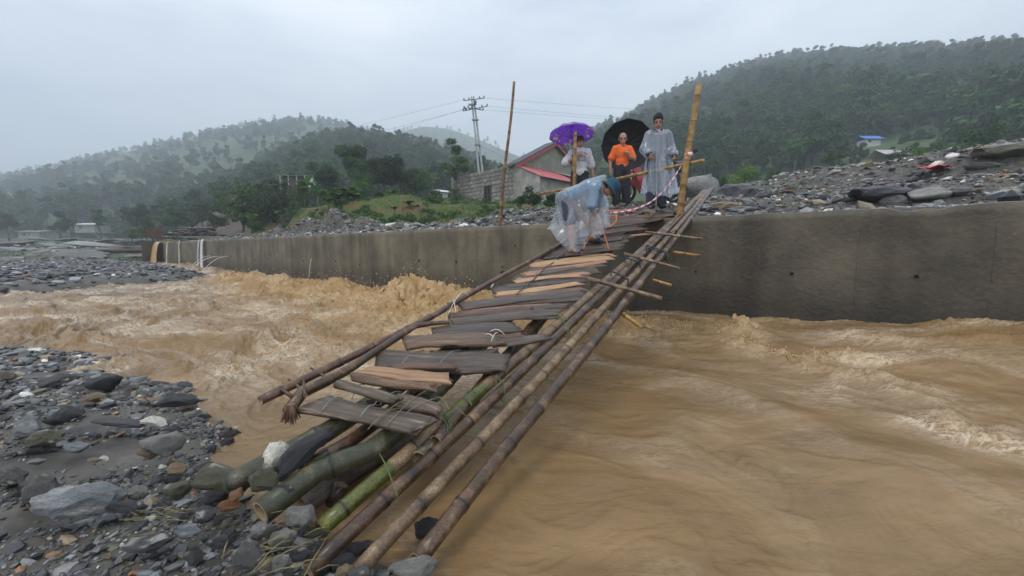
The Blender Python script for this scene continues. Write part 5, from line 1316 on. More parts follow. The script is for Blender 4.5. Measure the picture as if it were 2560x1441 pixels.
# the pole bundle
def pole(near, far, r0, r1, m, seed, label, sp=.36, zn=0):
    A = pole_pt(*near) + Vector((0, 0, zn)); B = pole_pt(*far); mid = A.lerp(B, .5) - Vector((0, 0, .045))
    o = bamboo('bamboo_pole', [A, A.lerp(mid, .5) - Vector((0, 0, .012)), mid, mid.lerp(B, .5) - Vector((0, 0, .012)), B], r0, r1, m, PB, sp, seed, wob=.005); o['label'] = label
pole((800, 1322), (1750, 490), .036, .050, M_bgreen, 21, 'yellow-green bamboo pole with a split butt', .38)
_me = [o for o in PB.children if o.get('label', '').startswith('yellow-green')][0].data; _me.materials.append(M_bdry)
_sg = 1 if max(_me.polygons, key=lambda q: q.center.z * 1e-3 + abs(q.normal.z) + (q.center.y * -.31 + q.center.z) * 20 * (q.material_index == 0)).normal.z > 0 else -1
for _p in _me.polygons:
    if _p.material_index == 0 and ((_p.center.y > 2.2 + .5 * math.sin(_p.center.y * 9) and _p.normal.z * _sg > -.35) or _p.center.y > 5): _p.material_index = 3
pole((775, 1430), (1762, 478), .032, .048, M_bdark, 22, 'dark brown bamboo pole')
pole((890, 1438), (1772, 476), .031, .046, M_bdry, 23, 'speckled tan bamboo pole')
pole((1044, 1400), (1780, 474), .034, .046, M_bdark, 24, 'dark peeling bamboo pole, outermost')
# short cross sticks lashed over the bundle
for i, (a, b, rr) in enumerate([((1614, 590), (1755, 609), .020), ((1682, 620), (1750, 626), .018), ((1560, 648), (1697, 683), .020), ((1632, 688), (1678, 698), .017), ((1468, 713), (1652, 760), .022), ((1545, 762), (1605, 801), .02), ((1600, 793), (1634, 802), .012)]):
    A, B = pole_pt(*a) + Vector((0, 0, .06 if i in (0, 2, 4) else -.06)), pole_pt(*b) + Vector((0, 0, .055 if i in (0, 2, 4) else -.07))
    bamboo('cross_stick', [A, B], rr, rr * .8, M_byel if i % 2 else M_bdry, PB, .28, 40 + i)
M_rubber = mat('black_rubber_strap', (.010, .010, .011), (.025, .025, .027), rough=.5)
M_wire = mat('wire', (.16, .17, .19), (.30, .31, .33), rough=.35, metal=.7)
M_fib = mat('dry_fibre', (.16, .14, .07), (.26, .23, .13), rough=.8, scale=20)
M_gfib = mat('green_fibre', (.06, .09, .03), (.13, .16, .06), rough=.8, scale=20)
def strap(px, py, px2, py2, m=M_rubber, rr=.009, name='lashing', parent=None, fn=pole_pt, up=.055):
    pts = []
    for k in range(13):
        t = k / 12; p = fn(px + (px2 - px) * t, py + (py2 - py) * t); pts.append(p + Vector((0, 0, up + .008 * math.sin(k * 2.2))))
    lo = [p - Vector((0, 0, up * 2)) for p in reversed(pts)]
    tube(name, pts + lo + [pts[0]], rr, m, parent or PB, 6)
for a in [(1616, 625, 1664, 640), (1620, 632, 1668, 646), (1655, 600, 1690, 585), (1528, 690, 1570, 712), (1560, 655, 1600, 668)]: strap(*a)
# wires over the planks and green bamboo ties
def arc(p0, p1, h, rr, m, name='tie', parent=BR, sag=0):
    n = 9; pts = [Vector(p0).lerp(Vector(p1), k / (n - 1)) + Vector((0, 0, h * math.sin(math.pi * k / (n - 1)))) for k in range(n)]; return tube(name, pts, rr, m, parent, 5)
for a, b in [((803, 1046), (858, 1010)), ((925, 1040), (990, 1000)), ((900, 1060), (950, 1030)), ((880, 1012), (912, 975)), ((948, 1030), (1010, 995)), ((998, 930), (1060, 888)), ((1096, 925), (1155, 887)),
             ((1085, 880), (1098, 850)), ((1158, 868), (1205, 848)), ((1335, 700), (1360, 680)), ((1310, 735), (1335, 710)), ((1360, 690), (1385, 665)), ((1380, 668), (1405, 645))]:
    arc(deck_pt(*a) + Vector((0, 0, .03)), deck_pt(*b) + Vector((0, 0, .03)), .035, .0028, M_wire)
for a, b in [((920, 1092), (1000, 1040)), ((935, 1080), (1040, 1010)), ((965, 1085), (1085, 985)), ((1000, 1060), (1130, 1010)), ((1085, 1010), (1125, 1045)), ((1230, 885), (1250, 850)), ((1210, 862), (1255, 850)), ((1240, 880), (1225, 860)),
             ((1100, 780), (1170, 760)), ((1112, 800), (1135, 780)), ((1130, 812), (1128, 785))]:
    arc(deck_pt(*a) + Vector((0, 0, .035)), deck_pt(*b) + Vector((0, 0, .04)), .03, .0020, M_fib if b[0] < 1200 or b[0] > 1240 else M_wire)
for px, py, px2, py2 in [(1098, 1062, 1120, 1090), (1102, 1055, 1126, 1085), (1106, 1052, 1130, 1080), (1395, 800, 1420, 835), (1400, 795, 1424, 826), (1240, 960, 1262, 985)]: strap(px, py, px2, py2, M_gfib, .003, 'bamboo_tie')
for a, b in [((1085, 1020), (1165, 1060)), ((1150, 990), (1180, 1035)), ((1130, 1010), (1190, 1000)), ((950, 1160), (995, 1270))]:
    arc(pole_pt(*a) + Vector((0, 0, .05)), pole_pt(*b) + Vector((0, 0, .045)), .02, .003, M_gfib, 'grass_strand', PB)

# standing bamboo posts and the hand rail -----------------------------------------------------
def post(name, foot, top, Yf, Yt, r0, r1, m, label, seed, sp=.42, sub=None):
    A = Vector(at(*foot, Yf)); B = Vector(at(*top, Yt)); g = float(back_height(np.array([A.x]), np.array([A.y]))[0]); A = A + (A - B).normalized() * .25
    o = bamboo(name, [A, A.lerp(B, .5), B], r0, r1, m, None, sp, seed, wob=.012); tag(o, label, 'bamboo post'); return o
post('bamboo_post', (1249, 560), (1285, 205), 9.7, 9.5, .042, .028, bamboo_mat('orange_bamboo', (.07, .03, .012), (.22, .10, .03), (.42, .25, .07)), 'tall thin reddish bamboo post leaning right, standing alone on the left', 61)
post('bamboo_post', (1701, 524), (1746, 210), 7.15, 7.1, .062, .048, M_byel, 'thick yellow bamboo post with red and white tape, right of the men', 62, .36)
post('bamboo_post', (1432, 545), (1440, 330), 8.55, 8.5, (.038), .033, M_byel, 'slim bamboo post in front of the man under the purple umbrella', 63, .30)
hr = bamboo('bamboo_handrail', [at(1344, 487, 8.6), at(1560, 444, 7.75), at(1762, 401, 7.0)], .026, .030, M_byel, None, .3, 64, wob=.004); tag(hr, 'horizontal bamboo handrail tied between the posts in front of the men', 'handrail')
# stub branches on the thick post
# barrier tape
M_tape = new_mat('barrier_tape')[0]; nt = M_tape.node_tree; b = nt.nodes['Principled BSDF']
wv = nt.nodes.new('ShaderNodeTexWave'); wv.inputs['Scale'].default_value = 1.0; uvn = nt.nodes.new('ShaderNodeAttribute'); uvn.attribute_name = 'len'
mth = nt.nodes.new('ShaderNodeMath'); mth.operation = 'SINE'; ml_ = nt.nodes.new('ShaderNodeMath'); ml_.operation = 'MULTIPLY'; ml_.inputs[1].default_value = 55
nt.links.new(uvn.outputs['Fac'], ml_.inputs[0]); nt.links.new(ml_.outputs[0], mth.inputs[0]); gt = nt.nodes.new('ShaderNodeMath'); gt.operation = 'GREATER_THAN'; gt.inputs[1].default_value = .15
nt.links.new(mth.outputs[0], gt.inputs[0]); mxr = nt.nodes.new('ShaderNodeMixRGB'); mxr.inputs['Color1'].default_value = (.72, .60, .64, 1); mxr.inputs['Color2'].default_value = (.58, .10, .16, 1)
nt.links.new(gt.outputs[0], mxr.inputs['Fac']); nt.links.new(mxr.outputs[0], b.inputs['Base Color']); b.inputs['Roughness'].default_value = .4; nt.nodes.remove(wv)
def tape(pts, w, name, label):
    P = [Vector(at(*p)) for p in pts]; n = 40; V = []; ln = []; s = 0; prev = None
    for i in range(n + 1):
        t = i / n * (len(P) - 1); k = min(int(t), len(P) - 2); f = t - k
        p0 = P[max(k - 1, 0)]; p1 = P[k]; p2 = P[k + 1]; p3 = P[min(k + 2, len(P) - 1)]
        p = .5 * ((2 * p1) + (-p0 + p2) * f + (2 * p0 - 5 * p1 + 4 * p2 - p3) * f * f + (-p0 + 3 * p1 - 3 * p2 + p3) * f ** 3)
        if prev is not None: s += (p - prev).length
        prev = p.copy(); tw = math.sin(i * .5) * .7; o = Vector((math.sin(tw) * .6, .1, math.cos(tw))) * w / 2
        V += [p - o, p + o]; ln += [s, s]
    me = py_mesh(name, V, [(2 * i, 2 * i + 2, 2 * i + 3, 2 * i + 1) for i in range(n)], True); a_ = me.attributes.new('len', 'FLOAT', 'POINT'); a_.data.foreach_set('value', np.array(ln, np.float32))
    o = link(name, me, [M_tape]); sdf = o.modifiers.new('thick', 'SOLIDIFY'); sdf.thickness = .0015; tag(o, label, 'tape')
tape([(1722, 383, 7.02), (1700, 420, 6.95), (1678, 455, 6.9), (1655, 482, 6.9), (1625, 507, 6.95), (1590, 522, 7.0), (1560, 529, 7.05), (1525, 533, 7.1)], .032, 'barrier_tape', 'red and white barrier tape drooping from the thick post to the deck')
tape([(1712, 388, 7.02), (1724, 384, 7.0), (1733, 388, 7.02), (1728, 381, 7.1), (1716, 383, 7.12)], .06, 'tape_knot', 'red and white tape knotted round the thick bamboo post')
# thin slats and split pieces filling the spaces between the wider planks
EXTRA = [((1000, 948), (1120, 955), 8, 'd'), ((1060, 893), (1240, 888), 10, 'd'), ((1120, 853), (1300, 842), 9, 'b'), ((1180, 808), (1395, 800), 8, 'd'), ((1170, 792), (1400, 770), 8, 't'), ((1200, 768), (1455, 752), 9, 'd'), ((1240, 750), (1460, 728), 8, 'b'),
         ((1262, 722), (1462, 706), 8, 'd'), ((1300, 698), (1500, 668), 7, 'g'), ((1330, 666), (1528, 645), 7, 'd'), ((1352, 645), (1545, 618), 8, 'b'), ((1380, 625), (1570, 606), 7, 'd'), ((1420, 612), (1575, 594), 8, 'd'), ((1452, 583), (1610, 564), 8, 'd'),
         ((1480, 572), (1630, 553), 7, 'g'), ((1490, 561), (1650, 545), 8, 'd'), ((1290, 706), (1470, 688), 7, 'p'), ((1215, 760), (1420, 744), 7, 'g'), ((1100, 872), (1230, 870), 8, 'g'), ((930, 1005), (1060, 1015), 12, 'd')]
for i, (a, b, w_, m) in enumerate(EXTRA):
    A, B = deck_pt(*a), deck_pt(*b); c = ((a[0] + b[0]) / 2, (a[1] + b[1]) / 2); wm = max(.04, (deck_pt(c[0], c[1] - w_ / 2) - deck_pt(c[0], c[1] + w_ / 2)).length * 1.35)
    plank(A, B, wm, .025, MM[m], 1200 + i, i % 3 == 0, lift=.022, tw=random.Random(i).uniform(-.12, .12), name='slat')
def deck_line(pts, rr, m, name, up=.055):
    P = []
    for (x0, y0), (x1, y1) in zip(pts[:-1], pts[1:]):
        for k in range(6): t = k / 6; P.append(deck_pt(x0 + (x1 - x0) * t, y0 + (y1 - y0) * t) + Vector((0, 0, up + .008 * math.sin(k * 2.7 + x0))))
    P.append(deck_pt(*pts[-1]) + Vector((0, 0, up))); return tube(name, P, rr, m, BR, 5)
deck_line([(1290, 752), (1315, 728), (1345, 703), (1362, 682), (1392, 662), (1418, 640), (1440, 622)], .006, M_rubber, 'strap')
deck_line([(1548, 612), (1575, 592), (1600, 575), (1622, 556), (1640, 540)], .006, M_rubber, 'strap')
M_twine = mat('white_twine', (.50, .46, .36), (.66, .62, .52), scale=20, rough=.8)
for a, b, h_ in [((1095, 795), (1175, 752), .02), ((1120, 805), (1168, 742), .05), ((1130, 770), (1140, 800), .05), ((1212, 858), (1235, 866), .02), ((1225, 850), (1262, 858), .03), ((1228, 875), (1245, 852), .02), ((1140, 765), (1172, 758), .06)]:
    arc(deck_pt(*a) + Vector((0, 0, .06)), deck_pt(*b) + Vector((0, 0, .06)), h_, .0035, M_twine, 'twine')
# ------------------------------------------------------------------ bodies as one smooth surface (distance field -> surface nets)
def surface_nets(Fd, org, h):
    S = Fd < 0; nx, ny, nz = Fd.shape
    c = [(0, 0, 0), (1, 0, 0), (0, 1, 0), (1, 1, 0), (0, 0, 1), (1, 0, 1), (0, 1, 1), (1, 1, 1)]
    sl = lambda A, o: A[o[0]:nx - 1 + o[0], o[1]:ny - 1 + o[1], o[2]:nz - 1 + o[2]]
    cnt = sum(sl(S, o).astype(np.int8) for o in c); act = (cnt > 0) & (cnt < 8)
    I = np.argwhere(act); idx = -np.ones(act.shape, np.int64); idx[act] = np.arange(len(I))
    P = np.zeros((len(I), 3)); W = np.zeros(len(I))
    ed = [(a, b) for a in range(8) for b in range(a + 1, 8) if sum(abs(np.array(c[a]) - np.array(c[b]))) == 1]
    for a, b in ed:
        oa, ob = np.array(c[a]), np.array(c[b]); fa = Fd[tuple((I + oa).T)]; fb = Fd[tuple((I + ob).T)]; m = (fa < 0) != (fb < 0)
        t = np.where(m, fa / (fa - fb + 1e-12), 0)[:, None]; P += np.where(m[:, None], oa + (ob - oa) * t, 0); W += m
    V = (I + P / W[:, None]) * h + np.array(org); Q = []
    for ax in range(3):
        u, v = [(1, 2), (2, 0), (0, 1)][ax]; o = [0, 0, 0]; o[ax] = 1
        A = S[:nx - o[0], :ny - o[1], :nz - o[2]]; B = S[o[0]:, o[1]:, o[2]:]; E = np.argwhere(A != B)
        E = E[(E[:, u] > 0) & (E[:, v] > 0) & (E[:, u] < act.shape[u]) & (E[:, v] < act.shape[v]) & (E[:, ax] < act.shape[ax])]
        q = []
        for du, dv in ((-1, -1), (0, -1), (0, 0), (-1, 0)):
            e = E.copy(); e[:, u] += du; e[:, v] += dv; q.append(idx[tuple(e.T)])
        q = np.stack(q, 1); fl = ~A[tuple(E.T)]; q[fl] = q[fl][:, ::-1]; Q.append(q)
    return V, np.concatenate(Q)
def cap(a, b, ra, rb=None): return ('c', np.array(a, float), np.array(b, float), ra, ra if rb is None else rb)
def ell(c, r, M=None): return ('e', np.array(c, float), np.array(r, float), M)
def bbox(prims):
    lo = np.full(3, 1e9); hi = -lo
    for p in prims:
        if p[0] == 'c': m = max(p[3], p[4]); lo = np.minimum(lo, np.minimum(p[1], p[2]) - m); hi = np.maximum(hi, np.maximum(p[1], p[2]) + m)
        else: m = p[2].max(); lo = np.minimum(lo, p[1] - m); hi = np.maximum(hi, p[1] + m)
    return lo, hi
def field(prims, lo, hi, h, k=.03, infl=0.):
    n = np.ceil((hi - lo) / h).astype(int) + 1; ax = [lo[i] + h * np.arange(n[i]) for i in range(3)]; Fd = np.full(n, 1.0)
    for p in prims:
        if p[0] == 'c': m = max(p[3], p[4]) + infl; a = np.minimum(p[1], p[2]) - m; b = np.maximum(p[1], p[2]) + m
        else: m = p[2].max() + infl; a = p[1] - m; b = p[1] + m
        mg = k + 2.5 * h; i0 = np.maximum(((a - mg - lo) / h).astype(int), 0); i1 = np.minimum(((b + mg - lo) / h).astype(int) + 2, n)
        if (i1 <= i0).any(): continue
        X, Y, Z = np.meshgrid(*[ax[i][i0[i]:i1[i]] for i in range(3)], indexing='ij'); 
        if p[0] == 'c':
            A, B, ra, rb = p[1:]; d = B - A; L2 = max(d @ d, 1e-9); t = np.clip(((X - A[0]) * d[0] + (Y - A[1]) * d[1] + (Z - A[2]) * d[2]) / L2, 0, 1)
            D = np.sqrt((X - A[0] - d[0] * t) ** 2 + (Y - A[1] - d[1] * t) ** 2 + (Z - A[2] - d[2] * t) ** 2) - (ra + (rb - ra) * t) - infl
        else:
            C, r_, M = p[1:]; x, y, z = X - C[0], Y - C[1], Z - C[2]
            if M is not None: x, y, z = [M[0][i] * x + M[1][i] * y + M[2][i] * z for i in range(3)]
            r_ = r_ + infl; k0 = np.sqrt((x / r_[0]) ** 2 + (y / r_[1]) ** 2 + (z / r_[2]) ** 2); k1 = np.sqrt((x / r_[0] ** 2) ** 2 + (y / r_[1] ** 2) ** 2 + (z / r_[2] ** 2) ** 2); D = k0 * (k0 - 1) / np.maximum(k1, 1e-6)
        s = (slice(i0[0], i1[0]), slice(i0[1], i1[1]), slice(i0[2], i1[2])); G = Fd[s]
        hh = np.clip(.5 + .5 * (G - D) / k, 0, 1); Fd[s] = G * (1 - hh) + D * hh - k * hh * (1 - hh)
    return Fd, ax
def sdf_object(name, prims, h, m, parent, k=.03, infl=0., cuts=(), wr=0., wf=14., wz=.35, keep=None, paint=None, seed=0, extra=None, flatten=False):
    lo, hi = bbox(prims); mg = infl + 3 * h + .02; lo = lo - mg; hi = hi + mg
    Fd, ax = field(prims, lo, hi, h, k, infl); X, Y, Z = np.meshgrid(*ax, indexing='ij', sparse=False)
    if wr: Fd = Fd + wr * (pn(X * wf + Z * wz * wf * .4 + seed, Y * wf + Z * wz * wf, seed) + .5 * pn(X * wf * 2 + 5, Z * wf * 1.3 + Y * 3, seed + 1))
    for p, n in cuts:
        n = np.array(n, float); n /= np.linalg.norm(n); Fd = np.maximum(Fd, (X - p[0]) * n[0] + (Y - p[1]) * n[1] + (Z - p[2]) * n[2])
    if extra is not None: Fd = extra(X, Y, Z, Fd)
    V, Q = surface_nets(Fd, lo, h)
    if keep is not None:
        kq = keep(V[Q].mean(1)); Q = Q[kq]; us = np.unique(Q); mp_ = -np.ones(len(V), int); mp_[us] = np.arange(len(us)); V = V[us]; Q = mp_[Q]
    C = paint(V) if paint is not None else None
    me = np_mesh(name, V, Q, True, colors=C); return link(name, me, [m], parent)
M_skin = mat('skin', (.85, .85, .85), (1.1, 1.08, 1.05), scale=20, rough=.5, vcol=1); SKIN = np.array([.36, .195, .125])
M_skin.node_tree.nodes['Principled BSDF'].inputs['Subsurface Weight'].default_value = .08
M_hair = mat('black_hair', (.006, .005, .005), (.012, .010, .009), scale=60, rough=.8, bump=.6)
def cloth(name, c, c2=None, rough=.85): return mat(name, c, c2 or tuple(x * 1.25 for x in c), scale=9, rough=rough, bump=.3, bscale=70)
M_orange = cloth('orange_cloth', (.72, .115, .018), (.85, .16, .03)); M_black = cloth('black_cloth', (.010, .010, .012), (.022, .022, .025)); M_navy = cloth('navy_cloth', (.020, .026, .042), (.035, .042, .062))
M_tee = cloth('pale_tee', (.46, .43, .45), (.58, .55, .56)); M_bshirt = cloth('blue_shirt', (.045, .13, .22), (.07, .18, .28)); M_shorts = cloth('dark_shorts', (.035, .035, .06), (.05, .05, .08))
M_hat = cloth('teal_hat', (.010, .055, .095), (.016, .075, .12)); M_sandal = mat('black_sandal', (.010, .010, .010), (.022, .022, .022), rough=.6); M_maroon = cloth('maroon_cap', (.05, .018, .022), (.08, .03, .035))
def rain_mat(name, op, tint=(.62, .68, .76)):
    m = bpy.data.materials.new(name); m.use_nodes = True; N, L = m.node_tree.nodes, m.node_tree.links; N.clear(); out = N.new('ShaderNodeOutputMaterial')
    tr = N.new('ShaderNodeBsdfTransparent'); df = N.new('ShaderNodeBsdfDiffuse'); tl = N.new('ShaderNodeBsdfTranslucent'); gl = N.new('ShaderNodeBsdfGlossy')
    df.inputs['Color'].default_value = (*tint, 1); tl.inputs['Color'].default_value = (*tint, 1); gl.inputs['Roughness'].default_value = .26; gl.inputs['Color'].default_value = (.95, .97, 1, 1); tr.inputs['Color'].default_value = (.96, .98, 1, 1)
    m1 = N.new('ShaderNodeMixShader'); m1.inputs[0].default_value = .45; L.new(df.outputs[0], m1.inputs[1]); L.new(tl.outputs[0], m1.inputs[2])
    tcn = N.new('ShaderNodeTexCoord'); mpn = N.new('ShaderNodeMapping'); mpn.inputs['Scale'].default_value = (1, 1, .35); L.new(tcn.outputs['Object'], mpn.inputs['Vector'])
    n = N.new('ShaderNodeTexNoise'); n.inputs['Scale'].default_value = 5; n.inputs['Detail'].default_value = 4; n.inputs['Distortion'].default_value = 1.6; L.new(mpn.outputs[0], n.inputs['Vector'])
    lw = N.new('ShaderNodeLayerWeight'); lw.inputs['Blend'].default_value = .35
    mr = N.new('ShaderNodeMapRange'); mr.inputs['From Min'].default_value = .35; mr.inputs['From Max'].default_value = .7; mr.inputs['To Min'].default_value = op * .45; mr.inputs['To Max'].default_value = op * 1.35; L.new(n.outputs['Fac'], mr.inputs['Value'])
    ad = N.new('ShaderNodeMath'); ad.operation = 'MULTIPLY_ADD'; ad.inputs[1].default_value = .42; ad.use_clamp = True; L.new(lw.outputs['Facing'], ad.inputs[0]); L.new(mr.outputs[0], ad.inputs[2])
    m2 = N.new('ShaderNodeMixShader'); L.new(ad.outputs[0], m2.inputs[0]); L.new(tr.outputs[0], m2.inputs[1]); L.new(m1.outputs[0], m2.inputs[2])
    m3 = N.new('ShaderNodeMixShader'); m3.inputs[0].default_value = .10; L.new(m2.outputs[0], m3.inputs[1]); L.new(gl.outputs[0], m3.inputs[2])
    bn = N.new('ShaderNodeBump'); bn.inputs['Strength'].default_value = .55; bn.inputs['Distance'].default_value = .03; L.new(n.outputs['Fac'], bn.inputs['Height'])
    for s in (df, gl, tl): L.new(bn.outputs[0], s.inputs['Normal'])
    L.new(m3.outputs[0], out.inputs['Surface']); return m
M_rain = rain_mat('clear_raincoat', .30, (.66, .72, .80)); M_rain1 = rain_mat('clear_poncho', .09, (.74, .78, .82))
V3 = lambda *a: np.array(a, float)
def rot(yaw=0, pitch=0, roll=0):
    """head frame: face looks along local -y; pitch > 0 looks down"""
    return np.array((Matrix.Rotation(yaw, 3, 'Z') @ Matrix.Rotation(roll, 3, 'Y') @ Matrix.Rotation(pitch, 3, 'X')))
def head_prims(c, M, s=1.0):
    g = lambda x, y, z: c + M @ (V3(x, y, z) * s); E = lambda p, r: ell(g(*p), V3(*r) * s, M.T.T if False else M)
    return [E((0, .008, .030), (.074, .090, .088)), E((0, -.022, -.045), (.056, .062, .064)), cap(g(0, -.088, .010), g(0, -.100, -.022), .009 * s, .014 * s), E((-.078, .008, -.008), (.011, .020, .030)), E((.078, .008, -.008), (.011, .020, .030)),
            cap(g(-.035, -.070, .028), g(.035, -.070, .028), .014 * s), cap(g(-.020, -.080, -.052), g(.020, -.080, -.052), .010 * s), cap(g(0, -.066, -.092), g(0, -.060, -.088), .016 * s)]
def head_paint(c, M, s=1.0, smile=False):
    def f(V):
        L = (V - c) @ M / s; C = np.tile(SKIN, (len(V), 1)); x, y, z = L.T; near = (np.abs(L) < .16).all(1); fr = near & (y < -.045)
        eye = fr & (np.abs(np.abs(x) - .031) < .011) & (np.abs(z - .006) < .005); br = fr & (np.abs(np.abs(x) - .032) < .019) & (np.abs(z - .030) < .005); mo = fr & (np.abs(x) < (.026 if smile else .022)) & (np.abs(z + .053) < .006)
        ck = fr & (np.abs(np.abs(x) - .04) < .02) & (np.abs(z + .03) < .02)
        C[ck] *= [1.12, .95, .9]; C[eye] = [.02, .012, .01]; C[br] = SKIN * .42; C[mo] = [.50, .38, .33] if smile else [.30, .08, .07]; return C
    return f
def hand_prims(w, d, nrm, s=1.0, curl=.6, side=1):
    """wrist w, direction of the hand d, palm normal nrm; fingers curl towards nrm"""
    d = d / np.linalg.norm(d); nrm = nrm - d * (nrm @ d); nrm /= np.linalg.norm(nrm); q = np.cross(d, nrm) * side; P = [cap(w, w + d * .07 * s, .024 * s, .026 * s), cap(w + d * .03 * s + q * .018, w + d * .08 * s + q * .026, .017 * s, .015 * s), cap(w + d * .03 * s - q * .018, w + d * .08 * s - q * .026, .017 * s, .015 * s)]
    for i, (o, L) in enumerate([(.030, .066), (.010, .076), (-.010, .072), (-.029, .056)]):
        b0 = w + (d * .082 + q * o) * s; d1 = d * math.cos(curl * .6) + nrm * math.sin(curl * .6); d2 = d * math.cos(curl * 1.7) + nrm * math.sin(curl * 1.7); d3 = d * math.cos(curl * 2.6) + nrm * math.sin(curl * 2.6)
        b1 = b0 + d1 * L * .45 * s; b2 = b1 + d2 * L * .32 * s; b3 = b2 + d3 * L * .25 * s; P += [cap(b0, b1, .0095 * s, .009 * s), cap(b1, b2, .009 * s, .0085 * s), cap(b2, b3, .0085 * s, .0075 * s)]
    t0 = w + (d * .025 + q * .026) * s; t1 = t0 + (d * .030 + q * .026 + nrm * .012) * s; t2 = t1 + (d * .026 + q * .002 + nrm * .024) * s; P += [cap(t0, t1, .013 * s, .0115 * s), cap(t1, t2, .0115 * s, .009 * s)]
    return P
def foot_prims(a, d, s=1.0):
    d = d / np.linalg.norm(d); q = np.cross(d, V3(0, 0, 1)); P = [cap(a, a + V3(0, 0, -.045) - d * .03, .036 * s, .032 * s), cap(a + V3(0, 0, -.03), a + d * .12 * s + V3(0, 0, -.055), .034 * s, .026 * s)]
    for i in range(5): b = a + d * .125 * s + q * (.032 - .016 * i) * s + V3(0, 0, -.058); P.append(cap(b, b + d * (.045 - .006 * i) * s, .012 * s, .009 * s))
    return P
def body_prims(J, s=1.0):
    up = (J['neck'] - J['pelvis']); up /= np.linalg.norm(up); sh = J['shR'] - J['shL']; sh /= np.linalg.norm(sh)
    fw = np.cross(up, sh); Mt = np.stack([sh, fw, up], 1); mid = J['pelvis'] * .45 + J['neck'] * .55
    P = [ell(J['pelvis'], V3(.155, .105, .11) * s, Mt), ell(J['pelvis'] * .72 + J['neck'] * .28, V3(.135, .095, .12) * s, Mt), ell(mid + up * .05, V3(.160, .108, .155) * s, Mt), cap(J['shL'], J['neck'] - up * .015, .060 * s, .045 * s), cap(J['shR'], J['neck'] - up * .015, .060 * s, .045 * s), cap(J['neck'] - up * .05, J['head'] - up * .02, .052 * s, .048 * s)]
    for q in 'LR':
        P += [cap(J['sh' + q], J['el' + q], .050 * s, .038 * s), cap(J['el' + q], J['wr' + q], .038 * s, .025 * s), cap(J['hip' + q], J['kn' + q], .088 * s, .056 * s), cap(J['kn' + q], J['kn' + q] * .6 + J['an' + q] * .4, .054 * s, .055 * s), cap(J['kn' + q] * .6 + J['an' + q] * .4, J['an' + q], .055 * s, .036 * s)]
    return P, Mt
def person(e, J, Mh, s, hands, feet, smile=False):
    """one continuous skin mesh: coarse body plus finely sampled head, hands and feet of the same figure"""
    B, Mt = body_prims(J, s); parts = [(B, .011, .035)]; Vs, Qs, Cs = [], [], []; off = 0
    hs = s * 1.10; parts.append((head_prims(J['head'], Mh, hs) + [cap(J['neck'], J['head'] - V3(0, 0, .03), .052 * s, .05 * s)], .006, .016))
    for w, d, n, cu, sd in hands: parts.append((hand_prims(w, d, n, s, cu, sd) + [cap(w - d / np.linalg.norm(d) * .06, w, .029 * s, .025 * s)], .0045, .008))
    for a, d in feet: parts.append((foot_prims(a, d, s) + [cap(a + V3(0, 0, .06), a, .038 * s, .036 * s)], .006, .014))
    hp = head_paint(J['head'], Mh, s * 1.10, smile)
    for P, h, k in parts:
        lo, hi = bbox(P); lo -= 3 * h; hi += 3 * h; Fd, ax = field(P, lo, hi, h, k); V, Q = surface_nets(Fd, lo, h); Vs.append(V); Qs.append(Q + off); Cs.append(hp(V)); off += len(V)
    me = np_mesh('body', np.concatenate(Vs), np.concatenate(Qs), True, colors=np.concatenate(Cs)); return link('body', me, [M_skin], e), B, Mt
def hair_obj(e, c, M, s=1.0, bald=False, m=None, name='hair', top=.012):
    s = s * 1.10
    g = lambda x, y, z: c + M @ (V3(x, y, z) * s)
    def ex(X, Y, Z, Fd):
        L = np.stack([X - c[0], Y - c[1], Z - c[2]], -1) @ M / s; x, y, z = L[..., 0], L[..., 1], L[..., 2]
        line = -.045 + np.clip((-y + .0) * 1.45, -.06, .125)
        if bald: G = np.maximum(np.maximum(Fd, -(z + .03)), z - .045); return np.maximum(G, -y - .035)
        return np.maximum(Fd, (line - z) * .8)
    return sdf_object(name, [ell(g(0, .012, .038), V3(.080, .094, .090 + top) * s, M)] + ([] if bald else [ell(g(0, -.03, .075), V3(.062, .055, .045) * s, M)]), .005, m or M_hair, e, k=.02, wr=.006, wf=55, extra=ex)
def shirt(e, B, Mt, J, m, s=1., hem=None, sleeve=.55, infl=.014, wr=.010, h=.010, name='shirt', long=False):
    P = [B[0], B[1], B[2], B[3], B[4]]
    for q in 'LR':
        a, b_ = J['sh' + q], J['el' + q]; P.append(cap(a, a + (b_ - a) * sleeve, .058 * s, .066 * s))
        if long: P.append(cap(b_, J['wr' + q], .050 * s, .040 * s)); P.append(cap(a, b_, .06 * s, .052 * s))
    up = Mt[:, 2]; cuts = [(J['neck'] + up * .030, up), (J['pelvis'] - up * (hem if hem is not None else .06), -up)]
    return sdf_object(name, P, h, m, e, k=.03, infl=infl, cuts=cuts, wr=wr, wf=11)
def pants(e, B, Mt, J, m, s=1., frac=.82, infl=.016, wr=.010, h=.010, name='trousers', flare=1.):
    P = [ell(J['pelvis'], V3(.150, .105, .12) * s, Mt)]; up = Mt[:, 2]
    for q in 'LR':
        hp, kn, an = J['hip' + q], J['kn' + q], J['an' + q]; P.append(cap(hp, kn, .092 * s, .070 * s * flare))
        if frac > 0: P.append(cap(kn, kn + (an - kn) * frac, .070 * s * flare, .066 * s * flare))
    cuts = [(J['pelvis'] + up * .07, up)]
    if frac <= 0:
        P = [P[0]] + [cap(J['hip' + q], J['hip' + q] + (J['kn' + q] - J['hip' + q]) * .78, .095 * s, .088 * s) for q in 'LR']
    return sdf_object(name, P, h, m, e, k=.025, infl=infl, cuts=cuts, wr=wr, wf=12)
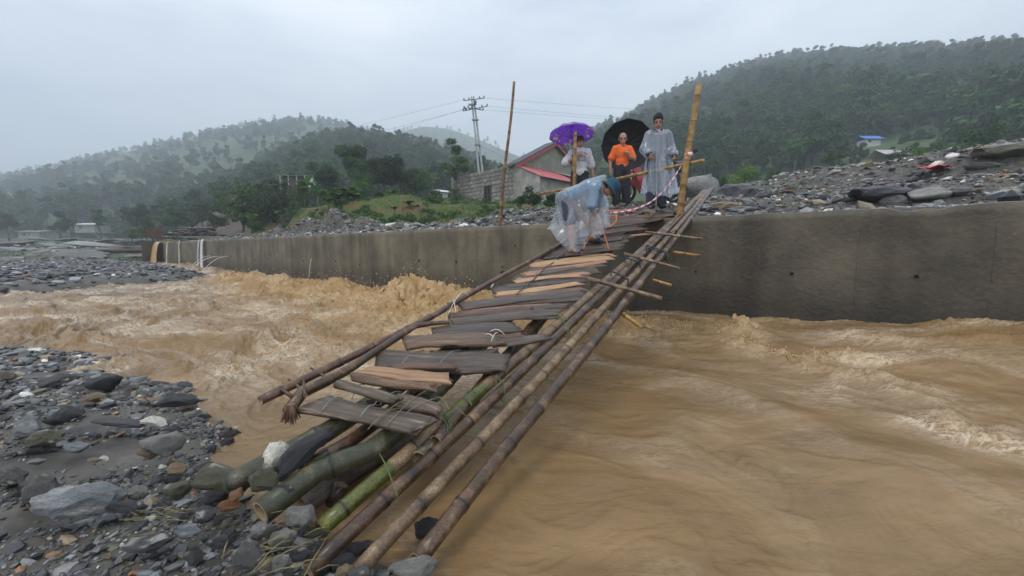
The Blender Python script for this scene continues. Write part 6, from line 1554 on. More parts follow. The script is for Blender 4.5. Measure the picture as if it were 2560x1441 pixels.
def sandal(e, a, d, s=1., lab=None):
    d = d / np.linalg.norm(d); c = a + d * .045 * s + V3(0, 0, -.082 * s); M = np.stack([d, np.cross(V3(0, 0, 1), d), V3(0, 0, 1)], 1)
    mb = MB(); n = 18; V = []
    for z in (-.012, .010):
        for k in range(n): t = 6.283 * k / n; V.append(c + M @ V3(.140 * s * math.cos(t), (.050 - .008 * math.cos(t)) * s * math.sin(t), z))
    mb.add(V, [tuple(range(n))[::-1], tuple(range(n, 2 * n))] + [(k, (k + 1) % n, n + (k + 1) % n, n + k) for k in range(n)])
    A = []
    for i in range(9): t = math.pi * i / 8; A.append(t)
    W = []
    for x in (.02, .085):
        for t in A: W.append(c + M @ V3(x * s, .052 * s * math.cos(t), .012 + .062 * s * math.sin(t)))
    mb.add(W, [(i, i + 1, 9 + i + 1, 9 + i) for i in range(8)])
    return mb.build('sandal', M_sandal, e)
def stand(s, yaw=0., lean=0.):
    J = dict(pelvis=V3(0, 0, .93), neck=V3(0, .0, 1.42), head=V3(0, -.02, 1.555), shL=V3(-.158, .0, 1.345), shR=V3(.158, .0, 1.345), hipL=V3(-.085, 0, .90), hipR=V3(.085, 0, .90), knL=V3(-.10, -.02, .49), knR=V3(.10, -.02, .49), anL=V3(-.11, .01, .09), anR=V3(.11, .01, .09),
             elL=V3(-.24, .02, 1.08), elR=V3(.24, .02, 1.08), wrL=V3(-.25, -.04, .84), wrR=V3(.25, -.04, .84))
    Rz = rot(yaw); return {k: Rz @ (v * s) for k, v in J.items()}
def bank_spot(px, py, Y):
    p = at(px, py, Y); return p

# --- man in the orange polo, under the black umbrella ---
e3 = empty('person', at(1552, 525, 9.25), 'balding smiling man in orange polo and black trousers holding the black umbrella', 'person')
J = stand(1.0, .12); J['head'] += V3(-.01, -.03, 0); J['elL'] = V3(-.255, .03, 1.09); J['wrL'] = V3(-.27, -.05, .86); J['elR'] = V3(.265, -.02, 1.11); J['wrR'] = V3(.09, -.20, 1.16)
J['anL'][0] = -.13; J['anR'][0] = .13
Mh = rot(-.15, .28)
_, B, Mt = person(e3, J, Mh, 1.0, [(J['wrL'], V3(-.02, -.05, -1), V3(.9, -.2, 0), .5, 1), (J['wrR'], V3(-.45, -.2, .75), V3(-.5, .75, 0), 1.05, -1)], [(J['anL'], V3(-.25, -1, 0)), (J['anR'], V3(.25, -1, 0))], True)
hair_obj(e3, J['head'], Mh, 1.0, bald=True)
shirt(e3, B, Mt, J, M_orange, sleeve=.72, hem=.02, name='polo_shirt')
g = lambda x, y, z: J['neck'] + V3(x, y, z)
cl = MB(); cl.tube([g(-.075, .02, .0), g(-.06, -.05, -.005), g(0, -.085, -.05)], [.012, .014, .010], 6); cl.tube([g(.075, .02, .0), g(.06, -.05, -.005), g(0, -.085, -.05)], [.012, .014, .010], 6); cl.build('collar', M_orange, e3, True)
pants(e3, B, Mt, J, M_black, frac=.80, flare=1.12)
sandal(e3, J['anL'], V3(-.25, -1, 0)); sandal(e3, J['anR'], V3(.25, -1, 0)); HAND3 = Vector(J['wrR'] + V3(-.03, -.05, .06)) + e3.location

# --- man in the pale tee under the purple umbrella ---
e2 = empty('person', at(1447, 541, 9.0), 'man in pale printed tee and dark cap under the purple flowered umbrella', 'person')
s2 = 1.02; J = stand(s2, -.1); J['elL'] = V3(-.33, -.06, 1.13); J['wrL'] = V3(-.10, -.22, 1.24); J['elR'] = V3(.27, .02, 1.09); J['wrR'] = V3(.29, -.03, .86)
Mh = rot(.15, .18)
_, B, Mt = person(e2, J, Mh, s2, [(J['wrL'], V3(.5, -.2, .6), V3(.5, .75, 0), 1.05, 1), (J['wrR'], V3(.02, -.05, -1), V3(-.9, -.2, 0), .5, -1)], [(J['anL'], V3(-.2, -1, 0)), (J['anR'], V3(.2, -1, 0))])
hair_obj(e2, J['head'], Mh, s2, top=.0)
capo = MB(); M_ = Matrix([list(r_) for r_ in Mh]); capo.ball(J['head'] + Mh @ V3(0, .005, .062), (.096, .108, .075), 16, 8, M_); capo.tube([J['head'] + Mh @ V3(-.05, -.085, .055), J['head'] + Mh @ V3(0, -.14, .05), J['head'] + Mh @ V3(.05, -.085, .055)], [.012, .02, .012], 6); capo.build('cap', M_maroon, e2, True)
shirt(e2, B, Mt, J, M_tee, s2, sleeve=.95, hem=.10, infl=.024, name='tee_shirt'); pants(e2, B, Mt, J, M_black, s2, frac=.9)
for q in 'LR': sandal(e2, J['an' + q], V3(0, -1, 0), s2)
# print on the tee: an arc of letters round the year
M_ink = mat('print_ink', (.035, .03, .035), (.06, .05, .055), rough=.9)
def text_mesh(txt, size, m, name, parent, loc, rz=0, ry=0):
    cu = bpy.data.curves.new(name, 'FONT'); cu.body = txt; cu.size = size; cu.align_x = 'CENTER'; cu.align_y = 'CENTER'; cu.extrude = .002
    tmp = bpy.data.objects.new('tmp', cu); COL.objects.link(tmp); dg = bpy.context.evaluated_depsgraph_get(); me = bpy.data.meshes.new_from_object(tmp.evaluated_get(dg)); bpy.data.objects.remove(tmp); me.name = name
    o = link(name, me, [m], parent); o.location = loc; o.rotation_euler = (math.pi / 2, ry, rz); return o
pr = J['neck'] * .62 + J['pelvis'] * .38 + V3(.025, -.156, 0)
text_mesh('1976', .082, M_ink, 'printed_year', e2, tuple(pr))
for i, ch in enumerate('HOLDLAND'): a = (3.5 - i) * .30; text_mesh(ch, .052, M_ink, 'printed_letter', e2, (pr[0] - .105 * math.sin(a), pr[1] + .01 * abs(math.sin(a)), pr[2] + .095 * math.cos(a)), 0, -a)
for i in range(9): a = (i - 4) * .27; text_mesh('M', .034, M_ink, 'printed_letter', e2, (pr[0] + .10 * math.sin(a), pr[1] + .002, pr[2] - .085 * math.cos(a)), 0, -a * -1)
HAND2 = Vector(J['wrL'] + V3(.05, -.02, .06)) + e2.location

# --- man in the clear raincoat ---
e4 = empty('person', at(1640, 524, 7.55), 'young man in a clear plastic raincoat over dark clothes, looking down', 'person')
s4 = 1.0; J = stand(s4, -.05); J['head'] = V3(-.03, -.045, 1.56); J['elL'] = V3(-.235, .0, 1.09); J['wrL'] = V3(-.215, -.17, .96); J['elR'] = V3(.225, .02, 1.08); J['wrR'] = V3(.22, -.20, .93); J['anL'][0] = -.10; J['anR'][0] = .10
Mh = rot(-.30, .45)
_, B, Mt = person(e4, J, Mh, s4, [(J['wrL'], V3(.1, -.5, -.8), V3(.9, -.2, -.2), .7, 1), (J['wrR'], V3(-.1, -.5, -.8), V3(-.9, -.2, -.2), .7, -1)], [(J['anL'], V3(-.2, -1, 0)), (J['anR'], V3(.2, -1, 0))])
hair_obj(e4, J['head'], Mh, s4, top=.014); shirt(e4, B, Mt, J, M_navy, s4, long=True, hem=.05); pants(e4, B, Mt, J, M_navy, s4, frac=.95)
for q in 'LR':
    a = J['an' + q]; mb = MB(); mb.ball(a + V3(0, -.07, -.045), (.052, .135, .042), 12, 8); mb.build('shoe', M_sandal, e4, True)
def rain4(X, Y, Z, Fd):
    th = np.arctan2(Y, X); t = np.clip((1.40 - Z) / 1.1, 0, 1); fold = .020 * np.sin(th * 9 + 3 * pn(Z * 2, Z * 0 + 1, 3)) + .012 * np.sin(th * 13 + Z * 4)
    a = .14 + .17 * t ** .9 + .05 * t * np.sin(th + .6); b_ = .13 + .13 * t
    k0 = np.sqrt(((X - .05 * t) / a) ** 2 + (Y / b_) ** 2); G = (k0 - 1) * np.minimum(a, b_) - fold * (.3 + t); G = np.maximum(G, Z - 1.34)
    hh = np.clip(.5 + .5 * (Fd - G) / .05, 0, 1); return Fd * (1 - hh) + G * hh - .05 * hh * (1 - hh)
P = [B[2], B[3], B[4], cap(J['shL'], J['elL'], .080, .088), cap(J['elL'], J['wrL'] * .8 + J['elL'] * .2, .078, .085), cap(J['shR'], J['elR'], .080, .088), cap(J['elR'], J['wrR'] * .8 + J['elR'] * .2, .078, .085), cap(V3(.1, 0, .12), V3(.40, 0, .12), .02), cap(V3(-.1, -.25, .12), V3(-.36, .25, .12), .02)]
def keep4(C):
    th = np.arctan2(C[:, 1], C[:, 0]); hem = .25 + .05 * np.sin(th * 2 + 1.0) + .012 * np.sin(th * 7) + .05 * np.clip(C[:, 0] - .1, 0, 1)
    nk = (np.hypot(C[:, 0] + .0, C[:, 1]) < .085) & (C[:, 2] > 1.33)
    wl = np.linalg.norm(C - (J['wrL'] + V3(.0, -.06, -.06)), axis=1) < .085; wr_ = np.linalg.norm(C - (J['wrR'] + V3(0, -.06, -.06)), axis=1) < .08
    return (C[:, 2] > hem) & ~nk & ~wl & ~wr_
sdf_object('raincoat', P, .012, M_rain, e4, k=.05, infl=.008, wr=.007, wf=7, keep=keep4, extra=rain4)
cl = MB(); cl.tube([J['neck'] + V3(-.07, .03, .02), J['neck'] + V3(-.06, -.06, .01), J['neck'] + V3(-.01, -.10, -.05), J['neck'] + V3(.0, -.13, -.20)], [.014, .018, .018, .012], 7); cl.tube([J['neck'] + V3(.07, .03, .02), J['neck'] + V3(.065, -.06, .0), J['neck'] + V3(.03, -.10, -.06)], [.014, .018, .012], 7)
cl.build('collar', M_rain, e4, True)

# --- man bending over on the deck ---
o1 = at(1455, 640, 5.55); e1 = empty('person', o1, 'man bending over the deck in a blue shirt, teal hat and clear plastic poncho', 'person')
w = lambda px, py, Y: at(px, py, Y) - o1
J = dict(pelvis=w(1413, 496, 5.62), neck=w(1498, 458, 5.55), head=w(1521, 466, 5.50), shL=w(1488, 470, 5.40), shR=w(1490, 466, 5.72), hipL=w(1412, 507, 5.54), hipR=w(1415, 505, 5.70), knL=w(1427, 566, 5.44), knR=w(1470, 553, 5.78), anL=w(1431, 620, 5.40), anR=w(1478, 589, 5.86),
         elL=w(1478, 515, 5.38), elR=w(1502, 512, 5.76), wrL=w(1496, 553, 5.42), wrR=w(1508, 552, 5.72))
J['head'] = w(1523, 470, 5.50); s1 = .86
dh = V3(.62, -.15, -.78); zf = np.cross(np.cross(dh, V3(.78, 0, .62)), dh); dh = dh / np.linalg.norm(dh); upv = V3(.80, -.02, .60); upv = upv - dh * (upv @ dh); upv /= np.linalg.norm(upv); xr = np.cross(-dh, upv); Mh = np.stack([xr, -dh, upv], 1)
if np.linalg.det(Mh) < 0: Mh[:, 0] *= -1
_, B, Mt = person(e1, J, Mh, s1, [(J['wrL'], V3(.3, 0, -1), V3(.8, 0, .3), .8, 1), (J['wrR'], V3(.1, 0, -1), V3(-.8, 0, .2), .8, -1)], [(J['anL'], V3(.95, -.35, -.05)), (J['anR'], V3(.97, -.2, .05))])
hair_obj(e1, J['head'], Mh, s1)
shirt(e1, B, Mt, J, M_bshirt, s1, sleeve=.95, hem=.10, infl=.016, wr=.012); pants(e1, B, Mt, J, M_shorts, s1, frac=0, name='shorts')
sandal(e1, J['anL'], V3(.95, -.35, 0), .95); sandal(e1, J['anR'], V3(.97, -.2, 0), .95)
hat = MB(); hc = J['head'] + Mh @ V3(0, .0, .035); V = []; n = 22; rings = [(.0, .105), (.045, .100), (.078, .078), (.088, .02), (.088, -.005), (.105, -.035), (.128, -.062)]
for rr, z in rings:
    for k in range(n): t = 6.283 * k / n; V.append(hc + Mh @ (V3(rr * math.cos(t), rr * 1.12 * math.sin(t), z) * s1 * 1.15 * (1 + .03 * math.sin(3 * t))))
hat.add(V, [(i * n + k, i * n + (k + 1) % n, (i + 1) * n + (k + 1) % n, (i + 1) * n + k) for i in range(len(rings) - 1) for k in range(n)]); ho_ = hat.build('hat', M_hat, e1, True); sm_ = ho_.modifiers.new('t', 'SOLIDIFY'); sm_.thickness = .006
hp_, sp_ = J['pelvis'], J['neck']
def rain1(X, Y, Z, Fd):
    ax_ = np.clip((X - hp_[0]) / (sp_[0] - hp_[0]), -.35, 1.15); cx = (hp_[0] + sp_[0]) / 2 - .01; cy = (hp_[1] + sp_[1]) / 2; top = hp_[2] + (sp_[2] - hp_[2]) * ax_ + .08
    t = np.clip((top - Z) / .75, 0, 1); th = np.arctan2(Y - cy, X - cx); fold = .022 * np.sin(th * 8 + 2 * np.sin(Z * 6)) + .012 * np.sin(th * 15 + Z * 9)
    a = .33 + .09 * t; b_ = .17 + .14 * t; k0 = np.sqrt(((X - cx + .02 * t) / a) ** 2 + ((Y - cy) / b_) ** 2); G = (k0 - 1) * b_ - fold * (.15 + t); G = np.maximum(G, Z - top)
    hh = np.clip(.5 + .5 * (Fd - G) / .09, 0, 1); return Fd * (1 - hh) + G * hh - .09 * hh * (1 - hh)
P = [B[0], B[1], B[2], B[3], B[4], cap(J['shL'], J['elL'], .07, .075), cap(J['shR'], J['elR'], .07, .075), cap(V3(hp_[0] - .35, hp_[1], .02), V3(sp_[0] + .15, hp_[1], .02), .3)]
P_keep = P
def keep1(C):
    px_ = C[:, 0]; hem = np.interp(px_, [-.45, -.38, -.22, -.12, -.04, .04, .14, .26, .34], [.38, .20, .10, .03, .12, .26, .24, .30, .42]) + .02 * np.sin(px_ * 30) + .05 * (C[:, 1] > .05)
    nk = np.linalg.norm(C - J['head'], axis=1) < .135
    return (C[:, 2] > hem) & ~nk
sdf_object('poncho', P_keep[:7] + [cap(V3(hp_[0] - .2, hp_[1] - .1, .15), V3(sp_[0] - .05, hp_[1] + .1, .15), .2)], .012, M_rain1, e1, k=.06, infl=.014, wr=.008, wf=7, keep=keep1, extra=rain1)

# umbrellas ---------------------------------------------------------------------------------
def umbrella(apex, axis, Rr, depth, n, m, mrib, shaft, label, handle_m, mm_attr=False, tip=.05):
    ax_ = Vector(axis).normalized(); a, b_, _ = frame_of(ax_); ap = Vector(apex); e = empty('umbrella', ap, label, 'umbrella')
    V = []; rr = []; nr = 9; sub = 4; N_ = n * sub
    for i in range(nr + 1):
        t = i / nr
        for k in range(N_):
            f = (k % sub) / sub; th = 6.2832 * k / N_; scal = math.cos(math.pi / n) / math.cos(((f - .5)) * 2 * math.pi / n) if True else 1
            ch = (1 - t) + t * (scal * .985) if f else 1
            ch = 1 * (1 - t * t) + t * t * (1 if f == 0 else scal)
            r_ = Rr * math.sin(t * 1.18) / math.sin(1.18) * ch; z = -depth * (1 - math.cos(t * 1.25)) / (1 - math.cos(1.25)) + (.0 if f == 0 else .012 * math.sin(math.pi * t) * -1)
            V.append(a * (r_ * math.cos(th)) + b_ * (r_ * math.sin(th)) + ax_ * z); rr.append(t)
    Fs = [(i * N_ + k, i * N_ + (k + 1) % N_, (i + 1) * N_ + (k + 1) % N_, (i + 1) * N_ + k) for i in range(nr) for k in range(N_)]
    me = py_mesh('canopy', V, Fs, True); q = me.attributes.new('rad', 'FLOAT', 'POINT'); q.data.foreach_set('value', np.array(rr, np.float32)); c = link('canopy', me, [m], e); sd = c.modifiers.new('t', 'SOLIDIFY'); sd.thickness = .002
    tube('shaft', [ax_ * tip, ax_ * -shaft], .0055, mrib, e, 8)
    for k in range(n):
        pts = [V[i * N_ + k * sub] - ax_ * .007 for i in range(0, nr + 1, 2)]; tube('rib', pts, .0028, mrib, e, 5)
        tube('stretcher', [-ax_ * (depth * 1.25), V[5 * N_ + k * sub] - ax_ * .01], .0024, mrib, e, 5)
    hn = ax_ * -shaft; tube('handle', [hn + ax_ * .10, hn], .012, handle_m, e, 8); return e
M_metal = mat('dark_metal', (.05, .05, .055), (.09, .09, .10), rough=.35, metal=.8); M_wood = mat('handle_wood', (.20, .10, .04), (.30, .16, .07), rough=.5)
M_ublack = mat('black_nylon', (.006, .006, .007), (.012, .012, .014), rough=.6)
mu_, nt, b = new_mat('purple_flowered_nylon'); N, L = nt.nodes, nt.links
vo = N.new('ShaderNodeTexVoronoi'); vo.inputs['Scale'].default_value = 10; tcn = N.new('ShaderNodeTexCoord'); L.new(tcn.outputs['Object'], vo.inputs['Vector'])
ns = N.new('ShaderNodeTexNoise'); ns.inputs['Scale'].default_value = 40; L.new(tcn.outputs['Object'], ns.inputs['Vector'])
sm1 = N.new('ShaderNodeMath'); sm1.operation = 'MULTIPLY_ADD'; sm1.inputs[1].default_value = .5; L.new(ns.outputs['Fac'], sm1.inputs[0]); L.new(vo.outputs['Distance'], sm1.inputs[2])
rp1 = N.new('ShaderNodeValToRGB'); el = rp1.color_ramp.elements; el[0].position = .58; el[0].color = (1, 1, 1, 1); el[1].position = .66; el[1].color = (0, 0, 0, 1); L.new(sm1.outputs[0], rp1.inputs['Fac'])
ra_ = N.new('ShaderNodeAttribute'); ra_.attribute_name = 'rad'; bd = N.new('ShaderNodeMapRange'); bd.inputs['From Min'].default_value = .55; bd.inputs['From Max'].default_value = .66; L.new(ra_.outputs['Fac'], bd.inputs['Value'])
ml2 = N.new('ShaderNodeMath'); ml2.operation = 'MULTIPLY'; L.new(rp1.outputs[0], ml2.inputs[0]); L.new(bd.outputs[0], ml2.inputs[1])
mxc = N.new('ShaderNodeMixRGB'); mxc.inputs['Color1'].default_value = (.44, .24, .78, 1); mxc.inputs['Color2'].default_value = (.85, .70, .42, 1); L.new(ml2.outputs[0], mxc.inputs['Fac']); L.new(mxc.outputs[0], b.inputs['Base Color']); b.inputs['Roughness'].default_value = .5
tl = N.new('ShaderNodeBsdfTranslucent'); L.new(mxc.outputs[0], tl.inputs['Color']); ms = N.new('ShaderNodeMixShader'); ms.inputs[0].default_value = .6; L.new(b.outputs[0], ms.inputs[1]); L.new(tl.outputs[0], ms.inputs[2]); L.new(ms.outputs[0], N['Material Output'].inputs['Surface'])
apx = Vector(at(1428, 316, 9.0)); axu = (apx - HAND2).normalized(); umbrella(apx, Vector((-.03, .20, 1)), .50, .21, 10, mu_, M_metal, (apx - HAND2).length + .06, 'purple umbrella with yellow flower print held up by the man in the tee', M_black)
apx = Vector(at(1567, 360, 9.95)); axb = (apx - HAND3); umbrella(apx, axb, .60, .20, 12, M_ublack, M_metal, axb.length + .10, 'large black umbrella tilted back behind the man in the orange polo', M_wood)

# orange hose loops on the deck beside the bending man
M_hose = mat('orange_hose', (.42, .10, .035), (.55, .17, .07), rough=.5)
def hose(pts, r_, label):
    P = [Vector(at(*p)) for p in pts]; Q = []
    for k in range(len(P) - 1):
        p0, p1, p2, p3 = P[max(k - 1, 0)], P[k], P[k + 1], P[min(k + 2, len(P) - 1)]
        for j in range(6): f = j / 6; Q.append(.5 * ((2 * p1) + (-p0 + p2) * f + (2 * p0 - 5 * p1 + 4 * p2 - p3) * f * f + (-p0 + 3 * p1 - 3 * p2 + p3) * f ** 3))
    Q.append(P[-1]); o = tube('hose', Q, r_, M_hose, None, 8); tag(o, label, 'hose'); return o
hose([(1540, 536, 6.4), (1541, 550, 6.2), (1533, 562, 6.0), (1518, 569, 5.8), (1504, 562, 5.65), (1498, 553, 5.6)], .011, 'orange hose loop hanging from the hand of the bending man')
hose([(1502, 560, 5.62), (1485, 582, 5.6), (1466, 606, 5.5), (1458, 624, 5.42)], .010, 'orange hose end reaching down between the sandals of the bending man')
hose([(1503, 560, 5.64), (1508, 580, 5.6), (1516, 604, 5.5), (1522, 624, 5.4)], .011, 'orange hose end on the deck right of the bending man')
hose([(1510, 531, 7.2), (1540, 528, 7.3), (1565, 530, 7.4), (1590, 528, 7.5), (1560, 526, 7.5), (1520, 529, 7.35)], .012, 'flat orange hose loop on the ground behind the deck end')
# ------------------------------------------------------------------ house, sheds, poles, motorbikes
M_block = mat('stone_block', (.15, .14, .12), (.27, .25, .215), scale=5, rough=.9, bump=.6, rand=.25, c3=(.34, .32, .28)); M_plaster = mat('stained_plaster', (.20, .19, .165), (.36, .345, .31), scale=1.6, rough=.9, bump=.3, c3=(.44, .42, .39))
M_gplaster = mat('grey_green_plaster', (.17, .175, .13), (.27, .27, .21), scale=1.8, rough=.9, bump=.3); M_redroof = mat('faded_red_roof', (.36, .07, .075), (.48, .14, .14), scale=3, rough=.45, bump=.1); M_redtrim = mat('red_barge_board', (.30, .04, .045), (.38, .07, .07), rough=.5)
M_dkroof = mat('dark_roof', (.035, .036, .04), (.07, .07, .075), scale=4, rough=.6); M_greyroof = mat('pale_sheet_roof', (.33, .30, .29), (.45, .42, .40), scale=4, rough=.45); M_pole = mat('grey_concrete_pole', (.23, .24, .25), (.34, .35, .36), scale=4, rough=.8)
M_white = mat('white_paint', (.55, .56, .56), (.70, .71, .71), scale=3, rough=.7); M_timber = mat('dark_timber', (.05, .038, .032), (.10, .075, .06), scale=6, rough=.85); M_blue = mat('blue_sheet_roof', (.03, .13, .42), (.05, .18, .52), scale=3, rough=.4)
C0 = np.array([.30, 30.0]); dS = np.array([-.7071, .7071]); dG = np.array([.7071, .7071]); dO = np.array([.7071, -.7071])
ZG = 4.55; ZE = EYE + 6.25; LS, LG = 8.0, 8.6
H = empty('stone_house', (C0[0], C0[1], ZG - .6), 'long rough stone house with red gable trim and faded red lean-to roof', 'house'); hb = H.location.copy()
W3 = lambda a, s_, z, o=0: Vector((C0[0] + dS[0] * s_ + dG[0] * a + dO[0] * o - hb.x, C0[1] + dS[1] * s_ + dG[1] * a + dO[1] * o - hb.y, z - hb.z))
# side wall body as solid, faced with individual stone blocks
mb = MB(); mb.prism([W3(0.05, 0, ZG - .6), W3(.05, LS, ZG - .6), W3(.05, LS, ZE), W3(.05, 0, ZE)], W3(.3, 0, 0) - W3(0, 0, 0)); mb.build('side_wall', M_block, H)
r = random.Random(5); blocks = []
rows = 10; bh = (ZE - ZG + .1) / rows
bmesh_cache = []
for q in range(6):
    t = MB(); rr = random.Random(q); hw, hh, d = .24, bh / 2 - .012, .05
    c = [(-hw, 0, -hh), (hw, 0, -hh), (hw, 0, hh), (-hw, 0, hh)]; j = lambda: rr.uniform(-.025, .025)
    Vq = [(x + j(), j() * .3, z + j() * .6) for x, y, z in c] + [(x * .86 + j(), -d + j() * .4, z * .82 + j() * .5) for x, y, z in c]
    me = py_mesh('stone_block', Vq, [(0, 1, 5, 4), (1, 2, 6, 5), (2, 3, 7, 6), (3, 0, 4, 7), (4, 5, 6, 7)]); me.materials.append(M_block); bmesh_cache.append(me)
wx0, wx1, wz0, wz1 = 2.75, 3.55, ZG + .55, ZG + 1.75
for i in range(rows):
    x = r.uniform(.1, .3)
    while x < LS - .1:
        L_ = r.uniform(.36, .6); z = ZG - .1 + bh * (i + .5)
        if not (wx0 - .25 < x + L_ / 2 < wx1 + .25 and wz0 - .1 < z < wz1 + .1) and x + L_ < LS:
            o = bpy.data.objects.new('stone_block', r.choice(bmesh_cache)); COL.objects.link(o); o.parent = H; o.location = W3(.04, x + L_ / 2, z); o.scale = (L_ / .5, 1, 1); o.rotation_euler = (0, 0, -math.pi / 4)
        x += L_ + .012
fr = MB(); cz = (wz0 + wz1) / 2
for a, b, c, d in [(wx0, wx0 + .07, wz0, wz1), (wx1 - .07, wx1, wz0, wz1), (wx0, wx1, wz0, wz0 + .07), (wx0, wx1, wz1 - .07, wz1), ((wx0 + wx1) / 2 - .02, (wx0 + wx1) / 2 + .02, wz0, wz1)]: fr.prism([W3(-.06, a, c), W3(-.06, b, c), W3(-.06, b, d), W3(-.06, a, d)], W3(.1, 0, 0) - W3(0, 0, 0))
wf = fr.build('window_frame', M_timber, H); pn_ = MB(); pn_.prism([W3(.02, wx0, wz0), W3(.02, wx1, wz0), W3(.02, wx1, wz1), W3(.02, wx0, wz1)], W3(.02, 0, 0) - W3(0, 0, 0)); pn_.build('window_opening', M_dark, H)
for k in range(4): t = MB(); z = wz0 + .2 + k * .26; t.prism([W3(-.03, wx0 + .05, z), W3(-.03, wx1 - .05, z), W3(-.03, wx1 - .05, z + .03), W3(-.03, wx0 + .05, z + .03)], W3(.03, 0, 0) - W3(0, 0, 0)); t.build('shutter_slat', M_timber, H)
# gable end
pk = LG / 2; ZP = EYE + 8.45
mb = MB(); mb.prism([W3(0, 0, ZG - .6), W3(LG, 0, ZG - .6), W3(LG, 0, ZE), W3(pk, 0, ZP), W3(0, 0, ZE)], W3(0, .25, 0) - W3(0, 0, 0)); mb.build('gable_wall', M_gplaster, H)
for a0, z0, a1, z1 in ((-.35, ZE - .12, pk, ZP + .08), (LG + .35, ZE - .12, pk, ZP + .08)):
    t = MB(); t.prism([W3(a0, -.38, z0), W3(a1, -.38, z1), W3(a1, -.38, z1 - .26), W3(a0, -.38, z0 - .26)], W3(0, .06, 0) - W3(0, 0, 0)); t.build('barge_board', M_redtrim, H)
    t = MB(); t.prism([W3(a0, -.45, z0 + .10), W3(a1, -.45, z1 + .10), W3(a1, -.45, z1 + .02), W3(a0, -.45, z0 + .02)], W3(0, 1.3, 0) - W3(0, 0, 0)); t.build('roof', M_dkroof, H)
# ridge stays
for k in range(2): t = MB(); t.tube([W3(pk + .3 + k * .35, -.45, ZP + .1 - k * .1), W3(LG, -.45, ZE + .35 - k * .1)], .03, 5); t.build('roof_batten', M_timber, H)
# lean-to in front of the gable
def corr(name, p00, p10, p11, p01, m, parent, n=36, amp=.03):
    V = []; 
    for j, (A, B_) in enumerate(((p00, p10), (p01, p11))):
        for i in range(n * 2 + 1): t = i / (n * 2); V.append(A.lerp(B_, t) + Vector((0, 0, amp * (1 if i % 2 else -1))))
    k = n * 2 + 1; o = link(name, py_mesh(name, V, [(i, i + 1, k + i + 1, k + i) for i in range(k - 1)]), [m], parent); s = o.modifiers.new('t', 'SOLIDIFY'); s.thickness = .015; return o
corr('lean_to_roof', W3(-.1, 0, ZE - .05, 0), W3(4.6, 0, ZE - .05, 0), W3(4.6, 0, ZE - 1.25, 2.7), W3(-.1, 0, ZE - 1.25, 2.7), M_redroof, H)
corr('side_roof', W3(4.7, 0, ZE + .05, -.1), W3(9.6, 0, ZE - .5, -.1), W3(9.6, 0, ZE - 1.2, 2.7), W3(4.7, 0, ZE - .85, 2.7), M_greyroof, H, 30)
mb = MB(); mb.prism([W3(0, -.01, ZG - .6), W3(0, -.01, ZG - .6, 2.3), W3(0, -.01, ZE - 1.1, 2.3), W3(0, -.01, ZE - .15)], W3(.2, 0, 0) - W3(0, 0, 0)); mb.build('lean_to_side_wall', M_plaster, H)
mb = MB(); mb.prism([W3(.2, 0, ZG - .6, 2.28), W3(9.4, 0, ZG - .6, 2.28), W3(9.4, 0, ZE - 1.4, 2.28), W3(.2, 0, ZE - 1.2, 2.28)], W3(0, .2, 0) - W3(0, 0, 0)); mb.build('lean_to_front_wall', M_plaster, H)
# twin utility poles
U = empty('utility_pole', at(1212, 440, 62), 'twin leaning concrete utility poles with steel crossarms behind the stone house', 'utility pole'); ub = U.location.copy()
A0, A1 = Vector(at(1199, 450, 62)) - ub, Vector(at(1179, 242, 62)) - ub; B0, B1 = Vector(at(1209, 450, 62.3)) - ub, Vector(at(1184, 242, 62.3)) - ub
tube('pole', [A0 - (A1 - A0) * .2, A0, A1], [.20, .18, .12], M_pole, U, 10); tube('pole', [B0 - (B1 - B0) * .2, B0, B1], [.20, .18, .12], M_pole, U, 10)
WP = []
for (x0, y0), (x1, y1) in [((1160, 252), (1210, 246)), ((1158, 278), (1218, 266)), ((1170, 270), (1208, 276)), ((1166, 276), (1160, 272))]:
    a, b = Vector(at(x0, y0, 61.6)) - ub, Vector(at(x1, y1, 61.6)) - ub; tube('crossarm', [a, b], .06, M_metal, U, 6)
    for q in (a, b, a.lerp(b, .25), a.lerp(b, .78)): t = MB(); t.tube([q, q + Vector((0, 0, .12)), q + Vector((0, 0, .35))], [.05, .11, .06], 7); t.build('insulator', M_timber, U, True)
for (x, y) in [(1180, 262), (1188, 300), (1194, 362), (1203, 430)]: c = Vector(at(x, y, 61.9)) - ub; t = MB(); t.box(c, (1.0 if y < 310 else .9, .5, .14)); t.build('clamp', M_pole, U)
mb = MB(); c = Vector(at(1188, 262, 61.5)) - ub; mb.tube([c, c + Vector((0, 0, .55))], .2, 8); mb.build('transformer', M_metal, U)
def wire(p0, p1, sag, label, parent=None):
    P0, P1 = Vector(at(*p0)), Vector(at(*p1)); pts = [P0.lerp(P1, t) - Vector((0, 0, sag * 4 * t * (1 - t))) for t in np.linspace(0, 1, 24)]; o = tube('power_line', pts, .013, M_metal, None, 4); tag(o, label, 'power line'); return o
for i, (a, b, lb) in enumerate([((1160, 250, 61.6), (-40, 520, 330), 'power line from the top left crossarm, highest of those running left'), ((1158, 276, 61.6), (-60, 560, 330), 'power line running left from the lower crossarm'), ((1164, 272, 61.6), (60, 590, 300), 'lowest of the power lines running left over the wooded hill'),
                            ((1210, 246, 61.6), (2700, 300, 150), 'top power line running right from the twin poles'), ((1218, 266, 61.6), (2700, 340, 150), 'middle power line running right from the twin poles'), ((1208, 275, 61.6), (2700, 330, 150), 'lower power line running right from the twin poles'),
                            ((1203, 366, 61.9), (1330, 425, 75), 'stay wire slanting down right from the twin poles')]): wire(a, b, 2.2 if i < 6 else .1, lb)
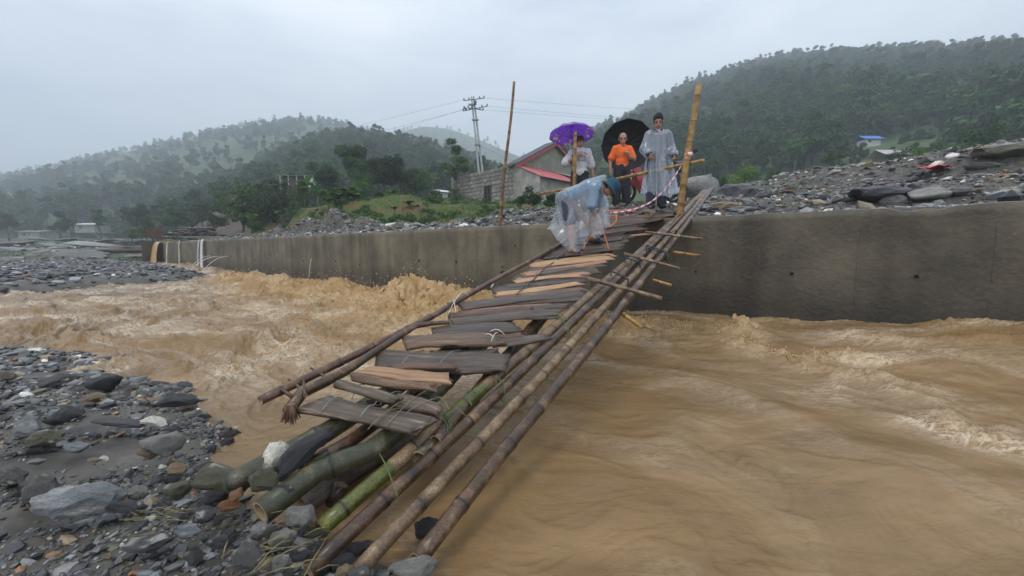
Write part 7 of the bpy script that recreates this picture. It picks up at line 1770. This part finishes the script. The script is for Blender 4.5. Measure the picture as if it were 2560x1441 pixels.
# small buildings ------------------------------------------------------------------------
def hut(name, px, py, Y, w_, h_, d_, wall_m, roof_m, label, posts=0, pitch=.25, rz=0., doors=1):
    p = at(px, py, Y); e = empty(name, p, label, 'hut', rz=rz); mb = MB(); mb.box((0, d_ / 2, h_ / 2 - .5), (w_, d_, h_ + 1)); mb.build('wall', wall_m, e)
    corr('roof', Vector((-w_ / 2 - .4, -.5, h_)), Vector((w_ / 2 + .4, -.5, h_)), Vector((w_ / 2 + .4, d_ * .55, h_ + pitch * d_ * .55)), Vector((-w_ / 2 - .4, d_ * .55, h_ + pitch * d_ * .55)), roof_m, e, 16, .02)
    corr('roof', Vector((-w_ / 2 - .4, d_ + .4, h_)), Vector((w_ / 2 + .4, d_ + .4, h_)), Vector((w_ / 2 + .4, d_ * .55, h_ + pitch * d_ * .55 + .02)), Vector((-w_ / 2 - .4, d_ * .55, h_ + pitch * d_ * .55 + .02)), roof_m, e, 16, .02)
    for k in range(doors): t = MB(); t.box((-w_ * .2 + k * w_ * .4, -.01, h_ * .4), (w_ * .16, .06, h_ * .72)); t.build('door', M_timber, e)
    for k in range(posts): t = MB(); t.tube([(-w_ / 2 + w_ * k / max(1, posts - 1), -.45, -.6), (-w_ / 2 + w_ * k / max(1, posts - 1), -.45, h_)], .05, 6); t.build('post', M_greyroof, e)
    return e
hut('long_shed', 748, 470, 44, 3.5, 1.25, 2.4, M_timber, M_greyroof, 'long dark open shed with pale posts among shrubs on the left bank', 5, .05)
sw = MB(); sw.box((1.4, -.05, .55), (.7, .08, .95)); sw.build('white_panel', M_white, bpy.data.objects['long_shed'])
hut('white_hut', 72, 590, 95, 5.0, 1.0, 4, M_plaster, M_greyroof, 'low pale walled hut with a grey roof at the foot of the far left hill', 0, .12)
hut('small_hut', 212, 572, 100, 5, 1.0, 4, M_plaster, M_white, 'small hut with a pale slanting roof half hidden by trees on the left', 0, .2)
hut('grey_roof_hut', 2240, 400, 46, 2.5, .5, 1.6, M_timber, M_greyroof, 'hut with a grey sheet roof among banana plants below the blue roofed one', 0, .9)
hut('blue_roof_hut', 2182, 356, 68, 2.6, .45, 1.6, M_white, M_blue, 'small hut with a bright blue roof on the right hillside', 0, .9)
hut('white_house', 1108, 498, 44, 1.1, .7, 1.6, M_white, M_white, 'white gabled house just left of the stone house', 0, .4, rz=.6)
for px, py, Y, w_, lb in [(380, 384, 420, 12, 'distant hut with a pale roof high on the far left hill'), (275, 432, 360, 12, 'distant hut lower left on the far left hill'), (960, 0, 0, 0, '')]:
    if Y: hut('hill_hut', px, py, Y, w_, 2.2, 5, M_plaster, M_white, lb, 0, .2)
p = at(1090, 503, 31); sh = MB(); sh.prism([(0, 0, 0), (1.7, .3, -.35), (1.7, .3, -.55), (0, 0, -.12)], (.2, .9, .25)); o = sh.build('metal_sheet', M_white, None); o.location = tuple(p - np.array([.6, 0, -.15])); tag(o, 'white metal sheet lying on the slope left of the stone house', 'metal sheet')
o = bamboo('timber_post', [at(2409, 440, 22), at(2409, 358, 22)], .05, .045, M_timber, None, nodes=False, seed=5); tag(o, 'dark upright post behind the rubble crest on the right', 'post')
# bare earth slope
V = []; pts_top = [(560, 512, 62), (580, 492, 64), (600, 484, 66), (640, 482, 66)]; pts_bot = [(455, 590, 50), (520, 596, 46), (590, 598, 44), (680, 590, 44)]
n = 30
for j in range(n):
    for i in range(n):
        u, v = i / (n - 1) * 3, j / (n - 1); k = min(int(u), 2); f = u - k
        a = at(*pts_bot[k]) * (1 - f) + at(*pts_bot[k + 1]) * f; b_ = at(*pts_top[k]) * (1 - f) + at(*pts_top[k + 1]) * f; p = a * (1 - v) + b_ * v; p[2] += float(fbm(p[0] * .5, p[1] * .5 + p[2], 4, 301)) * .5; V.append(p)
tag(link('earth_slope', np_mesh('earth_slope', V, grid_faces(n, n), True), [M_earth]), kind='structure')
# red cloth heap on the right rubble
q = on_surf(2332, 428, lambda Y: float(back_height(np.array([1.04 * Y]), np.array([Y]))[0]) + .05, 5, 13); V = []; n = 16
for j in range(n):
    for i in range(n): x, y = (i / (n - 1) - .5) * .50, (j / (n - 1) - .5) * .35; V.append((x, y, .10 * max(0, 1 - (2.3 * x) ** 2 - (2.6 * y) ** 2) + .03 * mnoise.noise(Vector((x * 9, y * 9, 0)))))
rc = link('red_cloth', np_mesh('red_cloth', V, grid_faces(n, n), True), [cloth('red_plastic', (.62, .02, .05), (.75, .04, .08), .5)]); rc.location = q; tag(rc, 'crumpled red plastic sheet on the right rubble heap', 'plastic sheet')
# motorbikes -------------------------------------------------------------------------------
M_redp = mat('red_body_paint', (.38, .012, .020), (.48, .02, .03), rough=.25, coat=.6); M_tyre = mat('tyre_rubber', (.012, .012, .012), (.03, .028, .025), rough=.8); M_chr = mat('chrome', (.55, .55, .56), (.7, .7, .7), rough=.2, metal=1); M_blackp = mat('black_body_paint', (.012, .012, .013), (.02, .02, .022), rough=.3, coat=.5)
def ring(mb, c, R1, r_, seg=28, sec=8):
    V = []
    for i in range(seg):
        a = 6.2832 * i / seg
        for k in range(sec): t = 6.2832 * k / sec; rr = R1 + r_ * math.cos(t); V.append((c[0] + rr * math.cos(a), c[1] + r_ * .9 * math.sin(t), c[2] + rr * math.sin(a)))
    mb.add(V, [(i * sec + k, i * sec + (k + 1) % sec, ((i + 1) % seg) * sec + (k + 1) % sec, ((i + 1) % seg) * sec + k) for i in range(seg) for k in range(sec)])
def motorbike(loc, rz, mp, label, mw):
    """front wheel towards local -x"""
    e = empty('motorbike', loc, label, 'motorbike', rz=rz)
    for x in (-.62, .62):
        w_ = MB(); ring(w_, (x, 0, .29), .255, .040); wh = w_.build('wheel', M_tyre, e, True); w_ = MB(); ring(w_, (x, 0, .29), .205, .012); w_.build('rim', M_chr, wh, True)
        for k in range(8): a = 6.283 * k / 8; t = MB(); t.tube([(x, 0, .29), (x + .2 * math.cos(a), 0, .29 + .2 * math.sin(a))], .005, 4); t.build('spoke', M_chr, wh)
    f = MB()
    for y in (-.06, .06): f.tube([(-.62, y, .29), (-.50, y, .62), (-.40, y, .92)], .020, 7)
    f.build('front_fork', M_chr, e, True)
    mbs = [('front_fender', [(-.86, .42), (-.72, .60), (-.52, .60), (-.38, .44), (-.42, .40), (-.54, .53), (-.70, .53), (-.82, .39)], .10, mp), ('leg_shield', [(-.44, .92), (-.30, .90), (-.12, .45), (-.02, .26), (-.16, .24), (-.34, .48), (-.50, .80)], .30, mp),
           ('side_body', [(-.06, .30), (.10, .62), (.62, .78), (.88, .74), (.74, .60), (.42, .48), (.20, .30)], .22, mp), ('headlight_cowl', [(-.60, .98), (-.50, 1.10), (-.34, 1.06), (-.32, .90), (-.46, .84)], .24, mw), ('engine', [(-.14, .22), (-.10, .40), (.20, .42), (.30, .24), (.10, .16)], .24, M_chr),
           ('rear_fender', [(.62, .62), (.92, .56), (1.02, .42), (.97, .40), (.88, .50), (.60, .54)], .10, mp)]
    for nm, poly, wd, m_ in mbs: t = MB(); t.prism([(x, -wd / 2, z) for x, z in poly], (0, wd, 0)); t.build(nm, m_, e, False, .02)
    t = MB(); t.ball((-.56, 0, .98), (.06, .08, .06), 12, 8); t.build('headlight', M_chr, e, True)
    t = MB(); t.prism([(x, -.12, z) for x, z in [(.02, .76), (.10, .82), (.50, .86), (.78, .88), (.80, .80), (.40, .72), (.08, .70)]], (0, .24, 0)); t.build('seat', M_tyre, e, False, .03)
    t = MB(); t.tube([(-.34, -.34, 1.04), (-.38, -.12, 1.0), (-.40, 0, .98), (-.38, .12, 1.0), (-.34, .34, 1.04)], .014, 7); hbr = t.build('handlebar', M_chr, e, True)
    for s_ in (-1, 1):
        t = MB(); t.tube([(-.36, s_ * .24, 1.04), (-.33, s_ * .28, 1.22)], .007, 5); t.build('mirror_stalk', M_tyre, e); t = MB(); t.ball((-.33, s_ * .30, 1.26), (.02, .065, .048), 10, 6); t.build('mirror', M_tyre, e, True)
        t = MB(); t.tube([(-.35, s_ * .25, 1.03), (-.33, s_ * .37, 1.045)], .020, 7); t.build('grip', M_tyre, e, True)
    t = MB(); t.tube([(.05, -.14, .24), (.40, -.16, .26), (.85, -.16, .34)], [.03, .045, .045], 8); t.build('exhaust_pipe', M_chr, e, True); return e
def ground_at(px, Y): x = float(ray(px, 520)[0] * Y); return (x, Y, float(back_height(np.array([x]), np.array([Y]))[0]) + .0)
motorbike(ground_at(1620, 10.4), .12, M_redp, 'red motorbike parked behind the man in the orange polo', M_white)
motorbike(ground_at(1690, 9.6), -2.2, M_blackp, 'black motorbike parked behind the man in the clear raincoat', M_blackp)
# the flat reddish weeds at the far wall end
for i, (px, py, Y) in enumerate([(376, 592, 33), (388, 590, 34), (400, 593, 33.5)]):
    mb = MB(); r = random.Random(i)
    for k in range(26): a = r.uniform(0, 6.28); d = r.uniform(0, .5); h_ = r.uniform(.35, .75); mb.tube([(d * math.cos(a), d * math.sin(a), -.1), (d * math.cos(a) + r.uniform(-.1, .1), d * math.sin(a), h_)], [.008, .014], 4)
    o = mb.build('red_weed', mat('red_stalks', (.14, .045, .03), (.22, .09, .05), rough=.9), None); o.location = tuple(at(px, py, Y)); tag(o, f"{['left', 'middle', 'right'][i]} tuft of reddish stalks beside the muddy cascade at the wall end", 'weed', 'reddish weeds at the wall end')
# falling water -----------------------------------------------------------------------------
def fall_mat(name, c1, c2, al):
    m = mat(name, c1, c2, scale=6, rough=.4, bump=.6, stretch=(3, 3, .4)); b_ = m.node_tree.nodes['Principled BSDF']; b_.inputs['Alpha'].default_value = al; return m
M_fmud = fall_mat('muddy_falling_water', (.42, .25, .08), (.60, .42, .20), 1); M_fpale = fall_mat('pale_falling_water', (.50, .44, .28), (.75, .70, .56), .92); M_fwhite = fall_mat('white_falling_water', (.60, .60, .55), (.85, .85, .80), .9)
def cascade(name, top, width, out, drop, m, label, seed, n=14, rows=26):
    t, s_ = ts(*top[:2]); r = random.Random(seed); V = []
    for j in range(rows):
        f = j / (rows - 1)
        for i in range(n):
            u = i / (n - 1) - .5; o_ = out * (f ** .55) + .05 * mnoise.noise(Vector((u * 9, f * 3, seed))) * f + .04; ww = width * (1 + .35 * f); P2 = from_ts(t + u * ww + .03 * mnoise.noise(Vector((u * 7, f * 6, seed + 5))), -o_)
            V.append((P2[0], P2[1], top[2] + .03 - drop * f ** 1.4 + .0))
    o = link(name, np_mesh(name, V, grid_faces(rows, n), True), [m]); s2 = o.modifiers.new('t', 'SOLIDIFY'); s2.thickness = .04; tag(o, label, 'waterfall'); return o
def wt(px): return at(px, 600, wall_y(px)) * np.array([1, 1, 0]) + np.array([0, 0, WTOP])
cascade('muddy_cascade', wt(400), 1.5, .50, 1.75, M_fmud, 'muddy orange-brown cascade spilling over the far end of the wall', 1)
cascade('pale_cascade', wt(424), .16, .22, 1.7, M_fpale, 'thin pale strip of water right of the muddy cascade', 2, 7); cascade('white_trickle', wt(452), .12, .12, 1.7, M_fpale, 'pale trickle down the wall between the muddy cascade and the wide white one', 3, 7)
cascade('white_cascade', wt(510), .30, .15, 1.7, M_fwhite, 'white waterfall on the wall, rightmost of the falls', 4, 9); cascade('white_trickle', wt(502), .10, .16, 1.65, M_fwhite, 'narrow splash just left of the rightmost waterfall', 5, 5)
def jet(px, py, reach, dropz, r_, label):
    Y = wall_y(px, py); p = at(px, py, Y); t, s_ = ts(p[0], p[1]); pts = []
    for k in range(12): f = k / 11; P2 = from_ts(t - .55 * reach * f, -.03 - reach * f); pts.append((P2[0], P2[1], p[2] + .08 * reach * f - dropz * f * f))
    o = tube('water_jet', pts, [r_ * (1 + 1.0 * k / 11) for k in range(12)], M_fwhite, None, 6); tag(o, label, 'water jet'); return o
jet(530, 640, 1.0, .95, .010, 'arching water jet, left of the three from the wall drains'); jet(552, 641, 1.3, 1.0, .012, 'arching water jet, middle of the three from the wall drains'); jet(574, 641, 1.1, .95, .010, 'arching water jet, right of the three from the wall drains')
jet(782, 648, .12, .75, .006, 'thin vertical trickle from a drain hole left of the churning rapids'); jet(1258, 690, .25, .30, .010, 'trickle from the large drain hole in the wall')
# spray thrown up by the rapids
r = np.random.default_rng(990); P = []
for l, sp, n_, hz_ in [(rap1, 1.1, 1500, .32), (rap3, .16, 260, .10), (rap2, .4, 320, .14)]:
    l = np.array(l); k = r.integers(0, len(l) - 1, n_); f = r.random(n_)[:, None]; q = l[k] * (1 - f) + l[k + 1] * f; q = q + r.normal(size=q.shape) * [sp * .45, sp * .45, 0]
    h_, dx_, dy_, _, st_ = water_fields(q[:, 0], q[:, 1]); q[:, 2] = h_ + (r.random(n_) ** 2.2) * hz_ * np.clip(st_, .1, 1); t_, s__ = ts(q[:, 0], q[:, 1]); P.append(q[s__ < -.1])
P = np.concatenate(P); nn = len(P); sz = .003 + .009 * r.random(nn) ** 2; Vd = (V12[None] * sz[:, None, None] * np.array([1, 1, 1.5])) + P[:, None, :]
me = np_mesh('spray', Vd.reshape(-1, 3), (F12[None] + (np.arange(nn) * len(V12))[:, None, None]).reshape(-1, 3), True); tag(link('spray', me, [M_fmud]), kind='stuff')
# dry bamboo leaves and grass stems on the near gravel
mb = MB(); r = random.Random(77)
for k in range(20):
    px, py = r.gauss(680, 60), r.gauss(1375, 36); p = Vector(on_z(px, py, .20)); a = r.gauss(.75, .5); L_ = r.uniform(.06, .26); d = Vector((math.cos(a), math.sin(a), r.uniform(-.02, .12))) * L_; mb.tube([p - d / 2, p + Vector((0, 0, .01)), p + d / 2], [.0010, .0022, .0008], 4, .4)
for k in range(14):
    px, py = r.uniform(300, 480), r.uniform(1260, 1300); p = Vector(on_z(px, py, .19)); a = r.uniform(-.5, .3); d = Vector((math.cos(a), math.sin(a), .03)) * r.uniform(.05, .14); mb.tube([p - d / 2, p + d / 2], .0013, 4)
tag(mb.build('dry_grass', mat('straw', (.13, .11, .04), (.24, .20, .085), scale=30, rough=.8), None), kind='stuff')
# ------------------------------------------------------------------ rainy air
hz = MB(); hz.box((0, 380, 150), (2200, 1500, 306))
hm = bpy.data.materials.new('rainy_air'); hm.use_nodes = True; hn = hm.node_tree.nodes; hn.clear()
ho = hn.new('ShaderNodeOutputMaterial'); hv = hn.new('ShaderNodeVolumePrincipled')
hv.inputs['Color'].default_value = (.84, .92, 1.0, 1); hv.inputs['Density'].default_value = HAZE if 'HAZE' in globals() else .0020
hv.inputs['Anisotropy'].default_value = .2
hm.node_tree.links.new(hv.outputs[0], ho.inputs['Volume'])
hz.build('haze', hm); tag(bpy.data.objects['haze'], kind='stuff')
